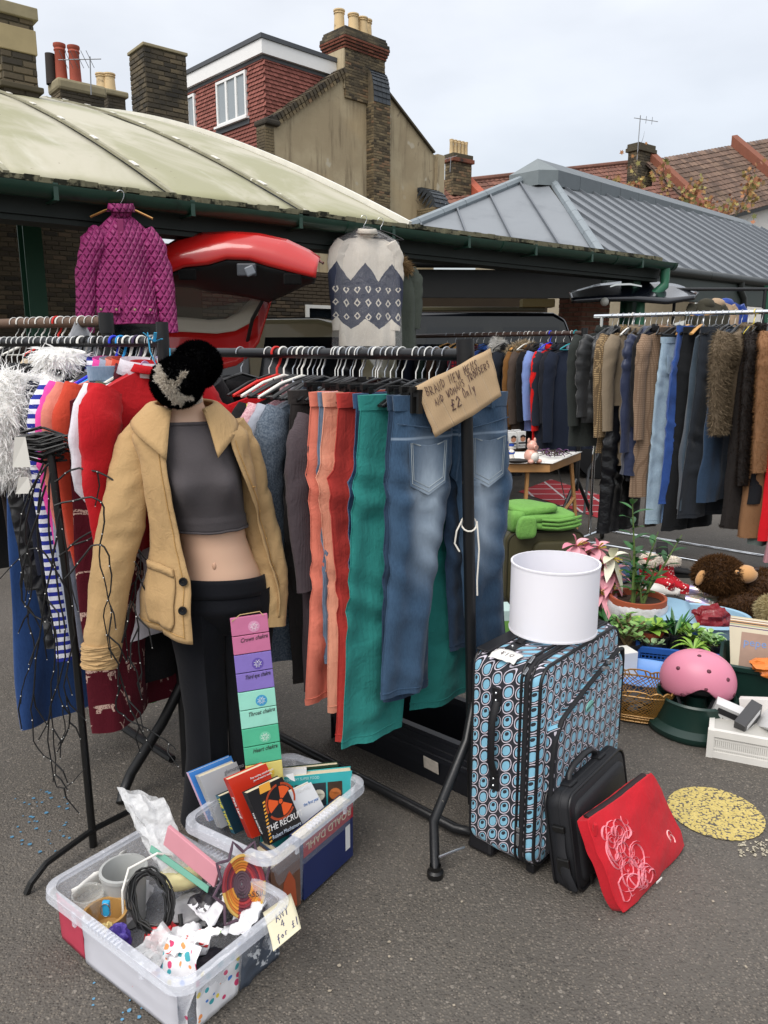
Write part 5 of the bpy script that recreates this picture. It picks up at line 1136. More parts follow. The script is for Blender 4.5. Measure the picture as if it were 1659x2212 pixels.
man=thing('mannequin','headless female shop mannequin in an open camel jacket','mannequin',(MX.translation.x,MX.translation.y,0));ML=Matrix.Translation(-man.location)
mb=MB();mb.loft([ringm(z,-.06*max(0,(.87-z)/.13))for z in zs(.74,1.54,60)],True,True,True)
for sd,c in((-1,.025),(1,.145)):
    mb.loft([[MX@Vector((c+sd*.01+x0+r*math.cos(a),y0+r*math.sin(a),z))for a in[2*math.pi*k/16 for k in range(16)]]for z,r,x0,y0 in((.8,.07,0,0),(.5,.055,0,0),(.3,.045,0,0),(.1,.035,0,.01),(.02,.03,0,0))],True,True,True)
nv=MX@Vector((.055,-.093,.955))
obj('body',mb.xf(ML),SKIN,man,smooth=70)
nb=MB();nb.sphere(nv,(.007,.006,.013),10,6);obj('navel',nb.xf(ML),M('navel_shade',(.5,.3,.2),.5),man,smooth=True)
mb=MB();rr_=[ringm(z,.007+(.004 if z<1.1 else 0))for z in zs(1.062,1.388,36)];rr_[0]=[p+Vector((0,0,.006*n3(p.x*20,p.y*20)))for p in rr_[0]]
TOPF=F_('charcoal_jersey','4a4648',wr=.12,mottle=.06)
tp=thing('crop_top','dark grey sleeveless crop top on the mannequin','top',man.location);mb.loft(rr_,True);obj('body',mb.xf(ML),TOPF,tp,smooth=70,solid=.004)
nk=MB();nk.tube([p for p in ringm(1.39,.006)]+[ringm(1.39,.006)[0]],.006,8);obj('neckband',nk.xf(ML),TOPF,tp,smooth=True)
hm=MB();hm.tube(rr_[0]+[rr_[0][0]],.004,6);obj('hem',hm.xf(ML),TOPF,tp,smooth=True)
# trousers
TRF=F_('midnight_jersey','0c0e14',wr=.12,sheen=.05)
tr_=thing('trousers','black bootcut trousers on the mannequin','trousers',man.location);mb=MB()
mb.loft([[p+Vector((0,0,.012*math.sin(k*.157+2.2)))for k,p in enumerate(ringm(z,.012-.075*max(0,(.80-z)/.1)))]for z in zs(.70,.9,16)],True,True)
for sd,c in((-1,.085-.066),(1,.085+.066)):
    prof=[(.86,.088,0,0),(.72,.092,0,0),(.6,.08,-.004,0),(.45,.072,-.008,-.01),(.3,.072,-.008,-.01),(.15,.082,-.002,.0),(.055,.092,.004,0)]
    rings=[]
    for i in range(45):
        s=i/44*(len(prof)-1);j=min(int(s),len(prof)-2);f=s-j;z,r,x0,y0=(prof[j][m_]+(prof[j+1][m_]-prof[j][m_])*f for m_ in range(4))
        rings.append([MX@Vector((c+sd*.012+sd*x0+r*.95*math.cos(a)*(1+.05*n3(math.cos(a)*2,z*6,sd)),y0+r*1.05*math.sin(a)+(.014*math.exp(-(((a-4.71)/.12)**2))*-1)+.006*n3(a,z*14,sd*3),z))for a in[2*math.pi*k/36 for k in range(36)]])
    mb.loft(rings,True)
obj('legs',mb.xf(ML),TRF,tr_,smooth=60)
wb=MB();wb.loft([[p+Vector((0,0,.012*math.sin(k*.157+2.2)))for k,p in enumerate(ringm(z,.0155))]for z in zs(.845,.903,4)],True);obj('waistband',wb.xf(ML),TRF,tr_,smooth=True,solid=.004)
# camel jacket, hanging open
CAMEL=F_('camel_twill','ae9066',wr=.28,mottle=.07)
jk=thing('jacket','open camel cotton jacket with patch pockets on the mannequin','jacket',man.location)
def jring(z,n=64):
    """from the left opening edge round the back to the right opening edge"""
    cx,cy,a,b=tbl(max(z,.86));q=max(0,(1.38-z)/.63);off=.012+.05*min(1,q*1.6);a+=off+.012;b+=off+.012
    if z>1.30:a=max(a,.152)
    if z>1.36:a=min(a,.168-(z-1.36)*1.1);b=min(b,.1-(z-1.36)*.2)
    al=rad(30+8*math.sin(min(1,q*1.5)*math.pi)-14*max(0,q-.5));ar=rad(34+34*min(1,q*2.2))
    cx*=(1-.35*min(1,q));r=[]
    for k in range(n+1):
        f=k/n;ph=-al-f*(2*math.pi-al-ar)  # left edge, left side, back, right side, right edge
        x,y=a*math.sin(ph),-b*math.cos(ph);fold=(.004+.012*q)*math.sin(ph*5+1+2*q)*(1 if .12<f<.92 else .3)+.008*n3(ph*2.2,z*7,3)+.005*n3(ph*6,z*16,8)
        nn_=Vector((math.sin(ph),-math.cos(ph),0));r.append(MX@(Vector((cx+x,cy+y,z))+nn_*fold+Vector((0,0,-.035*math.exp(-(f/.12)**2)*q-.02*math.exp(-((1-f)/.12)**2)*q))))
    return r
mb=MB();JZ=zs(1.432,.775,54);jr=[jring(z)for z in JZ];mb.loft(jr,False);obj('body',mb.xf(ML),CAMEL,jk,smooth=60,solid=.004,off=0)
def sleeve_w(pts,rx,seed,stitch=True):
    pts=[Vector(p)for p in pts];n=30;rows=64;mb=MB();rings=[];rc=random.Random(seed);CRS=[(rc.uniform(.25,.95),rc.uniform(-.05,.05),rc.uniform(.012,.025),rc.choice((-1,1,1))*rc.uniform(.03,.075),rc.uniform(0,6.3))for _ in range(16)]
    for i in range(rows+1):
        s=i/rows;k=s*(len(pts)-1);j=min(int(k),len(pts)-2);c=pts[j].lerp(pts[j+1],k-j);ra=rx[j]+(rx[j+1]-rx[j])*(k-j)
        t_=(pts[min(j+1,len(pts)-1)]-pts[j]).normalized();X=Vector((1,.35,0));X=(X-t_*X.dot(t_)).normalized();Y=t_.cross(X)
        rings.append([c+X*ra*math.cos(a)*(1+sum(am*math.exp(-((s-s0-sl*math.cos(a))/wd)**2)*max(0,math.cos(a-ph))for s0,sl,wd,am,ph in CRS)+.09*n3(math.cos(a)+seed,math.sin(a),s*7)+.08*n3(math.cos(a)*1.5+seed,math.sin(a)*1.5,s*17+math.cos(a)))+Y*ra*.74*math.sin(a)*(1+1.5*sum(am*math.exp(-((s-s0-sl*math.cos(a))/wd)**2)*max(0,math.cos(a-ph))for s0,sl,wd,am,ph in CRS)+.14*n3(math.cos(a),math.sin(a)+seed,s*9)+.12*n3(math.cos(a)*1.5,math.sin(a)*1.5,s*21+2*math.cos(a)))for a in[2*math.pi*q/n for q in range(n)]])
    rings.append([p.lerp(pts[-1],.12)+Vector((0,0,.03))for p in rings[-1]])
    mb.loft(rings,True,True,False);return mb
S1=[PT(322,918,2.36),PT(297,972,2.33),PT(270,1100,2.28),PT(240,1240,2.24),PT(217,1440,2.20)]
o=obj('sleeve',sleeve_w(S1,[.05,.068,.066,.061,.05],1).xf(ML),CAMEL,jk,smooth=60)
S2=[PT(496,915,2.42),PT(522,972,2.44),PT(556,1110,2.45),PT(587,1230,2.43),PT(588,1352,2.39)]
obj('sleeve',sleeve_w(S2,[.045,.062,.058,.052,.046],4).xf(ML),CAMEL,jk,smooth=60)
cf=MB();c0,c1=S1[-1]+Vector((.004,0,.075)),S1[-1]+Vector((0,0,.003));mb=sleeve_w([c0,c0.lerp(c1,.5),c1],[.0535,.053,.0525],1);obj('cuff',mb.xf(ML),CAMEL,jk,smooth=60)
# collar: falling collar from the neck to the lapel point on both sides
def cpt(f,h):
    """f 0 left front .. 1 right front round the neck, h 0 stand .. 1 outer edge"""
    ph=rad(-30)-f*(2*math.pi-rad(62));fr=abs(2*f-1)**3;r0=.084+.075*h*(1-.25*fr);up=1.452-.02*fr
    z=up+.012*math.sin(min(1,h*2.2)*math.pi/2)-.055*h**1.3-.095*fr*h+.003*n3(f*9,h*3)
    return MX@Vector((r0*math.sin(ph)*1.02,.006-r0*.86*math.cos(ph)-.035*fr*h,z))
mb=MB();mb.sheet(cpt,44,8);obj('collar',mb.xf(ML),CAMEL,jk,smooth=60,solid=.006,off=0)
# front facing strips, buttons, buttonholes, pockets
ST2=M('camel_stitching','b08a50',.8)
def jp(z,f,out=.006):
    r=jring(z);k=f*64;i=int(k);p=r[i].lerp(r[min(i+1,64)],k-i);q=r[max(i-1,0)];q2=r[min(i+1,64)];tt=(q2-q);nn_=Vector((-tt.y,tt.x,0)).normalized();c_=MX@Vector((tbl(max(z,.86))[0],0,z))
    if nn_.dot(p-c_)<0:nn_=-nn_
    return p+nn_*out
BTN=M('black_button','15171a',.25)
for z in(.955,.875):
    p=jp(z,.022,.008);d=(p-(MX@Vector((.05,.05,z))));mb=MB();mb.lathe([(.001,.002),(.007,.002),(.009,.005),(.013,.005),(.0135,0)],16);mb.xf(frame(p,Vector((-d.y,d.x,0)).normalized())@Matrix.Rotation(rad(90),4,'X'));obj('button',mb.xf(ML),BTN,jk,smooth=True)
for z in(1.2,1.12,1.03,.94,.86):
    mb=MB();mb.tube([jp(z,.978,.006),jp(z-.003,.962,.006)],.0022,6);obj('buttonhole',mb.xf(ML),ST2,jk)
for f0,f1,z0,z1 in((.055,.185,.985,.80),(.845,.93,.985,.80)):
    mb=MB();mb.sheet(lambda a,b:jp(z0+(z1-z0)*b,f0+(f1-f0)*(a if b<.85 else .5+(a-.5)*(1-(b-.85)*1.6)),.009),12,14);obj('patch_pocket',mb.xf(ML),CAMEL,jk,smooth=60,solid=.004)
    mb=MB();mb.sheet(lambda a,b:jp(z0-.002-.022*b,f0+(f1-f0)*a,.0125),12,2);obj('pocket_hem',mb.xf(ML),CAMEL,jk,smooth=60,solid=.003)
for f in(.024,.976):
    mb=MB();mb.tube([jp(z,f,.0045)for z in zs(1.34,.79,24)],.0012,4);obj('front_stitching',mb.xf(ML),ST2,jk)
mb=MB();mb.tube([jp(.795,k/40,.0045)for k in range(1,40)],.0012,4);obj('hem_stitching',mb.xf(ML),ST2,jk)
# fluffy hat
hp=PT(384,826,2.27);hat=thing('fluffy_hat','black fluffy hat with white patch perched on the mannequin neck','hat',hp);HL=Matrix.Translation(-hp)
BF=FURM('black_plush','030304','0d0d0f',.9);WFm=FURM('white_plush','c8c0b4','efe9de')
def white_patch(p):
    d=Vector(p)-hp;u_,v_=d.x/.07,d.z/.068
    if d.y>-.015:return False
    arms=[((-.55,.5),(-.1,-.1),.16),((.45,.35),(.1,-.15),.1),((-.1,-.1),(.15,-.62),.24),((-.45,.2),(-.05,-.3),.2),((.1,-.5),(.6,-.6),.09)]
    for a,b,w_ in arms:
        a,b=Vector(a),Vector(b);q=Vector((u_,v_));t_=max(0,min(1,(q-a).dot(b-a)/(b-a).length_squared))
        if(q-a.lerp(b,t_)).length<w_*(1+.5*n3(u_*5,v_*5,3)):return True
    return False
f_b=MB();f_b.sphere(hp,(.072,.064,.068),24,16,f=lambda p:1+.05*n3(p.x*2,p.y*2,p.z*2));obj('front_pompom',MB().add(f_b.v,f_b.f).xf(HL),M('black_plush_base','08080a',.9),hat,smooth=True)
o=fur('black_fur',f_b,15000,.0115,.0024,BF,hat,3,.1,.3,keep=lambda p:not white_patch(p));o.location=-hp
o=fur('white_fur',f_b,30000,.012,.0042,WFm,hat,4,.1,.25,keep=white_patch);o.location=-hp
h2=PT(426,788,2.38);b_b=MB();b_b.sphere(h2,(.066,.062,.064),24,16,f=lambda p:1+.1*n3(p.x*2+4,p.y*2,p.z*2));obj('back_pompom',MB().add(b_b.v,b_b.f).xf(HL),M('black_plush_base','08080a'),hat,smooth=True)
o=fur('black_fur',b_b,15000,.012,.0024,BF,hat,5,.1,.3);o.location=-hp
lining=MB();lining.tube([PT(418,868,2.31),PT(432,862,2.33)],.012,8);obj('lining',lining.xf(HL),WFm,hat)
# ================================================================== drooping twig light tree
pb=G(202,1828);tw=thing('twig_light_tree','black weeping twig light tree with tiny lamps in front of the left rail','light tree',pb);TL=Matrix.Translation(-pb)
TWM=M('black_twig_tape','121314',.5,var=.3,bump=.4,bs=80);rg=random.Random(21)
tp_=PT(108,965,2.33);mb=MB();mb.tube([pb,pb.lerp(tp_,.5)+Vector((.01,0,0)),tp_],[.0125,.0115,.012],10);obj('stem',mb.xf(TL),BLKP,tw,smooth=True)
mb=MB()
for k in range(46):
    a=rg.uniform(0,6.28);c=tp_+Vector((-.02+rg.uniform(-.012,.012),rg.uniform(-.015,.015),rg.uniform(-.03,.03)));mb.tube([c+Vector((-rg.uniform(.05,.075),.02*math.sin(a),.012*math.cos(a))),c+Vector((0,.03*math.sin(a),.03*math.cos(a))),c+Vector((rg.uniform(.04,.08),.02*math.sin(a+1),.016*math.cos(a+1)))],.0035,5)
obj('tied_bundle',mb.xf(TL),TWM,tw)
lamps=MB()
def twig(pts,r=.0033,side=True):
    P=[Vector(p)for p in pts];fine=[]
    Q4=[P[0]]+P+[P[-1]]
    for a,b,c,d in zip(Q4,Q4[1:],Q4[2:],Q4[3:]):
        for i in range(4):f=i/4;fine.append(.5*(2*b+(c-a)*f+(2*a-5*b+4*c-d)*f*f+(3*b-a-3*c+d)*f**3)+Vector((rg.uniform(-.003,.003),rg.uniform(-.003,.003),rg.uniform(-.003,.003))))
    fine.append(P[-1]);mb=MB();mb.tube(fine,[r*(1-.55*i/len(fine))for i in range(len(fine))],6);o=obj('branch',mb.xf(TL),TWM,tw,smooth=True)
    for i,p in enumerate(fine):
        if i%4==2:lamps.sphere(p+Vector((0,-.004,0)),.0019,6,4)
        if side and i>3 and rg.random()<.2:
            q=p+Vector((rg.uniform(-.05,.05),rg.uniform(-.03,.02),-rg.uniform(.05,.14)));m2=MB();m2.tube([p,p.lerp(q,.5)+Vector((rg.uniform(-.02,.02),0,.01)),q],[.003,.0025,.0018],5);obj('side_twig',m2.xf(TL),TWM,tw);lamps.sphere(q,.0019,6,4)
D_=2.26
for pts in([(120,1040),(170,1010),(250,1040),(275,1085),(280,1180),(300,1240),(255,1300),(270,1370),(275,1430)],[(118,1090),(200,1075),(225,1110),(215,1200),(235,1290),(240,1340)],[(130,1200),(190,1150),(250,1140),(285,1160),(305,1220),(280,1300),(260,1420),(255,1500)],[(140,1250),(200,1180),(230,1190),(240,1260),(225,1330),(235,1400)],[(150,1180),(230,1150),(270,1150),(245,1260),(250,1390),(255,1440)],
            [(95,1000),(55,1130),(70,1250),(60,1330),(75,1400),(50,1480),(45,1520)],[(150,1290),(100,1200),(60,1190),(0,1250)],[(100,1010),(80,1120),(95,1260),(120,1400),(110,1500),(120,1640),(115,1690)],[(110,1020),(105,1150),(130,1300),(140,1420),(105,1560),(125,1700),(185,1660)],[(100,1050),(60,1180),(45,1280),(75,1330),(120,1360),(125,1480),(140,1560),(130,1620)],
            [(120,1060),(150,1240),(160,1370),(140,1480),(150,1560),(125,1610)],[(260,1480),(250,1530),(290,1560),(345,1590),(380,1620)],[(240,1400),(270,1490),(300,1570),(330,1620)],[(265,1390),(285,1300),(300,1380),(305,1470)],[(105,1000),(65,1060),(40,1160),(50,1240)],[(130,1100),(110,1230),(90,1340),(70,1500),(75,1600),(120,1650)]):
    d0=D_-rg.uniform(-.04,.1);P3=[]
    for u,v in pts:
        q=PT(u,v,d0)
        if u<0:q=PT(0,v,d0)
        P3.append(q if q.z>.02 else Vector((q.x,q.y,.02)))
    twig(P3)
obj('lamps',lamps.xf(TL),M('clear_lamp','d8d8d4',.15),tw,smooth=True)
ft_=G(57,1932);mb=MB();mb.tube([pb+Vector((.1,.12,.06)),pb+Vector((0,0,.06)),ft_.lerp(pb,.3)+Vector((0,0,.055)),ft_+Vector((.012,.01,.03)),ft_+Vector((0,0,.002))],.010,8);obj('foot',mb.xf(TL),BLKP,tw,smooth=True)
for u,v,w_,h_,nm in((45,1010,.05,.09,'paper_tag'),(50,1067,.045,.05,'paper_tag')):
    p=PT(u,v,2.26);mb=MB();mb.add([p+Vector((-w_/2,0,0)),p+Vector((w_/2,.01,0)),p+Vector((w_/2*.7,.01,h_)),p+Vector((-w_/2*.4,0,h_))],[[0,1,2,3]]);obj(nm,mb.xf(TL),M('white_paper','d6d4cc',.8,var=.05),tw,solid=.001)
# ================================================================== cardboard price sign on the trouser rail
t=NT('corrugated_card');co=t.co();x,y,z=t.xyz(co);c=t.mix(t.noise(co,9,4),(.38,.26,.15),(.47,.34,.20));rib=t.m('SINE',t.m('MULTIPLY',x,900.));cr=t.smooth(t.m('ABSOLUTE',t.m('SUBTRACT',t.m('FRACT',t.m('ADD',t.m('MULTIPLY',x,22.),t.m('MULTIPLY',t.noise(co,3,2),.6))),.5)),.06,.0)
c=t.mix(t.m('MULTIPLY',cr,.35),c,(.56,.44,.3));t.set('Base Color',c);t.set('Roughness',.85);t.bump(t.m('ADD',t.m('MULTIPLY',rib,.08),t.m('MULTIPLY',cr,-.8)),.5,.004);CARD=t.mat
cor=[PT(896,835,2.28),PT(942,946,2.27),PT(1088,856,2.29),PT(1058,752,2.31)]  # left top, bottom, right bottom, right top
O_=cor[0];X_=(cor[3]-cor[0]).normalized();n_=X_.cross(Vector((0,0,1))).normalized();Fs=frame(O_,X_,(0,0,1))
Fi=Fs.inverted();l2=[Fi@c_ for c_ in cor]
sg=bpy.data.objects.new('cardboard_sign',None);COL.objects.link(sg);sg.matrix_world=Fs;tag(sg,'brown cardboard sign handwritten with trouser price on the rail end','sign')
def cb(a,b):
    p=l2[0].lerp(l2[1],b).lerp(l2[3].lerp(l2[2],b),a);return Vector((p.x+.002*n3(a*7,b*7),-.012*math.sin(a*math.pi)+.006*math.sin(a*9)+.004*n3(a*5,b*3)-.004,p.z+.002*n3(a*6,b*6,4)))
mb=MB();mb.sheet(cb,24,10);obj('board',mb,CARD,sg,smooth=60,solid=.004)
ink=M('purple_ink','4a3238',.7)
def inkline(txt,a0,b0,a1,b1,h,r=.0009):
    mb=MB();n=len(txt);rgk=random.Random(len(txt))
    for i,ch in enumerate(txt):
        if ch==' ':continue
        a=a0+(a1-a0)*i/n;b=b0+(b1-b0)*i/n;j=rgk.uniform(-.02,.02)
        for stv in STROKE[ch]:
            w_=(a1-a0)/n*.72;mb.tube([cb(a+p[0]*w_,b-(p[1])*h+j)+Vector((0,-.0058,0))for p in stv],r,5)
    obj('handwriting',mb,ink,sg)
inkline('BRAND NEW MENS',.10,.27,.80,.22,.17);inkline('AND WOMANS TROUSERS',.15,.49,.95,.34,.14);inkline('£2',.32,.70,.47,.68,.2,.0015);inkline('Only',.5,.62,.68,.62,.19)
wire=MB();wire.tube([RA.p0+Vector((-.03,-.01,-.055)),RA.p0+Vector((-.0,-.035,-.06)),RA.p0+Vector((.035,-.02,-.055)),RA.p0+Vector((.0,.03,-.06)),RA.p0+Vector((-.03,-.01,-.055)),RA.p0+Vector((-.034,-.025,-.085))],.0015,5);tag(obj('copper_wire',wire,M('copper_wire_metal','8a5a3c',.3,metal=.8)),'thin copper wire tying the cardboard sign to the rail','wire')
cp_=RA.p0.lerp(Vector((.31,2.42,.06)),.34);cd=MB();cd.tube([cp_+Vector((.024*math.cos(a),.024*math.sin(a),.02*math.sin(a*1)))for a in[2*math.pi*k/14 for k in range(15)]],.0028,6)
cd.tube([cp_+Vector((-.024,-.01,.01)),cp_+Vector((-.04,-.02,-.02)),cp_+Vector((-.045,-.02,-.06)),cp_+Vector((-.03,-.024,-.085))],.0028,6);cd.tube([cp_+Vector((.024,-.012,.01)),cp_+Vector((.032,-.02,-.08)),cp_+Vector((.028,-.02,-.18)),cp_+Vector((.03,-.02,-.23))],.0028,6)
tag(obj('tied_string',cd,M('white_cord_cotton','d6d2c8',.8)),'white cord tied around the rail post over the jeans','cord')
# ================================================================== clothes hanging from the canopy gutter
def gutter_hang(o,u,dep=None,dz=0,yaw=0):
    e=e_at(u,-.2);p=EV(e,-.2);o.location=(p.x,p.y,p.z-.02+dz);o.rotation_euler=(0,0,math.atan2(ED.y,ED.x)+yaw);return o
def guthook(u,mat,label,kind,dz=0,yaw=0):
    hk,ar=hanger_meshes(.02)[kind];o=thing('clothes_hanger',label,'hanger');link('hook',hk,o);link('arms',ar,o);return gutter_hang(o,u,dz=dz,yaw=yaw)
PUR=quilt('magenta_quilt','8f2064',.046,.8)
pj=coat('quilted_jacket','magenta quilted jacket on a wooden hanger under the gutter','jacket',PUR,.35,.74,.15,.66,120,slw=.08,collar=.07,amp=.02,top=-.15,slope=.14,flare=.2,slx=.09)
for sd in(-1,1):
    mb=MB();mb.box((sd*.11,-.085,-.80),(.15,.012,.055),Matrix.Rotation(sd*.03,3,'Y'));o=obj('pocket_flap',mb,PUR,pj,bev=.004)
    for q_ in(-.05,.05):mb=MB();mb.lathe([(.001,.004),(.008,.003),(.009,0)],10);mb.xf(Matrix.Translation((sd*.11+q_,-.092,-.80))@Matrix.Rotation(rad(90),4,'X'));obj('snap',mb,M('brass_snap','a89a78',.35,metal=.7),o)
mb=MB();mb.box((0,-.075,-.55),(.04,.008,.66));obj('placket',mb,M('magenta_plain','7a1650',.6,var=.1,bump=.3,bs=40),pj,bev=.003)
mb=MB();mb.box((.02,-.02,-.19),(.03,.004,.045));obj('label_tab',mb,M('white_paper','d6d4cc'),pj)
gutter_hang(pj,258,yaw=-.5);guthook(258,0,'pale wooden hanger of the magenta jacket','wood',-.05,-.5)
def nordic(t,x,y,z,b):
    s=t.m('ADD',x,.5);zz=t.m('ADD',z,t.m('ADD',.59,t.m('MULTIPLY',t.noise(t.vec(x,y,z),9,3),.06)));zig=t.m('ABSOLUTE',t.m('SUBTRACT',t.m('FRACT',t.m('MULTIPLY',s,4.2)),.5))
    up_=t.m('LESS_THAN',zz,t.m('ADD',.12,t.m('MULTIPLY',zig,.3)));dn=t.m('GREATER_THAN',zz,t.m('ADD',-.28,t.m('MULTIPLY',zig,.2)));d=t.m('MULTIPLY',up_,dn)
    dm=t.m('LESS_THAN',t.m('ADD',t.m('ABSOLUTE',t.m('SUBTRACT',t.m('FRACT',t.m('MULTIPLY',s,11.)),.5)),t.m('ABSOLUTE',t.m('SUBTRACT',t.m('FRACT',t.m('MULTIPLY',zz,9.)),.5))),.3)
    dm2=t.m('LESS_THAN',t.m('ADD',t.m('ABSOLUTE',t.m('SUBTRACT',t.m('FRACT',t.m('MULTIPLY',s,11.)),.5)),t.m('ABSOLUTE',t.m('SUBTRACT',t.m('FRACT',t.m('MULTIPLY',zz,9.)),.5))),.16);ri=t.m('SUBTRACT',dm,dm2)
    return t.mix(t.m('MULTIPLY',d,t.m('SUBTRACT',1.0,t.m('MULTIPLY',ri,t.m('LESS_THAN',t.m('ABSOLUTE',t.m('ADD',zz,.06)),.13)))),b,lin('33384a'))
sw=coat('patterned_jumper','cream jumper with navy Nordic pattern inside a clear plastic bag','jumper',F_('cream_rib_knit','cec7bb',pat=nordic,knit=600),.46,.93,.07,.7,121,slw=.08,top=-.1,slope=.1,collar=.05,sy=.03,flare=.1)
gutter_hang(sw,792,yaw=-.42);guthook(786,0,'thin metal hanger hook of the bagged jumper','steel',0,-.42)
t=NT('clear_polythene');co=t.co();n_=t.noise(t.scale(co,1,1,.6),9,5,.65,1.5);t.set('Base Color',(.95,.95,.97,1));t.set('Roughness',.12);t.set('Alpha',.09);t.set('Specular IOR Level',.8);t.bump(n_,.9,.05);POLY=t.mat
bag=thing('plastic_garment_bag','crinkled clear plastic bag over the Nordic jumper','bag');mb=body_mb(.56,1.0,.16,-.06,.12,.1,122,7,.012,n=60,rows=40);obj('film',mb,POLY,bag,smooth=60);gutter_hang(bag,792,yaw=-.42)
pk2=coat('parka','grey green parka with fur-trimmed hood behind the bagged jumper','parka',F_('grey_green_shell','4a5048',wr=.4),.5,.78,.13,.5,123,slw=.09,flare=.25,slope=.1,amp=.035)
mb=MB();mb.tube([(-.2,-.03,-.2),(-.06,-.09,-.17),(.07,-.1,-.17),(.2,-.03,-.22)],[.03,.045,.045,.03],8);fur('fur_trim',mb,3000,.055,.006,FURM('tan_fur','6a5238','c0a47c'),pk2,8)
e=e_at(838);p=EV(e,.02);pk2.location=(p.x,p.y,p.z-.16);pk2.rotation_euler=(0,0,math.atan2(ED.y,ED.x)-.3);guthook(822,0,'thin metal hanger hook of the grey green parka','steel',0,-.42)
# ================================================================== clear storage boxes
def rrect(hx,hy,r,n=6):
    pts=[]
    for cx,cy,a0 in((hx-r,hy-r,0),(-hx+r,hy-r,90),(-hx+r,-hy+r,180),(hx-r,-hy+r,270)):
        for k in range(n+1):a=rad(a0+90*k/n);pts.append((cx+r*math.cos(a),cy+r*math.sin(a)))
    return pts
def plastic(name,col,alpha,rough=.25):
    if name in _mc:return _mc[name]
    t=NT(name);co=t.co();t.set('Base Color',(*col,1));t.set('Roughness',rough);t.set('Specular IOR Level',.6)
    sc_=t.noise(t.scale(co,1,1,3),60,5,.7);t.set('Alpha',t.m('ADD',alpha+.04,t.m('MULTIPLY',t.smooth(sc_,.5,.75),.22),clamp=True));t.bump(t.noise(co,30,3),.05,.01);_mc[name]=t.mat;return t.mat
CLEARW=plastic('milky_polypropylene',(.74,.77,.84),.14);CLEARR=plastic('milky_rim',(.8,.83,.9),.3)
def clear_box(label,C,ax,LX,LY,H,wallm=None,rimm=None,name='storage_box'):
    o=thing(name,label,'storage box',(C[0],C[1],0),math.atan2(ax[1],ax[0]));hx,hy=LX/2,LY/2
    def ring(i,z,r):return[(x,y,z)for x,y in rrect(hx-i,hy-i,r)]
    mb=MB();n=len(rrect(hx,hy,.04));mb.loft([ring(.04,.004,.035),ring(.03,.006,.04),ring(.026,.02,.042),ring(.014,H*.72,.045),ring(.011,H*.74,.045),ring(.008,H,.045)],True,True);obj('walls',mb,wallm or CLEARW,o,smooth=50,solid=.0025)
    mb=MB();mb.loft([ring(.009,H-.004,.045),ring(.007,H+.006,.046),ring(-.004,H+.008,.05),ring(-.014,H+.002,.055),ring(-.016,H-.022,.056),ring(-.012,H-.024,.055),ring(-.008,H-.004,.053)],True);obj('rim',mb,rimm or CLEARR,o,smooth=50)
    for sx in(-1,1):
        for k in range(9):
            mb=MB();mb.box((-.06+k*.015,sx*(hy+.008),H+.004),(.006,.02,.012));obj('grip_rib',mb,rimm or CLEARR,o)
    for x in(-hx*.5,hx*.5):
        for s in(-1,1):mb=MB();mb.box((x,s*(hy+.006),H-.028),(.012,.006,.04));obj('lug',mb,rimm or CLEARR,o)
    return o
def wq(u,v,z):return G(u,v,z)
def slabq(name,bl,br,tl,th,mat,parent=None,bev=.001,curve=0):
    """slab with front corners bl, br, tl and thickness th behind"""
    bl,br,tl=Vector(bl),Vector(br),Vector(tl);X,Y=br-bl,tl-bl;n=X.cross(Y).normalized();mb=MB();f=[bl,br,br+Y,tl];mb.add(f+[p-n*th for p in f],[[0,1,2,3],[7,6,5,4],[0,4,5,1],[1,5,6,2],[2,6,7,3],[3,7,4,0]])
    return obj(name,mb,mat,parent,bev=bev)
def qframe(bl,br,tl,lift=.0008):
    X=(br-bl).normalized();Y=(tl-bl);Y=(Y-X*Y.dot(X)).normalized();Z=X.cross(Y);o=bl+Z*lift
    return Matrix(((X.x,Y.x,Z.x,o.x),(X.y,Y.y,Z.y,o.y),(X.z,Y.z,Z.z,o.z),(0,0,0,1)))
PAGES=M('book_pages','cfc4a8',.9,var=.12,vs=120)
def book(label,bl,br,tl,th,cov,spine=None,texts=(),back=None):
    """texts: (string, x, y, size, material) as fractions of the cover; prefix | writes up the spine"""
    o=thing('book',label,'book',bl);L=Matrix.Translation(-bl);X,Y=br-bl,tl-bl;n=X.cross(Y).normalized();xu,yu=X.normalized(),Y.normalized()
    def part(nm,a,b,c,t_,m_):s=slabq(nm,a,b,c,t_,m_,o,.0006);s.location=-bl;return s
    cv=part('front_cover',bl,br,tl,.0016,cov);part('back_cover',bl-n*(th-.0016),br-n*(th-.0016),tl-n*(th-.0016),.0016,back or cov)
    part('pages',bl+xu*.002-n*.0018+yu*.002,br-xu*.003-n*.0018+yu*.002,tl+xu*.002-n*.0018-yu*.003,th-.0036,PAGES)
    sp_=part('spine',bl-n*.0005,bl-n*.0005+xu*.0019,tl-n*.0005,th-.001,spine or cov)
    F=L@qframe(bl,br,tl);w_,h_=X.length,Y.length
    Fs_=L@qframe(bl-n*th,bl,tl-n*th,.0012)
    for s,fx,fy,sz,m_ in texts:
        if s[0]=='|':text(s[1:],sz,m_,sp_,Matrix.Translation(bl)@Fs_@Matrix.Translation((th*fx,h_*fy,0))@Matrix.Rotation(rad(-90),4,'Z'),align='LEFT')
        else:text(s,sz,m_,cv,Matrix.Translation(bl)@F@Matrix.Translation((w_*fx,h_*fy,0)),sx=.8)
    o['_f']=0;del o['_f'];return o,cv,F,w_,h_,bl
WP=M('white_print','dddddd',.6);YP=M('yellow_print','e8d84a',.6);KP=M('black_print','14141a',.6);RP=M('red_print','b82a22',.6);OP=M('orange_print','d8541c',.6);GP=M('grey_print','77797e',.6)
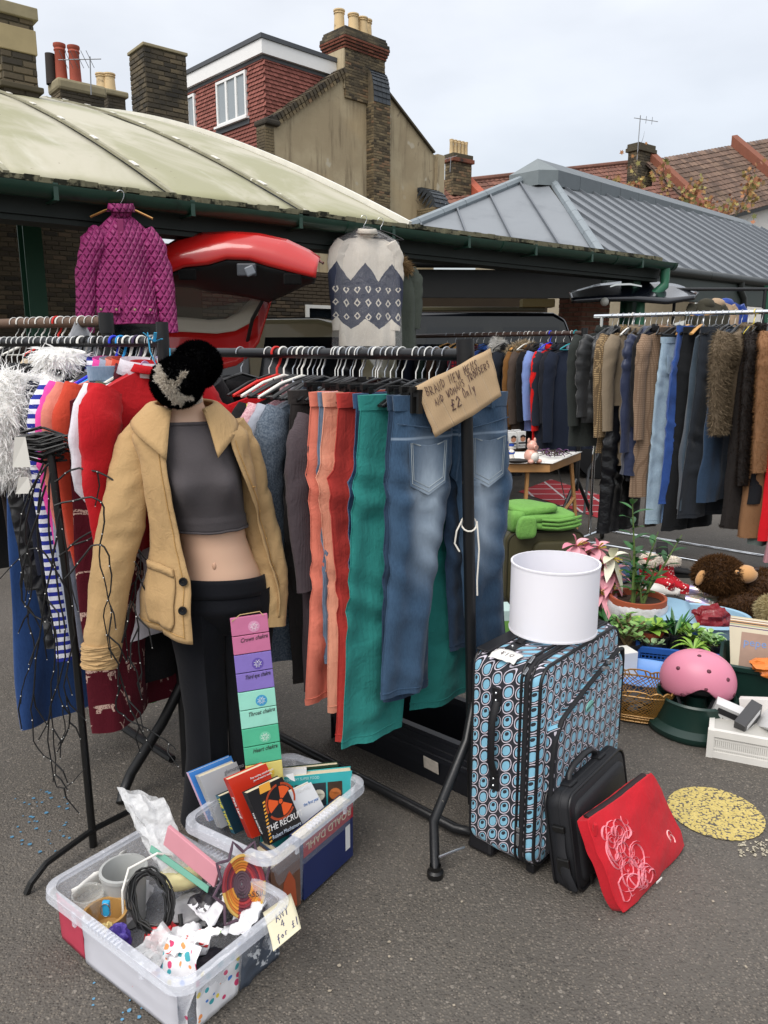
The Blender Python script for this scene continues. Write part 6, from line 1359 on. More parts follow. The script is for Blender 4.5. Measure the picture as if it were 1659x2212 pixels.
# ------------------------------------------------------------------ the book box
bA,bB=Vector((.545,.838,0)),Vector((-.838,.545,0));bC=Vector((-.322,2.121,0))
clear_box('clear plastic storage box full of books in front of the mannequin',bC,bA,.46,.32,.26)
def B3(a,b,z):return bC+bA*a+bB*b+Vector((0,0,z))
# the lying-back thriller
bl,br,tl=G(582,1826,.20),G(656,1786,.20),G(533,1714,.365)
o,cv,F,w_,h_,b_=book('black thriller paperback with orange hazard symbol on its cover',bl,br,tl,.026,M('black_cover','17161a',.35),M('black_spine','1a1a1c',.4),[('THE RECRUIT',.53,.2,.027,WP),('Robert Muchamore',.53,.06,.0165,M('pale_blue_print','b8c4d4',.6)),('|THE RECRUIT',.35,.62,.012,WP)])
FF=Matrix.Translation(b_)@F
def flat(parent,name,outline,mat,M4,lift=.0004,base=None):
    mb=MB();n=len(outline);mb.add([M4@Vector((p[0],p[1],lift))for p in outline],[list(range(n))]);ob=obj(name,mb,mat,parent);return ob
def ringpoly(cx,cy,r0,r1,a0,a1,n=14):
    return[(cx+r1*math.cos(a0+(a1-a0)*k/n),cy+r1*math.sin(a0+(a1-a0)*k/n))for k in range(n+1)]+[(cx+r0*math.cos(a1-(a1-a0)*k/n),cy+r0*math.sin(a1-(a1-a0)*k/n))for k in range(n+1)]
cx_,cy_=w_*.5,h_*.6
for k in range(3):flat(cv,'hazard_blade',ringpoly(cx_,cy_,.010,.044,rad(60+120*k-28),rad(60+120*k+28)),OP,FF)
flat(cv,'hazard_hub',ringpoly(cx_,cy_,.0,.007,0,6.283),OP,FF)
for a0,a1 in((-20,80),(95,200),(215,320)):flat(cv,'hazard_ring',ringpoly(cx_,cy_,.047,.054,rad(a0),rad(a1)),M('dim_orange_print','a03c18',.6),FF)
flat(cv,'publisher_square',[(0,h_*.86),(w_*.3,h_*.86),(w_*.3,h_),(0,h_)],M('amber_print','e0a03a',.6),FF)
for k in range(12):flat(cv,'hazard_stripe',[(w_*.02,h_*(.03+k*.06)),(w_*.09,h_*(.04+k*.06)),(w_*.09,h_*(.07+k*.06)),(w_*.02,h_*(.06+k*.06))],M('amber_print','e0a03a',.6),FF)
flat(cv,'white_splash',[(w_*.75,h_*.98),(w_*.98,h_*.95),(w_*.99,h_*.8),(w_*.88,h_*.86)],WP,FF)
rX=Vector((.73,.69,0)).normalized();rY=Vector((-.33,.03,.94)).normalized();rN=rX.cross(rY)
def LB(label,u,v,z,d,wdt,hgt,th,cov,texts=(),spine=None):
    p=G(u,v,z)+rX*d;return book(label,p,p+rX*wdt,p+rY*hgt,th,cov,spine,texts)
LB('tall pink and blue book leaning at the left corner of the book box',452,1775,.19,0,.15,.17,.016,M('sky_blue_cover','3c7cc4',.4),(),M('pale_pink_spine','cfaec4',.5))
LB('grey white novel beside the pink spined book',478,1790,.18,0,.13,.18,.028,M('silver_cover','a8abb0',.45),[('glamorama',.6,.84,.02,GP)],M('grey_spine','a6a6a4',.5))
LB('dark teal paperback with yellow lettering on its spine',508,1802,.18,0,.1,.13,.024,M('teal_night_cover','12303e',.35),[('|THE TEMPLE',.3,.95,.02,YP)],M('teal_spine','1a5a70',.35))
LB('red paperback behind the black thriller',545,1812,.19,0,.135,.2,.026,M('red_cover','c4321e',.35),[('Pacy, exciting, unputdownable',.52,.84,.0085,WP),('you will want to read it',.52,.79,.0085,WP),('|First Land',.3,.7,.018,WP)],M('red_spine','a82a1e',.35))
bl,br,tl=G(645,1800,.17),G(712,1765,.17),G(603,1722,.29);book('white and blue parenting guide lying behind the thriller',bl,br,tl,.02,M('white_cover','d4d6da',.4),None,[('the first year',.55,.5,.014,M('blue_print','5078b0',.6)),('Expecting',.4,.85,.016,WP)])
bl,br,tl=B3(.19,-.115,.05),B3(.0,.085,.05),B3(.19,-.105,.285);o,cv,F,w_,h_,b_=book('turquoise cookbook with food photographs on its edge',br,bl,br+Vector((.02,.03,.235)),.035,M('turquoise_cover','35a0a4',.35),None,[('EVERYDAY SUPER FOOD',.5,.93,.013,M('pale_teal_print','a8d4d4',.6))])
FF=Matrix.Translation(b_)@F
for k,(fc,c2)in enumerate((('5a3a44','c8b890'),('22303c','a8a05a'),('3a3026','b88a4a'),('2a3038','c8c4b4'),('38281e','a86030'))):
    x0=w_*(.04+k*.19);flat(cv,'food_photo',[(x0,h_*.55),(x0+w_*.17,h_*.55),(x0+w_*.17,h_*.87),(x0,h_*.87)],M('photo%d'%k,fc,.4,var=.5,vs=40),FF);flat(cv,'plate',ringpoly(x0+w_*.085,h_*.7,0,w_*.07,0,6.283),M('plate%d'%k,c2,.4,var=.5,vs=60),FF,.0008)
br2=B3(.035,.12,.05);bl2=B3(.21,-.06,.05);book('dark green hardback at the back edge of the book box',br2,bl2,br2+Vector((.01,.015,.24)),.02,M('bottle_green_cover','12301f',.4),None,[('NZ',.7,.8,.03,WP),('US',.5,.84,.012,WP)])
br2=B3(.025,.105,.05);bl2=B3(.12,.0,.05);book('white book with a small bird silhouette beside the dark green hardback',br2,bl2,br2+Vector((.01,.015,.25)),.012,M('white_cover','d4d6da'),None,[('MASTERCLASS',.5,.82,.012,KP)])
# the boxed set seen through the near side wall, upside down
p0_,p1_=B3(-.06,-.142,.012),B3(.19,-.142,.012)
o,cv,F,w_,h_,b_=book('navy and red boxed set standing upside down against the near wall of the book box',p0_,p1_,p0_+Vector((0,0,.2)),.05,M('navy_cover','1f2c5c',.4));FF=Matrix.Translation(b_)@F
flat(cv,'red_band',[(0,h_*.7),(w_,h_*.7),(w_,h_*.95),(0,h_*.95)],M('crimson_print','a8202e',.5),FF);text('ROALD DAHL',.036,M('cream_print','d8ccae',.6),cv,FF@Matrix.Translation((w_*.5,h_*.9,.0008))@Matrix.Rotation(math.pi,4,'Z'))
flat(cv,'barcode_panel',[(w_*.83,h_*.2),(w_*.93,h_*.2),(w_*.93,h_*.62),(w_*.83,h_*.62)],WP,FF)
p0_,p1_=B3(-.2,-.142,.012),B3(-.075,-.142,.012);o,cv,F,w_,h_,b_=book('paperback with a rust orange cover picture pressed against the near wall',p0_,p1_,p0_+Vector((0,0,.19)),.03,M('rust_cover','6a4a3a',.4,var=.6,vs=14))
flat(cv,'cover_figure',[(w_*.3,.01),(w_*.85,.01),(w_*.8,h_*.5),(w_*.6,h_*.75),(w_*.4,h_*.6)],M('rust_figure','a85030',.5,var=.3),Matrix.Translation(b_)@F)
for k in range(4):p=B3(-.15+k*.03,-.09+k*.005,.012);book(('cream','grey','brown','dull blue')[k]+' paperback low inside the book box',p,p+bA*.02+bB*.1,p+Vector((0,0,.13)),.02,M('low_cover%d'%k,('c8bc9c','8a8c90','6a4c3a','4a5c78')[k],.5))
# chakra board of painted planks
TLb,TRb,BLb,BRb=PT(497,1336,2.20),PT(571,1314,2.23),PT(534,1690,2.15),PT(606,1668,2.18)
Yb=(TLb-BLb);Xb=(TRb-TLb);Xb=Xb.normalized()*.112;bw_,bh_=.112,Yb.length
bl0=TLb-Yb.normalized()*.70
yb=Yb.normalized();xb=(Xb-yb*Xb.dot(yb)).normalized();FB=frame(bl0,xb,(0,0,1));FB=Matrix(((xb.x,yb.x,xb.cross(yb).x,bl0.x),(xb.y,yb.y,xb.cross(yb).y,bl0.y),(xb.z,yb.z,xb.cross(yb).z,bl0.z),(0,0,0,1)));cb_=bpy.data.objects.new('chakra_board',None);COL.objects.link(cb_);cb_.matrix_world=FB;tag(cb_,'tall hanging board of pastel painted planks standing in the book box','wall hanging')
PK=[('b8688c','Crown chakra','c888a8'),('7a68b0','Third eye chakra','5a4898'),('8ccab8','Throat chakra','3a8cb8'),('48a884','Heart chakra','68b898'),('cdbf6e','Solar plexus chakra','d8b848'),('d0885a','Sacral','c07848')]
script=M('script_ink','2c2426',.6)
for k,(c_,nm,ic)in enumerate(PK):
    y1=.70-k*.1165
    pm=M('plank_'+c_,c_,.65,var=.12,vs=18,dirt=('d8ccb4',22,.68,.76),bump=.25,bs=40)
    for h in(0,1):
        mb=MB();ya=y1-h*.0583;mb.box((.056,ya-.0287,-.006),(.112,.0555,.012));pl=obj('plank',mb,pm,cb_,bev=.0015)
        if h==0:pl0=pl
    mb=MB();mb.lathe([(.001,.0006),(.0175,.0006)],24,(.068,y1-.034,.0));obj('emblem_disc',mb,M('emblem_'+ic,ic,.6),pl0)
    ln=MB()
    for q in range(8):a=q*math.pi/4;ln.tube([Vector((.068+.006*math.cos(a),y1-.034+.006*math.sin(a),.001)),Vector((.068+.013*math.cos(a+.3),y1-.034+.013*math.sin(a+.3),.001)),Vector((.068+.006*math.cos(a+.785),y1-.034+.006*math.sin(a+.785),.001))],.0006,4)
    ln.tube([Vector((.068+.0055*math.cos(q*2.094+1.57),y1-.034+.0055*math.sin(q*2.094+1.57),.001))for q in range(4)],.0006,4);obj('emblem_lines',ln,WP if k!=4 else M('gold_line','e8d088',.5),pl0)
    text(nm,.0185,script,pl0,Matrix.Translation((.064,y1-.076,.0008))@Matrix.Rotation(rad(4),4,'Z'),shear=.45,sx=.78 if len(nm)<14 else .62)
mb=MB();mb.box((.03,.35,-.014),(.02,.68,.004));mb.box((.085,.35,-.014),(.02,.68,.004));obj('backing_slat',mb,M('raw_wood','9a7850',.7,var=.2),cb_)
mb=MB();mb.tube([(.004,.69,.001),(.03,.706,-.004),(.09,.708,-.004),(.1,.695,.001)],.0016,5);obj('string',mb,M('jute_string','b0986c',.9),cb_)
# ================================================================== the low box of odds and ends
xA,xB=Vector((-.80,.60,0)),Vector((.60,.80,0));xC=Vector((-.585,1.815,0))
clear_box('shallow clear plastic box of odds and ends in the foreground',xC,xA,.57,.36,.175)
def X3(a,b,z):return xC+xA*a+xB*b+Vector((0,0,z))
WPAP=M('white_sheet_paper','e0dfda',.8,var=.04,bump=.2,bs=20);
def paper(name,label,cat,pts,mat,crump=.006,seed=0,nu=10,nv=10):
    """crumpled sheet through four corners"""
    a,b,c,d=[Vector(p)for p in pts];n=(b-a).cross(d-a).normalized();mb=MB()
    mb.sheet(lambda u,v:a.lerp(b,u).lerp(d.lerp(c,u),v)+n*(crump*(n3(u*3+seed,v*3,seed)+.5*n3(u*7,v*7+seed,2)))-Vector(a),nu,nv);o=obj(name,mb,mat,None,smooth=35,solid=.0012);o.location=a;tag(o,label,cat);return o
paper('paper_sheet','crumpled white paper in the left corner of the low box','paper',(X3(.264,-.12,.14),X3(.264,.06,.165),X3(.262,.07,.05),X3(.262,-.12,.04)),WPAP,.02,1)
mb=MB();mb.lathe([(.05,0),(.052,.002),(.062,.15),(.066,.152),(.066,.162),(.058,.163),(.056,.15),(.05,.012),(.001,.012)],32)
o=obj('plastic_pot',mb,M('grey_plastic','a4a6a4',.45,var=.08),None,smooth=40);o.location=X3(.185,-.005,.012);tag(o,'light grey ribbed pot standing in the low box','pot')
GLASS=plastic('clear_glass',(.8,.82,.78),.12,.05)
mb=MB();mb.lathe([(.035,0),(.04,.004),(.041,.12),(.043,.122),(.043,.126),(.039,.126),(.038,.01),(.001,.008)],28);o=thing('glass_jar','empty glass tumbler with amber base in the left of the low box','glass',X3(.215,-.1,.014));obj('glass',mb,GLASS,o,smooth=40);mb=MB();mb.lathe([(.001,.012),(.034,.012),(.035,.05),(.001,.05)],24);obj('amber_filling',mb,M('amber_glass','9a6f3c',.25,var=.2),o,smooth=40)
mb=MB();mb.lathe([(.04,0),(.05,.02),(.058,.07),(.06,.075),(.052,.075),(.044,.02),(.001,.014)],28);o=obj('wooden_bowl',mb,M('amber_bowl','a8824c',.3,var=.25),None,smooth=40);o.location=X3(.13,-.105,.05);tag(o,'amber brown small bowl near the left wall of the low box','bowl')
mb=MB();mb.box((0,0,0),(.02,.012,.045));o=thing('key_tag','bright blue key tag with a wire ring in the amber bowl','key tag',X3(.12,-.105,.14),0);obj('tag_body',mb,M('cyan_plastic','2f9ac8',.3),o,bev=.003);mb=MB();mb.tube([(.013*math.cos(a),-.008,.0+.02*math.sin(a))for a in[k*.45 for k in range(15)]],.0015,5);obj('ring',mb,STEEL,o)
mb=MB();P_=[X3(.1,-.07,.10),X3(.11,-.06,.17),X3(.12,-.03,.215),X3(.1,.05,.225),X3(.09,.09,.2),X3(.07,.12,.13)];mb.tube(P_,.0035,8);tag(obj('white_cable',mb,M('white_plastic','e2e0d8')),'white cable looping up beside the grey pot','cable')
rg=random.Random(3);mb=MB()
for k in range(13):
    c_=X3(.037+rg.uniform(-.008,.008),-.025+rg.uniform(-.008,.008),.15+rg.uniform(-.012,.012));pts=[]
    for i in range(26):a=2*math.pi*i/25+.3;pts.append(c_+(xB*.3+Vector((.55,-.2,0)))*(.068*math.cos(a)*(1+.04*k/13))+Vector((-.02*math.sin(a),.04*math.sin(a),.06*math.sin(a)))+Vector((rg.uniform(-.003,.003),)*3))
    mb.tube(pts,.0032,6)
o=thing('coiled_cable','black coiled cable lying in the low box','cable',X3(.01,.015,.1));cl0=obj('coil',mb.xf(Matrix.Translation(-o.location)),BLKP,o,smooth=True)
mb=MB();mb.tube([X3(-.055,.0,.14),X3(-.07,-.01,.115)],.006,8);obj('plug',mb.xf(Matrix.Translation(-o.location)),BLKP,o);mb=MB();mb.tube([X3(-.07,-.01,.115),X3(-.078,-.014,.103)],.005,8);obj('plug_tip',mb.xf(Matrix.Translation(-o.location)),STEEL,o)
def blob(name,label,cat,c,r,mat,seed=0,k=.25,parent=None,n=26,m=18,poly=None):
    mb=MB();mb.sphere((0,0,0),r,n,m,f=lambda p:1+k*n3(p.x*1.8+seed,p.y*1.8,p.z*1.8)+k*.6*n3(p.x*4+seed,p.y*4,p.z*4));o=obj(name,mb,mat,None,smooth=40);o.location=c;tag(o,label,cat);return o
blob('wax_block','pale yellow soap block in a torn clear bag','soap',X3(.075,.105,.13),(.06,.045,.035),M('pale_yellow_wax','d6cc98',.5,sss=.1),4,.12)
CRINK=plastic('crinkled_film',(.9,.9,.93),.3,.1)
CR2=M('grey_white_film',(.78,.79,.8),.25,var=.1,alpha=.55,bump=.8,bs=14,bd=.03)
mb=MB()
def sac(u,v):
    base=X3(.02+.13*(u-.5),.15+.02*u,.13).lerp(X3(.20+.05*(u-.5)*1.6,.19,.36),v);return base+Vector((.02*n3(u*4,v*5,1),.05*math.sin(u*math.pi)*(1-.6*v)+.03*n3(u*5,v*6,5),.02*n3(u*6,v*3,8)))
b1=[(283,1712),(357,1745),(415,1860),(335,1905)]
A_,B_,C_,D2=PT(252,1700,2.02),PT(358,1730,2.02),PT(420,1880,1.95),PT(325,1850,1.95)
for s in(0,1):mb.sheet(lambda u,v:A_.lerp(B_,u).lerp(D2.lerp(C_,u),v)+Vector((.01*n3(u*4,v*4,s),(1-2*s)*(-.035)*math.sin(u*math.pi)*(.25+v)+.016*n3(u*6+s*3,v*6,3),.01*n3(u*5,v*5,6+s))),14,18)
tag(obj('plastic_bag',mb,CR2,None,smooth=35),'clear plastic bag standing up out of the low box','bag')
def panel(name,label,cat,pts,th,mat):o=slabq(name,*pts,th,mat,None,.002);tag(o,label,cat);return o
panel('pink_card_frame','pink cardboard frame leaning behind the woven basket','frame',(G(352,1825,.24),G(462,1918,.16),G(362,1785,.30)),.012,M('dusty_pink_card','c88a94',.7))
panel('green_edged_pane','glass pane with a green edge leaning by the pink frame','pane',(G(322,1840,.22),G(448,1930,.14),G(326,1825,.235)),.006,M('green_glass_edge','5f9a86',.2))
paper('mailing_bag','white and black mailing bag in the middle of the low box','bag',(X3(-.02,.05,.12),X3(-.0,.165,.13),X3(-.11,.16,.15),X3(-.14,.03,.12)),M('mailer_black','26242a',.4,var=.3,dirt=('d0d0d4',7,.5,.52)),.02,5,16,16)
o=paper('mailing_bag','white printed mailing bag under the woven basket','bag',(X3(-.13,.17,.1),X3(-.21,.165,.15),X3(-.24,.06,.12),X3(-.15,.05,.1)),M('mailer_white','d6d8dc',.35,var=.08,bump=.3,bs=12),.02,7,16,16)
text('CLASSIC',.022,KP,o,(Matrix.Translation(-X3(-.13,.17,.1))@frame(X3(-.17,.15,.150),Vector((.55,.1,0)),(-.2,-.5,.8))),name='lettering')
paper('paper_bag','white wrapping with red cherries in the low box','wrapping',(X3(-.13,-.03,.15),X3(-.22,.01,.17),X3(-.2,-.09,.17),X3(-.15,-.12,.14)),None or(lambda:(lambda t:(t.set('Base Color',t.mix(t.m('LESS_THAN',t.n('TexVoronoi',{'Vector':t.co(),'Scale':34.0}).outputs[0],.28),(.75,.74,.74),t.ramp(t.n('TexVoronoi',{'Vector':t.co(),'Scale':34.0}).outputs['Color'],[(0,(.6,.03,.03)),(.7,(.6,.03,.03)),(.72,(.2,.4,.1)),(1,(.2,.4,.1))],'CONSTANT'))),t.set('Roughness',.6),t.mat)[2])(NT('cherry_paper')))(),.03,9,16,16)
def dots(name,sc):
    t=NT(name);vo=t.n('TexVoronoi',{'Vector':t.co(),'Scale':sc,'Randomness':.8});t.set('Base Color',t.mix(t.m('LESS_THAN',vo.outputs[0],.33),(.72,.72,.74),t.ramp(t.xyz(vo.outputs['Color'])[0],[(0,(.05,.35,.4)),(.2,(.6,.05,.15)),(.4,(.75,.6,.08)),(.6,(.8,.3,.1)),(.8,(.05,.2,.6)),(1,(.3,.5,.1))],'CONSTANT')));t.set('Roughness',.6);return t.mat
DOTS=dots('confetti_paper',40.0)
paper('gift_bag','white confetti dotted party bag at the front corner of the low box','bag',(X3(-.12,-.155,.02),X3(-.255,-.15,.02),X3(-.24,-.08,.19),X3(-.13,-.09,.18)),DOTS,.02,11,14,14)
paper('gift_bag','confetti dotted party bag pressed on the near short wall of the low box','bag',(X3(-.268,-.13,.012),X3(-.268,.0,.012),X3(-.268,.02,.15),X3(-.268,-.12,.15)),DOTS,.008,12)
paper('mailing_bag','grey and black mailing bag seen through the near short wall','bag',(X3(-.266,.01,.012),X3(-.266,.15,.012),X3(-.266,.15,.15),X3(-.266,.03,.15)),M('mailer_slate','4a525e',.4,var=.2,dirt=('c4c8cc',6,.52,.54)),.008,13)
paper('red_folder','pinkish red folder showing through the left end of the low box','folder',(X3(.262,-.16,.012),X3(.14,-.166,.012),X3(.135,-.168,.155),X3(.265,-.163,.155)),M('raspberry_card','b03c50',.6),.003,14)
paper('paper_sheet','white lining paper along the front wall of the low box','paper',(X3(.135,-.168,.008),X3(-.25,-.166,.008),X3(-.25,-.168,.125),X3(.135,-.169,.15)),M('bluish_paper','bfc0c8',.8,var=.05),.003,15)
paper('plastic_bag','small lilac film bag with toys in the low box','bag',(X3(-.03,-.14,.1),X3(-.11,-.15,.08),X3(-.13,-.06,.13),X3(-.05,-.05,.15)),CR2,.03,16,14,14)
for k,(a,b,z,r,c_,lb)in enumerate(((.04,-.13,.1,(.035,.02,.045),'4a3a8c','blue violet soft toy in a clear bag'),(.07,-.14,.1,(.03,.02,.035),'c8b070','straw coloured toy in a clear bag'),(-.085,-.135,.055,(.035,.025,.02),'c8342a','red and white striped sweet packet'),(-.1,-.02,.09,(.06,.05,.035),'d4d4d6','white plastic wrapped bundle'),(-.11,-.1,.05,(.03,.03,.02),'8a5ab0','small purple foil ball'),(-.02,-.03,.07,(.05,.04,.03),'c02a30','red cloth scrap under the coiled cable'),(.0,.09,.07,(.07,.06,.03),'8f8f92','grey bag at the bottom of the low box'),(-.17,-.03,.05,(.07,.07,.03),'2a2830','dark cloth at the bottom of the low box'),(.2,.02,.05,(.05,.09,.03),'d8d8da','white bag at the bottom of the low box'))):blob('bundle',lb,'bundle',X3(a,b,z),r,M('bundle%d'%k,c_,.45,var=.25,vs=20,bump=.6,bs=20,bd=.01),k+3,.35)
# woven coil basket, bristling with loops
wbp=PT(522,1910,1.86);wb_=thing('woven_basket','small coiled basket in orange, red and purple with looped rim','basket',wbp);nrm=Vector((.35,-.72,.35)).normalized();FW=frame((0,0,0),nrm.cross(Vector((0,0,1))).normalized()*-1,(0,0,1));xw=Vector((-nrm.y,nrm.x,0)).normalized();yw=nrm.cross(xw).normalized();
cols=['5a3a4a','5a3a4a','b02a3a','c87a28','8a2a38','c88a38','6a2a3c','c06a28','8a2430','c8a874']
for k in range(10):
    r_=.008+k*.0075;dome=-.03*(k/9)**2
    for sct in range(6):
        cc_='54404a' if k<4 else('b8964e' if k==9 and sct%2 else(('c07428','c88c38','b86a28')if sct%2 else('7a2a34','5c2a38','9c3438'))[k%3]);m_=M('straw_'+cc_,cc_,.75,var=.2,vs=60)
        mb=MB();mb.tube([(xw*math.cos(a)*r_*.74+yw*math.sin(a)*r_*1.05)-nrm*dome for a in[rad(60*sct+10*q)for q in range(7)]],.0043,6);obj('coil',mb,m_,wb_,smooth=True)
mb=MB();PU=M('purple_cane','4e3a48',.6,var=.2)
for q in range(9):
    a=2*math.pi*q/9;p1=xw*math.cos(a)*.062+yw*math.sin(a)*.088+nrm*.03;p2=xw*math.cos(a+.35)*.085+yw*math.sin(a+.35)*.122+nrm*.035;p3=xw*math.cos(a+.7)*.062+yw*math.sin(a+.7)*.088+nrm*.03;mb=MB();mb.tube([p1,p1.lerp(p2,.6),p2,p2.lerp(p3,.4),p3],.004,6);obj('rim_loop',mb,PU,wb_,smooth=True)
# handwritten price note on the rim
a,b,c_,d_=G(568,1972,.165),G(628,1930,.165),PT(650,2005,1.66),PT(590,2055,1.60)
nt2=thing('price_note','cream paper note reading any 4 for one pound on the low box','note',a);mb=MB();mb.sheet(lambda u,v:a.lerp(b,u).lerp(d_.lerp(c_,u),v)-a+Vector((.004,-.006,0))*math.sin(v*3),8,8);obj('paper',mb,M('cream_paper','cfc9ae',.8,var=.05),nt2,smooth=40,solid=.001)
def np_(u,v):return a.lerp(b,u).lerp(d_.lerp(c_,u),v)-a+Vector((.004,-.006,0))*math.sin(v*3)+Vector((.001,-.0045,.002))
mb=MB()
for txt,u0,v0,du,h in(('ANY',.3,.38,.17,.17),('4',.42,.58,.17,.17),('for £1',.2,.86,.135,.18)):
    for i,ch in enumerate(txt):
        if ch==' ':continue
        for stv in STROKE[ch]:mb.tube([np_(u0+i*du+p[0]*du*.7,v0-p[1]*h-i*.015)for p in stv],.0013,5)
obj('handwriting',mb,M('blue_ink','3a3c62',.6),nt2)
# ================================================================== suitcase with oval print
def ovals(name):
    t=NT(name);co=t.co();x,y,z=t.xyz(co);s=t.m('ADD',x,y);cw,ch=.041,.048
    col_=t.m('FLOOR',t.m('DIVIDE',s,cw));fx=t.m('SUBTRACT',t.m('FRACT',t.m('DIVIDE',s,cw)),.5);wn=t.n('TexWhiteNoise',{'W':col_},noise_dimensions='1D').outputs[0];zz=t.m('ADD',t.m('DIVIDE',t.m('ADD',z,t.m('MULTIPLY',y,.5)),ch),t.m('MULTIPLY',wn,1.));fz=t.m('SUBTRACT',t.m('FRACT',zz),.5);row=t.m('FLOOR',zz);rn=t.n('TexWhiteNoise',{'Vector':t.vec(col_,row,0.)},noise_dimensions='3D').outputs[0]
    def ell(ox,oz,rx,rz):return t.m('SQRT',t.m('ADD',t.m('POWER',t.m('ABSOLUTE',t.m('DIVIDE',t.m('SUBTRACT',fx,ox),rx)),2.3),t.m('POWER',t.m('ABSOLUTE',t.m('DIVIDE',t.m('SUBTRACT',fz,oz),rz)),2.3)))
    oz=t.m('MULTIPLY',t.m('SUBTRACT',rn,.7),.14);e1=ell(0.,0.,.45,.46);e2=ell(0.,oz,.30,.32);e3=ell(0.,t.m('ADD',oz,.12),.16,.13)
    white=t.m('MULTIPLY',t.m('LESS_THAN',e1,1.),t.m('GREATER_THAN',e1,.85));blue=t.m('LESS_THAN',e2,1.);pup=t.m('MULTIPLY',t.m('LESS_THAN',e3,1.),t.m('GREATER_THAN',rn,.55));line=t.m('MULTIPLY',t.m('LESS_THAN',e2,1.14),t.m('GREATER_THAN',e2,1.))
    c=t.mix(white,(.012,.013,.02),(.62,.58,.66));c=t.mix(blue,c,(.2,.45,.6));c=t.mix(pup,c,(.012,.013,.02));t.set('Base Color',c);t.set('Roughness',.75);t.set('Sheen Weight',.1);t.bump(t.m('ADD',t.noise(co,900,2),t.m('MULTIPLY',t.noise(co,6,3),4.)),.25,.003);return t.mat
OVAL=ovals('oval_print_fabric');BLKF=M('black_webbing','15161a',.7,var=.15,bump=.3,bs=300);BLKL=M('black_rubberised','17171a',.45,var=.15)
sx,sy=Vector((.655,.755,0)).normalized(),Vector((-.755,.655,0)).normalized();s0=Vector((.4555,2.085,0));SW,SD,SH=.535,.24,.70
case=thing('suitcase','upright blue, black and white oval print suitcase below the lampshade','suitcase',s0,math.atan2(sx.y,sx.x))
def rbox(x0,x1,y0,y1,z0,z1,rx,n=6,bul=0):
    """box rounded on its vertical outline in the xz plane, extruded along y"""
    ol=rrect((x1-x0)/2,(z1-z0)/2,rx,n);cx,cz=(x0+x1)/2,(z0+z1)/2;mb=MB();ys=[y0,y0+.006,y0+.02,(y0+y1)/2,y1-.02,y1-.006,y1];ins=[.014,.004,0,-bul,0,.004,.014]
    mb.loft([[(cx+(p[0]*(1-i/((x1-x0)/2))),y,cz+p[1]*(1-i/((z1-z0)/2)))for p in ol]for y,i in zip(ys,ins)],True,True,True);return mb
obj('shell',rbox(0,SW,0,SD,.035,SH,.055,7,.004),OVAL,case,smooth=50)
def loopxz(x0,x1,z0,z1,r,y,rad_,mat,nm,flat_=1):
    ol=rrect((x1-x0)/2,(z1-z0)/2,r,7);ol.append(ol[0]);mb=MB();mb.tube([((x0+x1)/2+p[0],y,(z0+z1)/2+p[1])for p in ol],rad_,8,False,flat_);return obj(nm,mb,mat,case,smooth=True)
for y in(.004,SD-.004):loopxz(.006,SW-.006,.041,SH-.006,.052,y,.0055,BLKL,'piping')
loopxz(-.002,SW+.002,.033,SH+.002,.056,.045,.009,BLKF,'zip_tape',.5);loopxz(-.004,SW+.004,.031,SH+.004,.057,.062,.0045,BLKL,'piping');loopxz(-.003,SW+.003,.032,SH+.003,.056,.03,.0035,BLKL,'piping')
mb=rbox(.055,SW-.012,-.028,.02,.06,SH-.085,.05,6,0);
def pk_clip(v):  # slanted pocket mouth, lower at the left
    x,y,z=v;top_=SH-.22+.135*max(0,min(1,(x-.05)/.42))**.75;return(x,y,min(z,top_))
mb.v=[pk_clip(v)for v in mb.v];obj('front_pocket',mb,OVAL,case,smooth=50)
zt=[(.053,-.02,.09),(.053,-.02,.38),(.058,-.022,SH-.25)]+[(.05+.42*k/10,-.026,SH-.22+.012+.135*(k/10)**.75)for k in range(1,11)]+[(SW-.03,-.024,SH-.08),(SW-.014,-.02,SH-.12),(SW-.01,-.018,.3)]
mb=MB();mb.tube(zt,.0085,8,True,.7);obj('pocket_zip',mb,BLKF,case,smooth=True)
for p in((.36,-.036,SH-.1),(.395,-.036,SH-.087)):mb=MB();mb.box(p,(.038,.004,.01),Matrix.Rotation(.25,3,'Y'));mb.box((p[0]-.022,p[1],p[2]+.004),(.012,.008,.014));obj('zip_pull',mb,STEEL,case,bev=.001)
for p in((.004,.052,SH-.02),(.03,.05,SH+.008)):mb=MB();mb.box(p,(.028,.01,.006),Matrix.Rotation(-.5,3,'Y'));obj('zip_pull',mb,STEEL,case,bev=.001)
mb=MB();mb.box((-.006,.052,.13),(.006,.01,.04));mb.box((-.006,.052,.165),(.008,.012,.014));obj('zip_pull',mb,STEEL,case,bev=.001)
bdg=MB();bdg.lathe([(.001,.004),(.02,.003),(.021,0)],24,sx=1.25,sy=.8);bdg.xf(Matrix.Translation((.265,-.03,SH-.2))@Matrix.Rotation(rad(90),4,'X')@Matrix.Rotation(.2,4,'Z'));bd=obj('badge',bdg,M('aqua_badge','7ab8b0',.35),case,smooth=True)
text('CASE 2 CASE',.0085,KP,bd,Matrix.Translation((.265,-.0345,SH-.203))@Matrix.Rotation(rad(90),4,'X')@Matrix.Rotation(.2,4,'Z'))
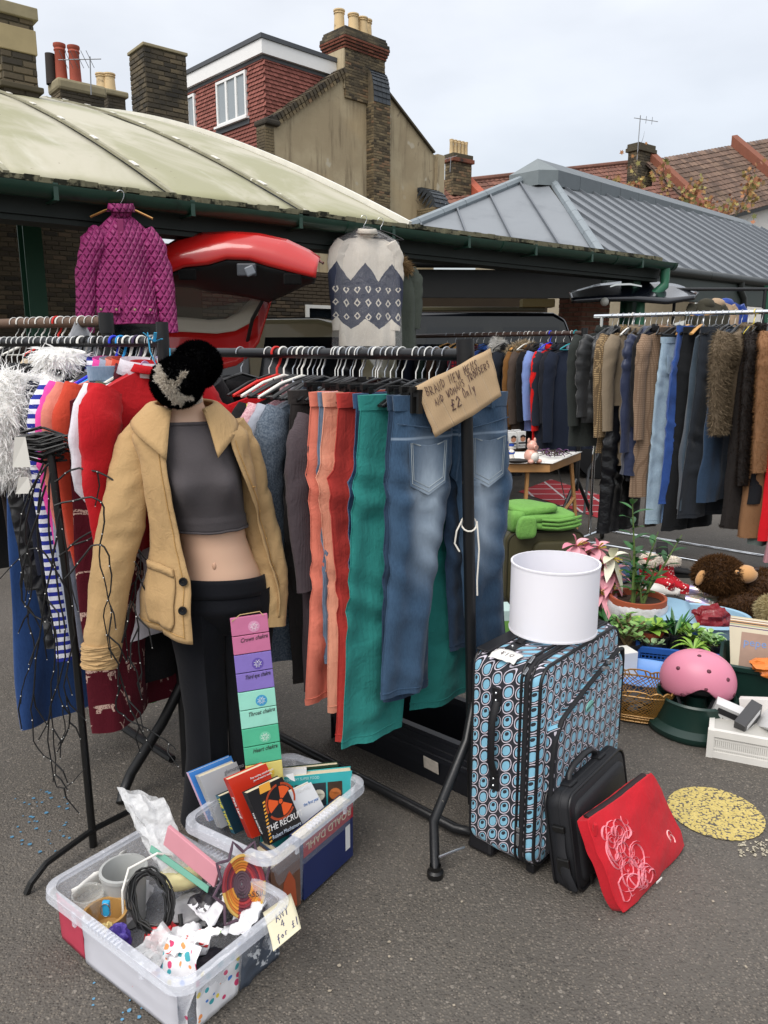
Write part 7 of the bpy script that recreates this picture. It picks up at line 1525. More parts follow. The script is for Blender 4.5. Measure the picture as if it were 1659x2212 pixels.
# side carry handle on the narrow face
ys_=.145;mb=MB();mb.tube([(-.006,ys_,.31),(-.014,ys_,.33),(-.028,ys_,.37),(-.030,ys_,.43),(-.028,ys_,.5),(-.014,ys_,.54),(-.006,ys_,.56)],[.014,.015,.013,.013,.013,.015,.014],10,True,.55);obj('side_handle',mb,BLKL,case,smooth=True)
for z in(.29,.575):mb=MB();mb.box((-.004,ys_,z),(.008,.034,.06));o=obj('handle_mount',mb,BLKL,case,bev=.006);mb=MB();mb.sphere((-.009,ys_,z-.012),.0045,8,6);mb.sphere((-.009,ys_,z+.012),.0045,8,6);obj('rivet',mb,STEEL,o)
mb=MB();mb.tube([(.12,.15,SH+.004),(.15,.15,SH+.016),(.26,.15,SH+.02),(.37,.15,SH+.016),(.40,.15,SH+.004)],.014,10,True,.6);obj('top_handle',mb,BLKL,case,smooth=True)
for x in(.1,.42):mb=MB();mb.box((x,.15,SH+.003),(.07,.036,.008));o=obj('handle_mount',mb,BLKL,case,bev=.004);mb=MB();mb.sphere((x-.015,.15,SH+.008),.005,8,6);obj('rivet',mb,STEEL,o)
mb=MB();mb.box((.16,SD-.03,SH+.002),(.3,.05,.008));obj('trolley_plate',mb,BLKL,case,bev=.004)
mb=MB();mb.box((.06,SD-.035,.07),(.1,.1,.13),top=(.55,.6));obj('corner_guard',mb,BLKL,case,bev=.012)
for x in(.06,SW-.06):
    mb=MB();mb.lathe([(.001,-.012),(.03,-.012),(.034,0),(.03,.012),(.001,.012)],18);mb.xf(Matrix.Translation((x,SD-.03,.034))@Matrix.Rotation(rad(90),4,'Y'));obj('wheel',mb,BLKL,case,smooth=True)
for x in(.06,SW-.06):mb=MB();mb.box((x,.03,.018),(.05,.03,.036));obj('foot',mb,BLKL,case,bev=.006)
mb=MB();mb.sheet(lambda u,v:Vector((-.015+.06*v+.01*math.sin(u*3),.085+.09*u,SH+.006-.012*max(0,.4-v)*2+.005*n3(u*4,v*4))),6,6)
pl=thing('price_label','white paper price label on the top corner of the oval suitcase','label',s0,math.atan2(sx.y,sx.x));obj('paper',mb,WPAP,pl,smooth=40,solid=.0008)
mb=MB()
for i,ch in enumerate('£10'):
    for stv in STROKE[ch]:mb.tube([Vector((.03-p[1]*.022,.15-i*.016-p[0]*.012,SH+.0085))for p in stv],.0008,5)
obj('handwriting',mb,ink,pl)
# lampshade
lc=Vector((.545,2.36,SH+.024));ls=thing('lampshade','white drum lampshade standing on the oval suitcase','lampshade',lc);t=NT('lampshade_fabric');co=t.co();t.set('Base Color',(.78,.77,.83,1));t.set('Roughness',.85);t.set('Subsurface Weight',.25);t.set('Subsurface Radius',(.05,.05,.06));t.set('Subsurface Scale',.4);t.bump(t.m('ADD',t.noise(co,700,2),t.m('MULTIPLY',t.noise(co,4,2),3.)),.15,.002)
mb=MB();LR,LH=.139,.225;mb.lathe([(LR-.002,.0),(LR,.002),(LR,LH-.002),(LR-.002,LH),(LR-.0045,LH-.001),(LR-.0045,.001),(LR-.002,0)],72);obj('drum',mb,t.mat,ls,smooth=40)
for z in(.003,LH-.003):mb=MB();mb.lathe([(LR-.004,z-.003),(LR+.0016,z-.003),(LR+.0016,z+.003),(LR-.004,z+.003)],72);obj('rim_binding',mb,t.mat,ls,smooth=40)
mb=MB();mb.lathe([(.018,LH*.25-.002),(.022,LH*.25),(.018,LH*.25+.002)],20)
for k in range(3):a=k*2.094;mb.tube([(.02*math.cos(a),.02*math.sin(a),LH*.25),((LR-.004)*math.cos(a),(LR-.004)*math.sin(a),.006)],.0015,5)
obj('spider_fitting',mb,WIREM,ls)
# black laptop bag
nb_=Vector((sx.y,-sx.x,0));lbp=s0+sx*.04+nb_*.14
lb_=thing('laptop_bag','black laptop bag leaning between the suitcase and the red sleeve','bag',lbp);lb_.rotation_euler=(rad(-10),0,math.atan2(sx.y,sx.x)+.03)
LBM=M('black_nylon','17181c',.65,var=.15,bump=.35,bs=400,bd=.001)
obj('body',rbox(0,.41,0,.085,0,.31,.04,5,.004),LBM,lb_,smooth=50);obj('front_panel',rbox(.025,.385,-.012,.02,.02,.28,.035,5),LBM,lb_,smooth=50)
for y in(.003,.082):ol=rrect(.203,.153,.04,6);ol.append(ol[0]);mb=MB();mb.tube([(.205+p[0],y,.155+p[1])for p in ol],.0045,8,False);obj('piping',mb,BLKL,lb_,smooth=True)
ol=rrect(.206,.156,.04,6);mb=MB();mb.tube([(.205+p[0],.034,.155+p[1])for p in ol[-3:]+ol[:17]],.006,8,True,.5);obj('zip_tape',mb,BLKF,lb_,smooth=True)
mb=MB();mb.tube([(.09,.045,.31),(.1,.045,.335),(.13,.045,.352),(.2,.045,.358),(.25,.045,.352),(.28,.045,.335),(.29,.045,.31)],[.011,.012,.014,.015,.014,.012,.011],10,True,.8);obj('handle',mb,BLKL,lb_,smooth=True)
for x in(.085,.295):mb=MB();mb.box((x,.045,.312),(.05,.05,.02));obj('handle_mount',mb,BLKL,lb_,bev=.006)
mb=MB();mb.tube([(-.005,.04,.2),(-.012,.04,.14),(-.03,.02,.08),(-.02,.01,.03),(.01,.03,.02)],.016,8,True,.25);obj('shoulder_strap',mb,BLKF,lb_,smooth=True)
mb=MB();mb.box((-.008,.04,.21),(.014,.04,.02));obj('buckle',mb,BLKP,lb_,bev=.004);mb=MB();mb.box((-.02,.03,.1),(.014,.04,.05));obj('buckle',mb,BLKP,lb_,bev=.004);mb=MB();mb.box((.06,-.014,.03),(.01,.006,.03));obj('zip_pull',mb,BLKP,lb_)
# red laptop sleeve
RBM=FAB('red_neoprene','b81c28',wr=.22,mottle=.06,rough=.8)
Q=[Vector((.690,1.93,.008)),Vector((.998,2.258,.008)),Vector((.86,2.245,.29)),Vector((.585,2.0,.275))]
rs=thing('laptop_sleeve','red laptop sleeve with pink swirl print leaning on the black bag','laptop sleeve',Q[0]);nR=(Q[1]-Q[0]).cross(Q[3]-Q[0]).normalized()
def RQ(u,v,h=0):
    # rounded corners
    U,V=u*2-1,v*2-1;k=.06;U2=U*(1-k*V*V*V*V);V2=V*(1-k*U**4);u,v=(U2+1)/2,(V2+1)/2
    p=Q[0].lerp(Q[1],u).lerp(Q[3].lerp(Q[2],u),v);return p+nR*(h+.012*(1-U**4)*(1-V**4)+.008*n3(u*4,v*3,2)+.004*n3(u*9,v*7,5))-Q[0]-Vector((0,0,.018*math.sin(u*3.14159)*v**3))
mb=MB();N_=22;front=[[RQ(i/N_,j/N_)for i in range(N_+1)]for j in range(N_+1)]
mb.loft(front,False);backg=[[RQ(i/N_,j/N_)-nR*(.04+.01*(1-abs(i/N_*2-1)**4))for i in range(N_+1)]for j in range(N_+1)];mb.loft([r[::-1]for r in backg],False)
edge=lambda g:[g[0][i]for i in range(N_)]+[g[j][N_]for j in range(N_)]+[g[N_][N_-i]for i in range(N_)]+[g[N_-j][0]for j in range(N_)]
mb.loft([edge(backg),edge(front)],True);obj('body',mb,RBM,rs,smooth=60)
mb=MB();e_=edge(front);mb.tube([p-nR*.004 for p in e_+[e_[0]]],.0035,6,False);obj('piping',mb,RBM,rs,smooth=True)
mb=MB();mb.tube([RQ(u/20,1.0)-nR*.018+Vector((0,0,.004))for u in range(1,20)],.012,8,True,.45);obj('open_zip',mb,M('dark_zip','241416',.7),rs,smooth=True)
mb=MB();mb.box(RQ(.02,.9,.006),(.012,.012,.04));obj('zip_pull',mb,RBM,rs,bev=.003)
PKP=M('pink_print','d8808c',.5,var=.1);rg=random.Random(9);sw_=MB()
for k in range(34):
    cx,cy,r0=rg.uniform(.1,.42),rg.uniform(.08,.8),rg.uniform(.05,.2);a0=rg.uniform(0,6.3);turns=rg.uniform(.6,1.4);pts=[]
    for q in range(16):
        f=q/15;a=a0+f*turns*6.283;r_=r0*(1-.75*f);u,v=cx+r_*math.cos(a)*.8,cy+r_*math.sin(a)*1.25
        if .04<u<.6 and .04<v<.93:pts.append(RQ(u,v,.0006))
    if len(pts)>3:sw_.tube(pts,[.0008+.0055*math.sin(math.pi*i/(len(pts)-1))*rg.uniform(.5,1)for i in range(len(pts))],5,True,.12)
obj('swirl_print',sw_,PKP,rs);sw2=MB()
for sgn in(1,-1):sw2.tube([RQ(.83+.035*math.cos(a)*sgn,.24+.06*math.sin(a)+sgn*.03,.0008)for a in[k*.45 for k in range(10)]],.003,5,True,.15)
obj('logo_print',sw2,M('pale_pink_print','e8b0b0',.55),rs);slabq('fabric_tab',RQ(.42,.03,.012),RQ(.5,.03,.012),RQ(.42,.005,.012),.002,WPAP,rs)
# black plastic trough under the trousers
ta,tb_=Vector((.52,2.335,0)),Vector((-.22,2.99,0));td=(tb_-ta).normalized();tn=Vector((-td.y,td.x,0));tn=tn if tn.y>0 else-tn
tro=thing('plastic_trough','long black ribbed plastic trough on the ground under the trousers','trough');TRM=M('black_trough_plastic','1a1c22',.45,var=.15);Lt=(tb_-ta).length
def TP(s,n,z):return ta+td*s+tn*n+Vector((0,0,z))
pr=[(0.02,.0),(.008,.06),(.004,.1),(-.004,.105),(-.004,.125),(0,.13),(-.004,.135),(-.004,.155),(0,.16),(-.008,.165),(-.008,.19),(-.002,.195),(-.014,.2),(-.014,.215),(.014,.215),(.018,.19),(.03,.02)]
mb=MB();mb.loft([[TP(s,n,z)for n,z in pr]for s in(0,Lt)],False);obj('side_wall',mb,TRM,tro);mb=MB();mb.loft([[TP(s,.3-n,z)for n,z in pr]for s in(0,Lt)],False);obj('side_wall',mb,TRM,tro);mb=MB();mb.add([TP(0,.02,.004),TP(Lt,.02,.004),TP(Lt,.28,.004),TP(0,.28,.004)],[[0,1,2,3]]);obj('floor',mb,TRM,tro)
for s in(0,Lt):mb=MB();mb.add([TP(s,0,0),TP(s,.3,0),TP(s,.3,.2),TP(s,0,.2)],[[0,1,2,3]]);obj('end_wall',mb,TRM,tro,solid=.006)
la=TP(.47,-.006,.075);slabq('sticker',TP(.49,-.003,.06),TP(.42,-.003,.055),TP(.49,-.008,.11),.002,M('sticker_paper','b8b0a4',.6,var=.4,vs=40),tro)
# ================================================================== folding table and what lies on it
P0,P1,P2=Vector((.45,5.97,.75)),Vector((1.30,5.97,.75)),Vector((1.72,6.68,.75));P3=P0+(P2-P1)
PINE=M('pine_wood','b08250',.55,var=.2,vs=9);tbl_=thing('folding_table','wooden folding table with white paper top in front of the back rail','table',P1*Vector((1,1,0))if False else(P1.x,P1.y,0));TL_=Matrix.Translation((-P1.x,-P1.y,0))
mb=MB();mb.add([p+Vector((0,0,z))for z in(-.075,-.012)for p in(P0,P1,P2,P3)],[[3,2,1,0],[4,5,6,7],[0,1,5,4],[1,2,6,5],[2,3,7,6],[3,0,4,7]]);obj('frame',mb.xf(TL_),PINE,tbl_,bev=.004)
mb=MB();mb.sheet(lambda u,v:P0.lerp(P1,u).lerp(P3.lerp(P2,u),v)+Vector(((u-.5)*.03,(v-.5)*.03,-.003+.014*max(0,n3(u*4,v*4))*(v<.02 or u>.98))),14,10);obj('paper_top',mb.xf(TL_),WPAP,tbl_,smooth=40,solid=.002)
for a,b,w_ in((P1+Vector((-.16,.08,-.075)),Vector((1.13,6.08,0)),.05),(P2+Vector((-.13,-.2,-.075)),Vector((1.66,6.42,0)),.05),(Vector((1.62,6.45,.38)),Vector((1.25,6.15,.02)),.045),(P0+Vector((.16,.1,-.075)),Vector((.6,6.1,0)),.05),(P3+Vector((.1,-.1,-.075)),Vector((.9,6.6,0)),.05)):
    mb=MB();mb.bar(a,b,w_,.025,up=(1,0,0));obj('leg',mb.xf(TL_),PINE,tbl_,bev=.003)
for a,b in((P1+Vector((-.5,.06,-.08)),Vector((1.06,6.1,.25))),(P1+Vector((.12,.25,-.08)),Vector((1.55,6.4,.32)))):mb=MB();mb.tube([a,b],.005,6);obj('stay_rod',mb.xf(TL_),STEEL,tbl_)
def on(u,v):return G(u,v,.752)
for k,u in enumerate((1062,1083,1104,1124)):
    p=on(u,974-k*2.2);bx=thing('hair_dye_box',('first','second','third','fourth')[k]+' hair dye box from the left in the row on the table','box',p,.35,'hair dye boxes on the table');mb=MB();mb.box((0,0,.075),(.075,.05,.15));bb=obj('carton',mb,M('dye_carton','cfcfcd',.4),bx,bev=.002)
    F4=Matrix.Translation((0,-.0258,0))@Matrix.Rotation(rad(90),4,'X')
    flat(bb,'portrait',ringpoly(.008,.085,0,.026,0,6.283),M('portrait_skin','b07c62',.5),F4,.0004);flat(bb,'hair',ringpoly(.008,.092,.012,.03,.2,2.95),M('portrait_hair','2a1c16',.5),F4,.0008);flat(bb,'dark_panel',[(-.036,.04),(.036,.04),(.036,.055),(-.036,.055)],KP,F4,.0004)
    text('PRO-DYE',.017,KP,bb,F4@Matrix.Translation((0,.016,.001)))
    mb=MB();mb.box((.03,.14,.075),(.075,.05,.15));obj('carton',mb,M('dye_carton','cfcfcd'),bx,bev=.002)
pp=on(1147,1000);pig=thing('ceramic_pig','pink and white ceramic pig sitting on the table','figurine',pp,.5);PIGM=M('pink_ceramic','d2a090',.2,var=.15,vs=20)
mb=MB();mb.sphere((0,0,.055),(.055,.06,.06),20,14);mb.sphere((0,-.005,.135),(.04,.04,.042),18,12);mb.tube([(0,-.04,.13),(0,-.06,.126)],[.017,.019],14);obj('body',mb,PIGM,pig,smooth=60)
for s in(-1,1):
    mb=MB();mb.sphere((s*.03,0,.175),(.012,.01,.022),10,8);obj('ear',mb,PIGM,pig,smooth=True);mb=MB();mb.sphere((s*.04,-.045,.018),(.022,.028,.018),12,8);obj('foot',mb,PIGM,pig,smooth=True)
mb=MB();mb.sphere((0,-.035,.05),(.04,.035,.042),16,10);obj('bib',mb,M('white_ceramic','d8d4cc',.2),pig,smooth=True)
DEL,DELB=M('white_ceramic','d8d4cc'),M('delft_blue','2c4a9c',.25)
for u,lb,s in((1091,'taller blue and white ceramic figure in front of the dye boxes',1),(1104,'shorter blue and white ceramic figure leaning to the taller one',.85)):
    p=on(u,993);f=thing('ceramic_figure',lb,'figurine',p);mb=MB();mb.lathe([(.001,0),(.028,0),(.03,.01),(.02,.05),(.028,.08),(.012,.1),(.001,.105)],14);mb.v=[(a,b,c*s)for a,b,c in mb.v];obj('robe',mb,DEL,f,smooth=True);mb=MB();mb.sphere((0,0,.12*s),.02,12,8);obj('head',mb,DEL,f,smooth=True);mb=MB();mb.lathe([(.022,.13*s),(.021,.15*s),(.001,.152*s)],12);obj('cap',mb,DELB,f);mb=MB();mb.sphere((0,-.004,.07*s),(.03,.022,.022),12,8);obj('jacket',mb,DELB,f,smooth=True)
f=thing('ceramic_figure','small red and white ornament at the table edge beside the jeans','figurine',on(1070,1000));mb=MB();mb.lathe([(.001,0),(.03,0),(.028,.05),(.018,.07),(.001,.075)],12);obj('base',mb,M('ornament_red','b82a22',.3),f,smooth=True);mb=MB();mb.sphere((0,0,.1),(.022,.022,.035),12,8);obj('top',mb,DEL,f,smooth=True)
cs=thing('glasses_case','dark brown glasses case lying on the table front','case',on(1115,1001),-.1);mb=MB();mb.sphere((0,0,.02),(.1,.028,.02),18,8);obj('shell',mb,M('dark_leatherette','231f1d',.35),cs,smooth=True)
rg=random.Random(5)
for k in range(9):
    p=on(1172+rg.uniform(0,46),990-rg.uniform(0,9));g=thing('spectacles','one of the spectacles heaped on the table right of the pig','spectacles',p+Vector((0,0,.004+.006*(k%3))),rg.uniform(0,6),'spectacles heaped on the table');m_=M(('black_frame','purple_frame','brown_frame')[k%3],('141414','5a3060','3a2a1c')[k%3],.25)
    for s in(-1,1):
        mb=MB();mb.tube([(s*.034+.026*math.cos(a),0,.022+.02*math.sin(a))for a in[q*.524 for q in range(13)]],.0035,6,False);obj('rim',mb,m_,g,smooth=True);mb=MB();mb.tube([(s*.06,0,.03),(s*.062,.06,.028),(s*.06,.12,.01)],.003,5);obj('temple',mb,m_,g)
# ================================================================== mat, olive case, towel
mb=MB();q=[G(1120,1062,.006),G(1290,1118,.006),G(1345,1085,.006),G(1190,1035,.006)];mb.add(q,[[0,1,2,3]]);mt=obj('floor_mat',mb,FAB('red_white_check_mat','a83038',pat=lambda t,x,y,z,b:t.mix(t.m('MAXIMUM',t.m('LESS_THAN',t.m('FRACT',t.m('MULTIPLY',x,3.)),.08),t.m('LESS_THAN',t.m('FRACT',t.m('MULTIPLY',y,3.)),.08)),b,(.6,.55,.55))));tag(mt,'red mat with thin white check lying beneath the back rail','mat')
OL=M('olive_nylon','3c3820',.7,var=.15,bump=.3,bs=300);oc=thing('suitcase','olive green soft suitcase standing behind the lampshade','suitcase',G(1092,1316),.12)
obj('shell',rbox(0,.5,0,.3,.03,.5,.07,6,.004),OL,oc,smooth=50);obj('front_pocket',rbox(.16,.47,-.03,.02,.08,.44,.05,6),OL,oc,smooth=50)
for y in(.004,.296):ol=rrect(.247,.232,.07,6);ol.append(ol[0]);mb=MB();mb.tube([(.25+p[0],y,.265+p[1])for p in ol],.006,6,False);obj('piping',mb,M('olive_piping','25230f',.6),oc,smooth=True)
for z in(.05,.075,.1):ol=rrect(.252,.237,.07,6);ol.append(ol[0]);mb=MB();mb.tube([(.25+p[0],z+.0,.265+p[1])for p in ol],.006,6,False);obj('zip_tape',mb,M('olive_zip','4a4a3c',.5),oc,smooth=True)
text('TRAVELITE',.028,WP,oc,Matrix.Translation((.33,-.0315,.36))@Matrix.Rotation(rad(90),4,'X'))
TOW=FAB('lime_terry','68984a',weave=260,wr=.5,mottle=.2);tw_=thing('towel','lime green folded towel on the olive suitcase','towel',G(1092,1316)+Vector((.0,.0,.505)),.12)
def fold_mb(cx,cy,cz,hx,hy,hz,seed,p=.45):
    mb=MB();rings=[]
    for i in range(13):
        a=-math.pi/2+math.pi*(i+.05)/12.1;cz_=math.copysign(abs(math.sin(a))**.6,math.sin(a));cr=max(.02,abs(math.cos(a)))**p
        rings.append([Vector((cx+hx*cr*math.copysign(abs(math.cos(b))**p,math.cos(b)),cy+hy*cr*math.copysign(abs(math.sin(b))**p,math.sin(b)),cz+hz*cz_))for b in[2*math.pi*k/40 for k in range(40)]])
    mb.loft(rings,True,True,True);mb.v=[(x+.012*n3(x*9,y*9,z*9+seed),y+.012*n3(x*9,y*9+7,z*9+seed),z+.022*n3(x*5+seed,y*5,seed))for x,y,z in mb.v];return mb
for k,a_ in enumerate(((.25,.12,.035,.235,.16,.03),(.235,.11,.085,.2,.15,.028),(.17,.12,.13,.16,.14,.03),(.06,.1,.06,.055,.13,.075),(.1,-.045,.03,.06,.03,.07))):obj('fold',fold_mb(*a_,k),TOW,tw_,smooth=60)
for k,z in enumerate((.03,.055,.08)):mb=MB();mb.tube([(.2,-.045,z),(.3,-.05-.006*k,z-.006),(.4,-.045,z+.004),(.46,-.02,z+.012)],[.008,.011,.012,.008],8);obj('folded_edge',mb,TOW,tw_,smooth=True)
# ================================================================== plants
def leafmat(name,c1,c2,rough=.4):
    if name in _mc:return _mc[name]
    t=NT(name);t.set('Base Color',t.ramp(t.island(),[(0,lin(c1)),(1,lin(c2))]));t.set('Roughness',rough);_mc[name]=t.mat;return t.mat
def leaf(mb,p,d,L,W,curl=.3,nrm=None,n=5):
    d=Vector(d).normalized();s=d.cross(Vector((0,0,1)));s=s.normalized()if s.length>.1 else Vector((1,0,0));u=s.cross(d).normalized();rows=[]
    for i in range(n+1):
        f=i/n;w_=W/2*math.sin(math.pi*min(1,.06+f*.94))**.8*(1-.1*f);c=Vector(p)+d*(L*f)-Vector((0,0,1))*(curl*L*f*f);rows.append([c-s*w_+u*w_*.25,c,c+s*w_+u*w_*.25])
    mb.loft(rows,False)
def soil_pot(label,p,r,h,mat,name='plant_pot',wrap=None):
    o=thing('potted_plant',label,'plant',p);mb=MB();mb.lathe([(r*.72,0),(r*.74,.004),(r*.97,h*.86),(r*1.05,h*.87),(r*1.05,h),(r*.95,h),(r*.92,h*.86),(r*.9,h*.8)],26,caps=(True,False));obj('pot',mb,mat,o,smooth=40)
    mb=MB();mb.sheet(lambda a,b:Vector((r*.93*b*math.cos(a*6.2832),r*.93*b*math.sin(a*6.2832),h*.86+.008*n3(a*9,b*5))),20,5);obj('soil',mb,M('potting_soil','3a2a20',.95,var=.4,vs=60,bump=.8,bs=60),o);return o
GL1=leafmat('glossy_leaf','1c4a22','3c7a34');GL2=leafmat('jade_leaf','4a7a3a','86a85a');GL3=leafmat('pale_leaf','7aa070','b4c89c',.6);GL4=leafmat('lime_leaf','5c8c2e','9ab850');TERRA=M('terracotta','9a4c30',.75,var=.12);BPOT=M('black_pot','1a1a1c',.5);STM=M('green_stem','5a7038',.6)
rg=random.Random(31)
zp=soil_pot('tall glossy leaved plant in a wrapped terracotta pot',G(1372,1378),.15,.25,TERRA)
mb=MB();mb.lathe([(.118,.0),(.135,.05),(.155,.15),(.165,.2),(.15,.235)],30);mb.v=[(x*(1+.05*n3(x*12,y*12,z*12)),y*(1+.05*n3(x*12,y*12,z*9+4)),z)for x,y,z in mb.v];obj('white_wrap',mb,M('white_plastic_wrap','c8c6c8',.5,bump=.6,bs=12,bd=.03),zp,smooth=50)
for k,(dx,dy,H)in enumerate(((-.02,-.01,.62),(.06,0,.42),(.1,.02,.40),(0,.05,.34),(-.04,.02,.3),(.02,-.03,.26),(.05,-.04,.2))):
    st=MB();b0=Vector((rg.uniform(-.04,.04),rg.uniform(-.04,.04),.2));tip=b0+Vector((dx*2.2,dy,H));st.tube([b0,b0.lerp(tip,.5)+Vector((.01,0,.01)),tip],[.008,.006,.002],6);obj('stem',st,STM,zp);lf_=MB()
    for i in range(int(H*26)):
        f=.25+.75*i/(H*26);a=i*2.4+k;leaf(lf_,b0.lerp(tip,f),(math.cos(a),math.sin(a)*.7,.55),rg.uniform(.08,.13),rg.uniform(.03,.045),.25)
    obj('leaves',lf_,GL1,zp,smooth=60)
jp_=soil_pot('jade plant in a black pot',G(1352,1435),.075,.13,BPOT)
lf_=MB();st=MB()
for k in range(16):
    a=rg.uniform(0,6.28);b0=Vector((rg.uniform(-.02,.02),rg.uniform(-.02,.02),.1));tip=b0+Vector((.1*math.cos(a),.08*math.sin(a),rg.uniform(.07,.16)));st.tube([b0,b0.lerp(tip,.5)+Vector((0,0,.02)),tip],[.008,.006,.004],6)
    for q in range(7):c=q*1.9+k;leaf(lf_,b0.lerp(tip,.55+.07*q),(math.cos(c),math.sin(c),.6),.05,.028,.1)
obj('stems',st,M('brown_stem','6a5a3c',.8),jp_);obj('leaves',lf_,GL2,jp_,smooth=60)
tp2=soil_pot('heart leaved plant in a terracotta pot behind the jade plant',G(1392,1418),.085,.16,M('red_plastic_pot','8a3a22',.5));lf_=MB()
for k in range(26):a=rg.uniform(0,6.28);leaf(lf_,(.03*math.cos(a),.03*math.sin(a),.15),(math.cos(a),math.sin(a),rg.uniform(.5,1.6)),rg.uniform(.09,.15),rg.uniform(.05,.075),.4)
obj('leaves',lf_,GL4,tp2,smooth=60)
tp3=soil_pot('small leafy plant in a terracotta pot behind the lampshade',G(1308,1385),.07,.12,TERRA);lf_=MB()
for k in range(24):a=rg.uniform(0,6.28);leaf(lf_,(.02*math.cos(a),.02*math.sin(a),.11),(math.cos(a),math.sin(a),rg.uniform(.6,2)),rg.uniform(.08,.15),rg.uniform(.02,.035),.3)
obj('leaves',lf_,GL1,tp3,smooth=60)
blob('plastic_bag','scrunched white carrier bag between the lilies and the wrapped pot','bag',G(1322,1365)+Vector((0,.05,.1)),(.1,.09,.11),M('thin_white_bag','d2d2d4',.4,alpha=.8,bump=.8,bs=10,bd=.04),5,.3)
# lilies
lv=thing('lily_bouquet','tall pink and white artificial lilies behind the lampshade','flowers',G(1292,1365));LLp=leafmat('pink_petal','cc7a8c','e8b0b8',.7);LLw=leafmat('white_petal','d0d0b8','e4e2d0',.7);base=Vector(lv.location)
st=MB();fls=[(1245,1180,LLp),(1280,1215,LLp),(1298,1240,LLp),(1322,1205,LLw),(1318,1262,LLp),(1312,1312,LLp),(1250,1215,LLp),(1290,1185,LLp),(1306,1222,LLp),(1300,1285,LLp),(1325,1235,LLp),(1268,1185,LLp)];sm=MB()
for k,(u,v,m_)in enumerate(fls):
    c=PT(u,v,base.y-.02+.03*(k%3))-base;st.tube([(0,0,.02),c.lerp(Vector((0,0,.02)),.5)+Vector((.01,0,0)),c],.005,6);pm=MB();ax=Vector((rg.uniform(-.3,.4),-.7,rg.uniform(0,.5))).normalized()
    for q in range(6):a=q*1.047;s1=ax.orthogonal().normalized();d=ax*.45+s1*math.cos(a)+ax.cross(s1)*math.sin(a);leaf(pm,c,d,rg.uniform(.11,.15),.06,.45)
    obj('bloom',pm,m_,lv,smooth=60)
    for q in range(5):sm.tube([c,c+ax*.07+Vector((rg.uniform(-.02,.02),0,rg.uniform(-.02,.02)))],.002,5)
obj('stamens',sm,M('stamen_yellow','c8b43c',.6),lv);obj('stems',st,STM,lv);lf_=MB()
for k in range(22):leaf(lf_,(rg.uniform(-.05,.05),rg.uniform(-.03,.03),rg.uniform(.1,.45)),(rg.uniform(-1,1),rg.uniform(-.6,.3),.5),.14,.03,.4)
obj('leaves',lf_,GL1,lv,smooth=60)
# blue crate of small plants
def open_crate(name,label,C,ang,LX,LY,H,mat,nx,ny,rows,rim=.014,slot=None):
    o=thing(name,label,'crate',C,ang);mb=MB()
    for s in(-1,1):mb.box((0,s*LY/2,H-rim),(LX+.02,.02,rim*2));mb.box((s*LX/2,0,H-rim),(.02,LY-.02,rim*2));mb.box((0,s*LY/2,rim),(LX,.012,rim*2));mb.box((s*LX/2,0,rim),(.012,LY-.012,rim*2))
    for x in(-1,1):
        for y in(-1,1):mb.box((x*LX/2,y*LY/2,H/2),(.025,.025,H-.002))
    stuff(obj('frame',mb,mat,o));lat=MB()
    for s in(-1,1):
        for k in range(nx+1):lat.box((-LX/2+LX*k/nx,s*LY/2,H/2),(.006,.006,H-.02))
        for k in range(1,rows):lat.box((0,s*LY/2+s*.001,H*k/rows),(LX,.006,.006));lat.box((s*LX/2+s*.001,0,H*k/rows),(.006,LY,.006))
        for k in range(ny+1):lat.box((s*LX/2,-LY/2+LY*k/ny,H/2),(.006,.006,H-.02))
    stuff(obj('lattice',lat,mat,o));mb=MB();mb.box((0,0,.006),(LX,LY,.008));obj('base',mb,mat,o);return o
bc=G(1468,1448)+Vector((.03,.1,0));BLUEC=M('blue_crate_plastic','24539c',.45);open_crate('plant_crate','bright blue plastic crate of small potted plants',bc,-.3,.42,.28,.12,BLUEC,22,14,6)
kinds=[('spiky aloe pot at the back of the blue crate',-.02,.09,'spike',GL1),('fleshy green succulent pot in the blue crate',-.1,.03,'ros',GL1),('pale grey green succulent pot at the front left of the blue crate',-.14,-.08,'pale',GL3),('striped spider plant pot at the front of the blue crate',.06,-.09,'spider',GL4),('bushy herb pot in the middle of the blue crate',.06,.04,'bush',GL4),('bushy herb pot at the right of the blue crate',.15,-.02,'bush',GL2),('small spider plant pot at the back right of the blue crate',.15,.09,'spider',GL3)]
R_=Matrix.Rotation(-.3,3,'Z')
for lb,x,y,kd,m_ in kinds:
    o=soil_pot(lb,bc+R_@Vector((x,y,.012)),.05,.12,BPOT);lf_=MB()
    for k in range({'spike':12,'ros':16,'pale':60,'spider':16,'bush':50}[kd]):
        a=rg.uniform(0,6.28);L,W,up,cu,rr2={'spike':(.15,.022,1.6,.1,.015),'ros':(.09,.035,.8,.1,.02),'pale':(.035,.016,1.2,.1,.045),'spider':(.17,.018,1.1,.75,.01),'bush':(.045,.026,1.,.2,.05)}[kd]
        r2=rr2*math.sqrt(rg.random());leaf(lf_,(r2*math.cos(a),r2*math.sin(a),.105+(rg.uniform(0,.06)if kd in('bush','ros')else 0)),(math.cos(a),math.sin(a),up*rg.uniform(.5,1.4)),L*rg.uniform(.7,1.2),W,cu)
    obj('leaves',lf_,m_,o,smooth=60)
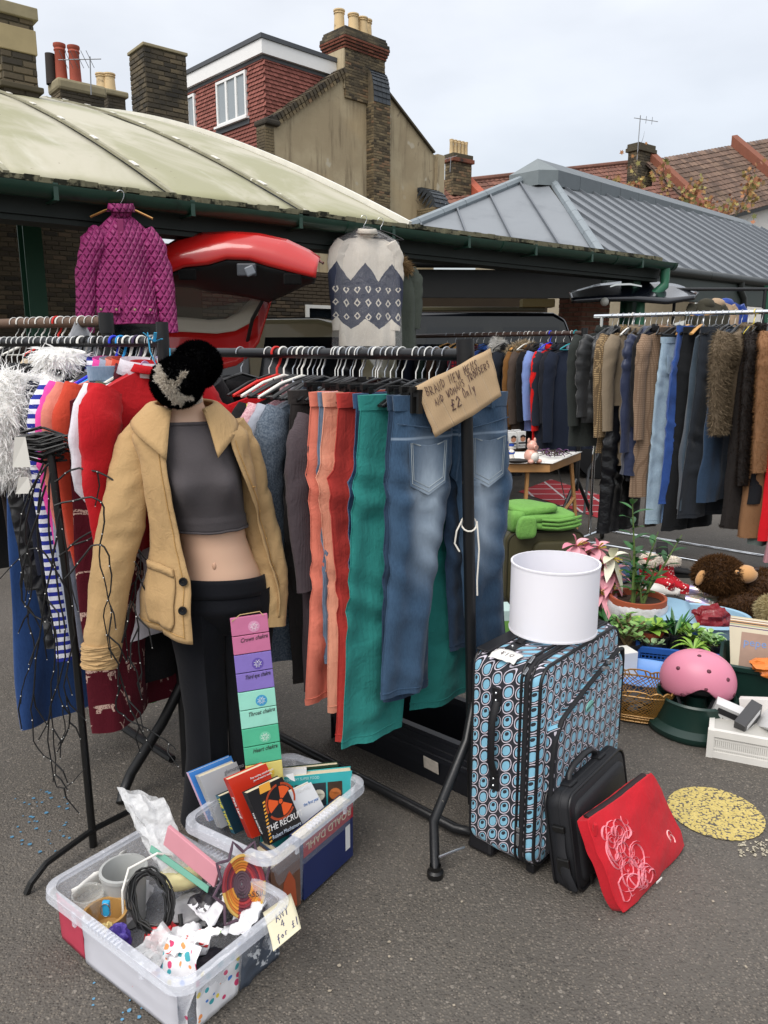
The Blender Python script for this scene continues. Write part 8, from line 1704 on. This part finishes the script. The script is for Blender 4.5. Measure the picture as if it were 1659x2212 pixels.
# ================================================================== tubs, bins, baskets
LBL=M('pale_blue_plastic','8fb2c8',.4,var=.06);tb3=thing('plastic_tub','pale blue oval plastic tub holding a red carrier bag','tub',G(1510,1385),-.25)
mb=MB();mb.lathe([(.001,.0),(.2,0),(.24,.13),(.255,.15),(.262,.145),(.25,.16),(.235,.155),(.19,.02),(.001,.015)],40,sx=1.05,sy=.8);obj('basin',mb,LBL,tb3,smooth=45);mb=MB();mb.sheet(lambda a,b:Vector((-.265+.22*b,-.2*math.sin(a*3.14159-1.5708)*-1,.158+.02*math.sin(b*3.14))),14,6);obj('hood_lid',mb,LBL,tb3,smooth=45,solid=.006)
blob('carrier_bag','crumpled dark red carrier bag inside the pale blue tub','bag',G(1510,1385)+Vector((.05,.0,.13)),(.12,.08,.07),M('dark_red_film','7a1c24',.3,var=.2,bump=.8,bs=16,bd=.03),12,.45)
gb=thing('gold_basket','gold openwork plastic basket right of the oval suitcase','basket',G(1372,1548),-.35);GOLD=M('gold_plastic','8f6a34',.35,var=.15,metal=.25)
def gr(h):return .085+.045*h,.06+.04*h
bs=MB();nA=72
def gp(a,h):rx_,ry_=gr(h);c,s=math.cos(a),math.sin(a);return Vector((rx_*math.copysign(abs(c)**.6,c)*1.25,ry_*math.copysign(abs(s)**.6,s)*1.25,.012+.15*h+(.012*abs(math.sin(a*9))if h>.99 else 0)))
for r_ in(0,.12,.2,.9,1.0):bs.tube([gp(2*math.pi*k/nA,r_)for k in range(nA+1)],.004,5,False)
for k in range(nA):
    a=2*math.pi*k/nA
    for d_ in(-1,1):bs.tube([gp(a,.2),gp(a+d_*.26,.55),gp(a,.9)],.0022,4)
    bs.tube([gp(a,0),gp(a,.2)],.003,4);bs.tube([gp(a,.9),gp(a+.04,1.0)],.0035,4)
stuff(obj('openwork',bs,GOLD,gb));mb=MB();mb.loft([[gp(2*math.pi*k/nA,h)*Vector((.985,.985,1))if False else Vector((gp(2*math.pi*k/nA,h).x*.985,gp(2*math.pi*k/nA,h).y*.985,gp(2*math.pi*k/nA,h).z))for k in range(nA)]for h in(0,.1,.3)],True,True);obj('lower_wall',mb,GOLD,gb,smooth=50)
blob('oddments','dark oddments and wire in the gold basket','oddments',G(1372,1548)+Vector((0,0,.07)),(.09,.06,.035),M('dark_oddment','2a2624',.5,var=.5,vs=30),6,.4)
mb=MB();mb.lathe([(.001,.004),(.2,.004),(.235,.085),(.245,.09),(.24,.094),(.225,.088),(.195,.012),(.001,.012)],40,sx=1.1,sy=.7);o=obj('blue_tray',mb,M('sky_blue_plastic','5c8cc8',.4),None,smooth=45);o.location=G(1395,1500)+Vector((0,.05,0));o.rotation_euler=(0,0,-.3);tag(o,'sky blue shallow basin behind the gold basket','basin')
GRP=M('dark_green_plastic','16302a',.35,var=.12);gp_=thing('green_planter','round dark green planter base holding the pink helmet','planter',G(1506,1578)+Vector((0,.04,0)));mb=MB();mb.lathe([(.001,0),(.19,0),(.2,.012),(.2,.03),(.17,.05),(.158,.13),(.165,.15),(.158,.158),(.148,.15),(.14,.05),(.001,.04)],48);obj('bowl',mb,GRP,gp_,smooth=45);mb=MB();mb.lathe([(.001,.04),(.05,.04),(.045,.15),(.001,.155)],24);obj('centre_post',mb,GRP,gp_,smooth=45)
for a in(.4,2.7):mb=MB();mb.tube([(.11*math.cos(a),.11*math.sin(a),.12),(.15*math.cos(a),.15*math.sin(a),.165),(.11*math.cos(a),.11*math.sin(a),.18)],.014,8);obj('clip',mb,GRP,gp_,smooth=True)
hl=thing('helmet','pink skate helmet with black straps on the green planter','helmet',G(1506,1578)+Vector((0,.04,.17)),-.45);PNK=M('pink_shell','c87c92',.42,var=.05);mb=MB()
def hf(u,v):a=2*math.pi*u;e=.06*math.exp(-((a-4.9)/.42)**2)+.05*math.exp(-((a-1.4)/.5)**2);th=1.95*v;z=max(.125*math.cos(th)+.045,e);return Vector((.148*math.cos(a)*math.sin(th)**.9,.115*math.sin(a)*math.sin(th)**.9,z))
mb.sheet(hf,48,20);obj('shell',mb,PNK,hl,smooth=60,solid=.008)
for a,v in((-1.2,.45),(-2.2,.5),(-.6,.6),(-1.57,.15),(-.3,.9),(-2.8,.9),(-1.9,.93),(-1.3,.93)):p=hf((a/6.2832)%1,v);mb=MB();mb.sphere(p,(.013,.013,.011),10,6);obj('vent',mb,M('vent_dark','5a2a38',.6),hl)
mb=MB();mb.sphere((0,0,.035),(.13,.1,.045),20,10);obj('liner',mb,M('black_foam','18181a',.9),hl,smooth=True)
for s in(-1,1):mb=MB();mb.tube([(s*.08,-.08,.02),(s*.05,-.1,-.05),(s*.01,-.09,-.09)],.01,6,True,.25);mb2=obj('strap',mb,BLKF,hl)
gbin=thing('green_bin','dark green plastic bin of records at the right edge','bin',G(1640,1545)+Vector((.1,.1,0)),-.45);mb=MB();mb.loft([[(x,y,z)for x,y in rrect(.2+k,.14+k,.05)]for k,z in((0,0),(.015,.17),(.02,.2),(.032,.205),(.034,.225),(.02,.23),(.01,.2),(-.008,.02))],True,True);obj('body',mb,GRP,gbin,smooth=45)
base=Vector(gbin.location);rzm=Matrix.Rotation(-.45,3,'Z')
for k in range(11):
    c=('c8b890','d0ccc0','8a6a4a','d8d4c8','b88a5a','3a3a44','c8a070','8a9a88','d0c4a8','5a4a6a','c8c0a8')[k];yv=.1-k*.016;p=base+rzm@Vector((-.17,yv,.06));X=rzm@Vector((1,0,0));Y=(rzm@Vector((-.12,.3,1))).normalized();last=k==10
    s_=slabq('record_sleeve',p-p,X*.3,Y*.3,.01,M('sleeve_%d'%k,c,.5,var=.15),None,.001);s_.location=p
    if not last:tag(s_,('cream','white','brown','ivory','tan','charcoal','sand','sage','buff','violet')[k]+' record sleeve edge filed in the green bin','record','records in the green bin')
    else:
        tag(s_,'front record sleeve with a couple pictured and blue lettering','record','records in the green bin');F4=qframe(Vector((0,0,0)),X*.3,Y*.3,.0006)
        flat(s_,'photo_field',[(.02,.02),(.29,.02),(.29,.28),(.02,.28)],M('sleeve_photo','9a8070',.5,var=.3,vs=12),F4,.0);flat(s_,'figure',[(.15,.03),(.25,.03),(.24,.14),(.21,.2),(.17,.15)],M('sleeve_dark','4a444c',.5),F4,.0006);flat(s_,'face',ringpoly(.2,.22,0,.025,0,6.28),M('sleeve_face','c09078',.5),F4,.001);text('pepe',.05,M('sleeve_blue','6a8cc0',.5),s_,F4@Matrix.Translation((.08,.22,.001)))
blob('carrier_bag','orange carrier bag draped over the front of the green bin','bag',base+rzm@Vector((.05,-.12,.24)),(.17,.06,.05),M('orange_film','d0742c',.35,var=.15,bump=.7,bs=14,bd=.03),17,.4)
wc=G(1640,1650)+Vector((.03,.1,0));open_crate('white_basket','white slotted plastic basket of printer cartons at the right edge',wc,-.42,.34,.24,.12,M('white_basket_plastic','d4d2cc',.45),46,30,3);mb=MB();mb.box((0,.006,.06),(.325,.215,.11));o=obj('liner_card',mb,M('inner_grey','b4b2ac',.7),None);o.location=wc;o.rotation_euler=(0,0,-.42);tag(o,'pale grey card lining inside the white slotted basket','lining')
R_=Matrix.Rotation(-.42,3,'Z')
for k,(x,y,z,a,b,c,lb)in enumerate(((-.11,.02,.13,.5,.3,'c8c8c8','black and white ink carton tilted at the left of the basket'),(-.04,-.02,.14,.4,-.5,'3a3a3c','dark ink carton lying across the basket'),(.05,.0,.15,.9,.4,'d0d0d0','silver ink carton with grey panel in the basket'),(.0,.07,.15,.2,.2,'d8d4d0','white carton with a red stripe at the back of the basket'),(.12,-.04,.13,.3,-.3,'2a2a2c','black carton at the right end of the basket'),(-.13,.07,.12,.1,.1,'5a5250','dark slim carton at the back corner of the basket'))):
    o=thing('carton',lb,'carton',wc+R_@Vector((x,y,z)));o.rotation_euler=(a*.7,b,-.4+k);mb=MB();mb.box((0,0,0),(.13,.045,.1));cbx=obj('box',mb,M('carton_'+c,c,.4),o,bev=.001);mb=MB();mb.box((.0,-.0235,.02),(.1,.001,.03));mb2=obj('printed_panel',mb,M('panel_red','b83028',.4)if k==3 else(KP if k%2==0 else WP),cbx);mb=MB();mb.box((-.02,-.0245,-.03),(.05,.001,.02));obj('label',mb,WP if k%2 else GP,cbx)
# ================================================================== shoes and soft toys
def shoe(label,p,rz,mat,sole,L=.27,rot=None,shaft=0,top=None,name='shoe',tilt=0):
    o=thing(name,label,'shoe',p,rz);o.rotation_euler=(tilt,0,rz);mb=MB();rings=[]
    for i in range(15):
        f=i/14;x=L*f;w_=.032+.014*math.sin(min(1,f*1.25)*math.pi)if f<.8 else .046*math.sqrt(max(.02,1-((f-.72)/.285)**2));h=(.085+shaft if f<.32 else .085-.045*min(1,(f-.32)/.4))*(1 if f<.9 else .75);rings.append([(x,w_*math.copysign(abs(math.cos(a))**.7,math.cos(a)),.02+h*(.5+.5*math.sin(a)))for a in[2*math.pi*k/16 for k in range(16)]])
    mb.loft(rings,True,True,True);obj('upper',mb,mat,o,smooth=60);mb=MB();mb.loft([[(p_[0],p_[1]*1.06,z)for p_ in[(L*(.5-.52*math.cos(a)),.047*math.sin(a)*(1.05 if math.cos(a)<0 else .95))for a in[2*math.pi*k/30 for k in range(30)]]]for z in(0,.024)],True,True,True);obj('sole',mb,sole,o,smooth=40)
    for k in range(4):mb=MB();mb.tube([(L*(.42+k*.08),-.022,.085-k*.008),(L*(.44+k*.08),0,.097-k*.009),(L*(.42+k*.08),.022,.085-k*.008)],.003,5);obj('lace',mb,sole,o)
    if top:mb=MB();mb.lathe([(.052,.075+shaft),(.062,.09+shaft),(.058,.12+shaft),(.04,.1+shaft)],20,(.06,0,0));fur('fleece_cuff',mb,900,.016,.004,top,o,3);obj('cuff',mb,M('cream_fleece','d8d0c0',.9),o,smooth=True)
    return o
WSH=M('white_trainer','d0cec8',.5,var=.06);WSO=M('white_sole','d8d6d0',.5);HOL=(lambda t:(t.set('Base Color',t.ramp(t.noise(t.co(),12,2),[(.3,(.3,.35,.7)),(.45,(.6,.5,.7)),(.55,(.75,.6,.4)),(.7,(.3,.6,.6))])),t.set('Metallic',.6),t.set('Roughness',.25),t.mat)[3])(NT('holographic_vinyl'))
SLP=FAB('red_stag_slipper','a81c28',pat=lambda t,x,y,z,b:t.mix(t.m('LESS_THAN',t.n('TexVoronoi',{'Vector':t.vec(x,y,z),'Scale':42.0}).outputs[0],.22),b,(.75,.66,.62)))
shoe('white trainer lying behind the wrapped pot',G(1385,1290),.2,WSH,WSO,tilt=.5);shoe('white trainer pointing right beside the red slipper boots',G(1395,1312),-.35,WSH,WSO);shoe('holographic trainer nearest the pale blue tub',G(1478,1320),-.35,HOL,WSO);shoe('holographic trainer behind its pair',G(1488,1296),-.45,HOL,WSO)
shoe('red stag-print slipper boot on the left of its pair',G(1398,1288)+Vector((0,.12,.06)),-.7,SLP,SLP,.22,shaft=.09,top=WFm,name='slipper_boot',tilt=.3);shoe('red stag-print slipper boot standing behind its pair',G(1440,1278)+Vector((0,.12,.0)),-.9,SLP,SLP,.22,shaft=.1,top=WFm,name='slipper_boot');shoe('black boot behind the red slipper boots',G(1440,1262)+Vector((0,.25,0)),-.3,M('black_suede','18181a',.8),BLKP,.26,shaft=.14);shoe('dark flat shoe beside the wrapped pot',G(1428,1322),.4,M('dark_mesh','2a2622',.7),BLKP,.24)
blob('denim_heap','crumpled dark denim heap behind the lilies','clothes',G(1330,1270)+Vector((0,.2,.05)),(.2,.12,.09),JEAN_D,7,.35)
bp=G(1548,1335)+Vector((.0,.12,0));BRF=FURM('bear_fur','3a2818','6c4e34');br_=thing('teddy_bear','large brown teddy bear lying on its back at the right','soft toy',bp);br_.scale=(.88,.88,.8);FAWN=M('fawn_plush','b88a58',.9,bump=.4,bs=150,sheen=.3);BB=M('bear_base','3a2616',.95)
hd=MB();hd.sphere((.05,0,.3),(.17,.14,.14),22,14);obj('head',hd,BB,br_,smooth=True);fur('head_fur',hd,7000,.035,.006,BRF,br_,2,.3)
bd_=MB();bd_.sphere((.42,.05,.16),(.3,.17,.15),22,14);bd_.sphere((.2,-.1,.1),(.18,.09,.09),16,10);obj('body',bd_,BB,br_,smooth=True);fur('body_fur',bd_,9000,.035,.006,BRF,br_,3,.3)
mb=MB();mb.sphere((.2,-.07,.33),(.085,.07,.07),20,12);obj('muzzle',mb,FAWN,br_,smooth=True);mb=MB();mb.sphere((.26,-.09,.37),(.025,.02,.018),12,8);obj('nose',mb,M('bear_nose','2a1a14',.4),br_,smooth=True);mb=MB();mb.sphere((-.11,-.07,.3),(.03,.02,.065),14,8,Matrix.Rotation(.3,3,'Y'));obj('ear',mb,FAWN,br_,smooth=True)
mb=MB();mb.sphere((.115,-.125,.36),(.018,.012,.02),10,8);ey=obj('eye_patch',mb,FAWN,br_,smooth=True);mb=MB();mb.sphere((.12,-.136,.362),.009,10,8);obj('eye',mb,M('eye_gloss','1a0f0a',.1),br_,smooth=True)
mp_=G(1640,1430)+Vector((.1,.1,0));mk=thing('toy_monkey','cream haired soft monkey in a red jumper at the right edge','soft toy',mp_);mk.scale=(.82,.82,.7);hd=MB();hd.sphere((0,0,.36),(.1,.09,.1),18,12);obj('head',hd,M('cream_base','b0a078',.95),mk,smooth=True);fur('hair',hd,4500,.035,.005,FURM('cream_hair','9a8a60','d0c49c'),mk,4,.4);mb=MB();mb.sphere((.05,-.075,.35),(.05,.04,.045),14,10);obj('face',mb,FAWN,mk,smooth=True)
for x in(.03,.075):mb=MB();mb.sphere((x,-.112,.37),.008,8,6);obj('eye',mb,M('eye_gloss','1a0f0a'),mk)
mb=MB();mb.sphere((.03,.02,.17),(.13,.11,.17),18,12);mb.sphere((-.07,-.06,.16),(.05,.06,.09),12,8);obj('jumper',mb,FAB('toy_red','a8141c'),mk,smooth=True)
# things left of the lampshade
clear_box('clear storage box of pink clothes behind the jeans',G(1040,1302)+Vector((0,.18,0)),(1,0),.42,.3,.24);blob('folded_clothes','dull pink clothes heap in the box behind the jeans','clothes',G(1040,1302)+Vector((0,.18,.12)),(.18,.12,.1),FAB('dull_pink_cloth','a83848'),8,.2);blob('yellow_cloth','mustard cloth on the pink clothes heap','clothes',G(1040,1302)+Vector((.05,.15,.215)),(.08,.06,.035),FAB('mustard_cloth','c8a040'),9,.3)
tb4=thing('teaset_box','pale box with teapot pictures between the jeans and the lampshade','box',G(1062,1378),.1);mb=MB();mb.box((.03,.08,.08),(.2,.16,.16));bb=obj('carton',mb,M('pale_green_carton','b0c8c4',.5,var=.15,vs=12),tb4,bev=.003);F4=Matrix.Translation((.03,-.0005,0))@Matrix.Rotation(rad(90),4,'X');flat(bb,'teapot_picture',ringpoly(-.03,.06,0,.03,0,6.28),M('teapot_purple','4a3470',.4),F4);flat(bb,'cup_picture',[(.03,.03),(.08,.03),(.09,.1),(.02,.1)],M('cup_green','6a9a4c',.4),F4);blob('white_bag','white bag beside the teapot box','bag',G(1062,1385)+Vector((-.04,-.05,.03)),(.06,.04,.03),M('thin_white_bag2','cfcdc4',.5),4,.2)
bgk=thing('black_holdall','black holdall on the ground below the folding table','bag',G(1040,1188)+Vector((0,.2,0)));obj('body',rbox(-.3,.3,-.15,.15,0,.3,.08,6),M('black_nylon','17181c'),bgk,smooth=50);mb=MB();mb.tube([(.25,-.16,.25),(.3,-.17,.12),(.28,-.18,.02)],.015,8,True,.3);obj('strap',mb,BLKF,bgk)
mb=MB();mb.box((0,0,.07),(.12,.1,.14));o=obj('white_carton',mb,M('white_card','d2d0ca',.6),None,bev=.003);o.location=G(1340,1460);o.rotation_euler=(0,0,.3);tag(o,'plain white carton beside the oval suitcase','box')
crh=thing('crutch','grey metal walking crutch standing left of the chrome rail','crutch',G(1262,1110));mb=MB();mb.tube([(0,0,0),(.02,0,.45),(.1,0,.6),(.1,.02,.95)],.014,8);obj('shaft',mb,M('grey_metal','7c8084',.4,metal=.5),crh,smooth=True);mb=MB();mb.tube([(.06,0,.95),(.16,0,.97)],.02,8);obj('grip',mb,M('grey_grip','9a9a94',.6),crh)
for u,cm,lb,L in((1530,FAB('dark_olive_coat','3a382e'),'dark olive coat hung on the shelter post',.9),(1552,FAB('beige_coat','a08a72'),'beige coat hung on the shelter post',.95),(1572,M('blue_anorak','1c3c8c',.4,bump=.4,bs=20,bd=.01),'blue anorak hung behind the beige coat',1.0)):
    o=coat('coat',lb,'coat',cm,.5,L,.16,.6,u,hood=True,amp=.03,collar=0);q=PT(u,625,9.5+(u-1530)*.006);o.location=q;o.rotation_euler=(0,0,.3)
pole=MB();q=PT(1556,625,9.75);pole.tube([(q.x-.6,q.y,q.z),(q.x+.6,q.y,q.z)],.02,8);pole.tube([(q.x+.55,q.y,q.z),(q.x+.55,q.y,0)],.02,8);pole.tube([(q.x-.55,q.y,q.z),(q.x-.55,q.y,0)],.02,8);tag(obj('display_stand',pole,BLACKT2),'thin black stand holding coats behind the chrome rail','clothes stand')
# ================================================================== vehicles under the canopy
CRED=M('car_red','b01a18',.25,var=.05,coat=.6);CBLK=M('car_trim_black','141618',.5,var=.15);CCREAM=M('car_cream','b8b2a4',.35,var=.06);CGL=plastic('car_glass',(.12,.14,.14),.45,.03);CDK=M('car_dark_blue','10141c',.2,var=.1,coat=.6)
def lay(pts,y):return[PT(u,v,y)for u,v in pts]
car=thing('hatchback_car','red hatchback with its tailgate raised under the canopy','car');y0=5.9
# tailgate: red outer lip, dark inner trim, glass
lip_o=[(338,575),(352,540),(385,520),(440,507),(500,505),(560,509),(620,522),(668,545),(690,560)];lip_i=[(338,600),(372,588),(400,577),(450,572),(490,560),(540,562),(580,575),(640,590),(683,600)]
def strip(a,b,ya,yb,n=30):
    def ip(l,f):k=f*(len(l)-1);i=min(int(k),len(l)-2);return(l[i][0]+(l[i+1][0]-l[i][0])*(k-i),l[i][1]+(l[i+1][1]-l[i][1])*(k-i))
    return lambda u,v:PT(*ip(a,u),ya).lerp(PT(*ip(b,u),yb),v)
mb=MB();f=strip(lip_o,lip_i,y0+.12,y0);mb.sheet(lambda u,v:f(u,v)+Vector((0,-.05*math.sin(v*3.14),.0)),40,8);mb.sheet(lambda u,v:f(u,0)+Vector((0,.5*v,.03*v)),40,3);tg_=obj('tailgate',mb,CRED,car,smooth=50,solid=.02)
tr_o=lip_i;tr_i=[(338,640),(380,615),(420,618),(455,628),(490,632),(540,640),(580,650),(640,622),(672,605)]
mb=MB();f2=strip(tr_o,tr_i,y0+.01,y0+.3);mb.sheet(lambda u,v:f2(u,v)+Vector((0,0,-.02*math.sin(v*3.14))),40,8);obj('tailgate_trim',mb,CBLK,car,smooth=50,solid=.015)
for u,v in((405,593),(632,603)):mb=MB();c=PT(u,v,y0-.01);mb.box(c,(.13,.02,.08));obj('trim_recess_shade',mb,FAB('recess_shade_black','020202'),car,bev=.01)  # black boxes stand in for the shade inside the trim hollows
mb=MB();mb.box(PT(533,583,y0-.03),(.14,.04,.09));obj('latch_housing',mb,M('trim_grey','3c4046',.5),car,bev=.01);mb=MB();mb.box(PT(540,585,y0-.06),(.07,.02,.07),Matrix.Rotation(-.4,3,'Y'));obj('latch',mb,M('latch_grey','6a7078',.4),car,bev=.01)
mb=MB();f3=strip(tr_i,[(338,690),(380,688),(420,690),(450,692),(480,690),(510,680),(540,660),(575,655),(600,640)],y0+.3,y0+.75);mb.sheet(f3,30,4);obj('tailgate_glass',mb,CGL,car,smooth=50)
mb=MB();f4=strip([(338,683),(400,686),(450,692),(490,690),(520,672),(545,645),(565,625)],[(338,716),(400,718),(470,722),(510,716),(540,700),(560,680),(572,660)],y0+.75,y0+.72);mb.sheet(f4,30,4);obj('cream_band',mb,CCREAM,car,smooth=50,solid=.02)
mb=MB();f5=strip([(338,716),(400,718),(470,722),(510,716),(540,700),(560,680),(575,640)],[(338,800),(400,800),(470,800),(510,790),(540,770),(560,740),(590,640)],y0+.72,y0+.66);mb.sheet(f5,30,6);obj('body',mb,CRED,car,smooth=50,solid=.02)
a,b=PT(330,745,y0+.9),PT(545,745,y0+.9);mb=MB();mb.box(((a.x+b.x)/2,a.y+1.6,.75),(1.55,3.2,.95));obj('lower_body',mb,CRED,car,bev=.15,seg=4)
mb=MB();mb.tube([PT(572,640,y0+.3),PT(545,690,y0+.5),PT(528,765,y0+.8)],[.012,.016,.016],8);obj('gas_strut',mb,CBLK,car)
for x in(-.7,.7):
    for yy in(.6,2.7):mb=MB();mb.lathe([(.001,-.1),(.2,-.1),(.3,-.08),(.31,0),(.3,.08),(.001,.1)],24);mb.xf(Matrix.Translation(((a.x+b.x)/2+x,a.y+yy,.31))@Matrix.Rotation(rad(90),4,'Y'));obj('wheel',mb,CBLK,car,smooth=50)
# loftable simple saloon profile for the cars further in
def vehicle(label,loc,rz,prof,W,paint,gl,name,tum=.12,wheels=((.75,.33),(3.2,.33))):
    """prof: list of (x, z) body outline from rear to front; sides tumble inwards above the waist"""
    o=thing(name,label,'car',loc,rz);mb=MB();zb=prof[0][1];waist=.95;ys=(-W/2,-W/2+.06,W/2-.06,W/2);rings=[]
    for s in(-1,-.94,.94,1):rings.append([(x,s*(W/2-max(0,z-waist)*tum*1.6),z-(.02 if abs(s)==1 else 0))for x,z in prof])
    mb.loft(rings,True,True,True);obj('body',mb,paint,o,smooth=35,bev=.03)
    for w0,w1,z0,z1 in gl:
        for s in(-1,1):mb=MB();mb.add([(x,s*(W/2+.004-max(0,z-waist)*tum*1.6),z)for x,z in((w0,z0),(w1,z0),(w1-.08,z1),(w0+.08,z1))],[[0,1,2,3]]);obj('side_window',mb,DGL,o,solid=.006)
    for x,r in wheels:
        for s in(-1,1):mb=MB();mb.lathe([(.001,-.1),(r*.65,-.1),(r,-.07),(r,.07),(.001,.1)],22);mb.xf(Matrix.Translation((x,s*(W/2-.06),r))@Matrix.Rotation(rad(90),4,'X'));w=obj('wheel',mb,CBLK,o,smooth=40)
    return o
q=PT(620,720,8.6)
v1=vehicle('pale beige car roof between the red car and the bagged jumper',(q.x-1.7,q.y+.9,0),-.25,[(0,.35),(0,.95),(.15,1.05),(.6,1.62),(.9,1.72),(2.3,1.72),(2.6,1.65),(3.1,1.1),(4.0,.98),(4.1,.4)],1.68,M('beige_paint','8a8468',.35,var=.1,coat=.3),[(.6,1.6,1.0,1.55),(1.65,2.85,1.0,1.55)],'parked_car');v1.scale=(1,1,1.13)
for k in range(3):mb=MB();mb.tube([(.9,-.4+k*.4,1.733),(1.6,-.4+k*.4,1.738),(2.3,-.4+k*.4,1.733)],.008,5);obj('roof_seam',mb,CBLK,v1)
q=PT(1040,690,10.3)
v2=vehicle('black four by four parked behind the back rail',(q.x-1.9,q.y+.2,0),.05,[(0,.45),(0,1.1),(.05,2.02),(.15,2.08),(2.7,2.08),(2.85,2.0),(3.15,1.25),(4.2,1.15),(4.25,.5)],1.8,CDK,[(.2,.95,1.2,1.9),(1.05,1.9,1.2,1.9),(2.0,2.85,1.2,1.9)],'off_road_car',.05,((.8,.38),(3.4,.38)))
mb=MB();mb.box((1.3,-.75,2.12),(2.6,.06,.05));obj('roof_rail',mb,M('olive_trim','4a4630',.5),v2,bev=.01);mb=MB();mb.box((2.5,-.75,2.19),(.4,.2,.1));obj('roof_box',mb,M('khaki_trim','8a7c50',.6),v2,bev=.01)
mb=MB();mb.lathe([(.001,-.1),(.26,-.1),(.34,-.07),(.34,.07),(.2,.1),(.001,.1)],24);mb.xf(Matrix.Translation((-.1,-.1,1.2))@Matrix.Rotation(rad(90),4,'Y'));obj('spare_wheel',mb,CBLK,v2,smooth=40)
q=PT(1330,660,9.6);v3=vehicle('dark estate car with raised rear door behind the chrome rail',(q.x-.2,q.y+.3,0),1.1,[(0,.4),(0,1.0),(.2,1.55),(2.4,1.6),(3.1,1.05),(4.1,.95),(4.15,.45)],1.75,CDK,[(.3,1.2,1.02,1.5),(1.3,2.4,1.02,1.5)],'estate_car')
tgp=[(1230,640),(1290,622),(1380,612),(1460,622),(1506,640)];tgq=[(1235,655),(1300,652),(1370,652),(1440,658),(1500,648)]
mb=MB();f=strip(tgp,tgq,9.9,9.3);mb.sheet(f,30,6);o=obj('raised_door',mb,CDK,v3,smooth=50,solid=.05);v3m=Matrix.Translation(v3.location)@Matrix.Rotation(1.1,4,'Z');o.matrix_local=v3m.inverted()
mb=MB();f=strip([(1317,618),(1330,613),(1360,612),(1385,617)],[(1317,621),(1330,617),(1360,616),(1385,620)],9.28,9.28);mb.sheet(f,16,2);o=obj('chrome_strip',mb,CHROME,v3,solid=.02);o.matrix_local=v3m.inverted()
mb=MB();mb.sphere(PT(1306,652,9.25),.05,12,8);o=obj('door_lamp',mb,M('lamp_glass','a8a8a0',.2),v3,smooth=True);o.matrix_local=v3m.inverted()
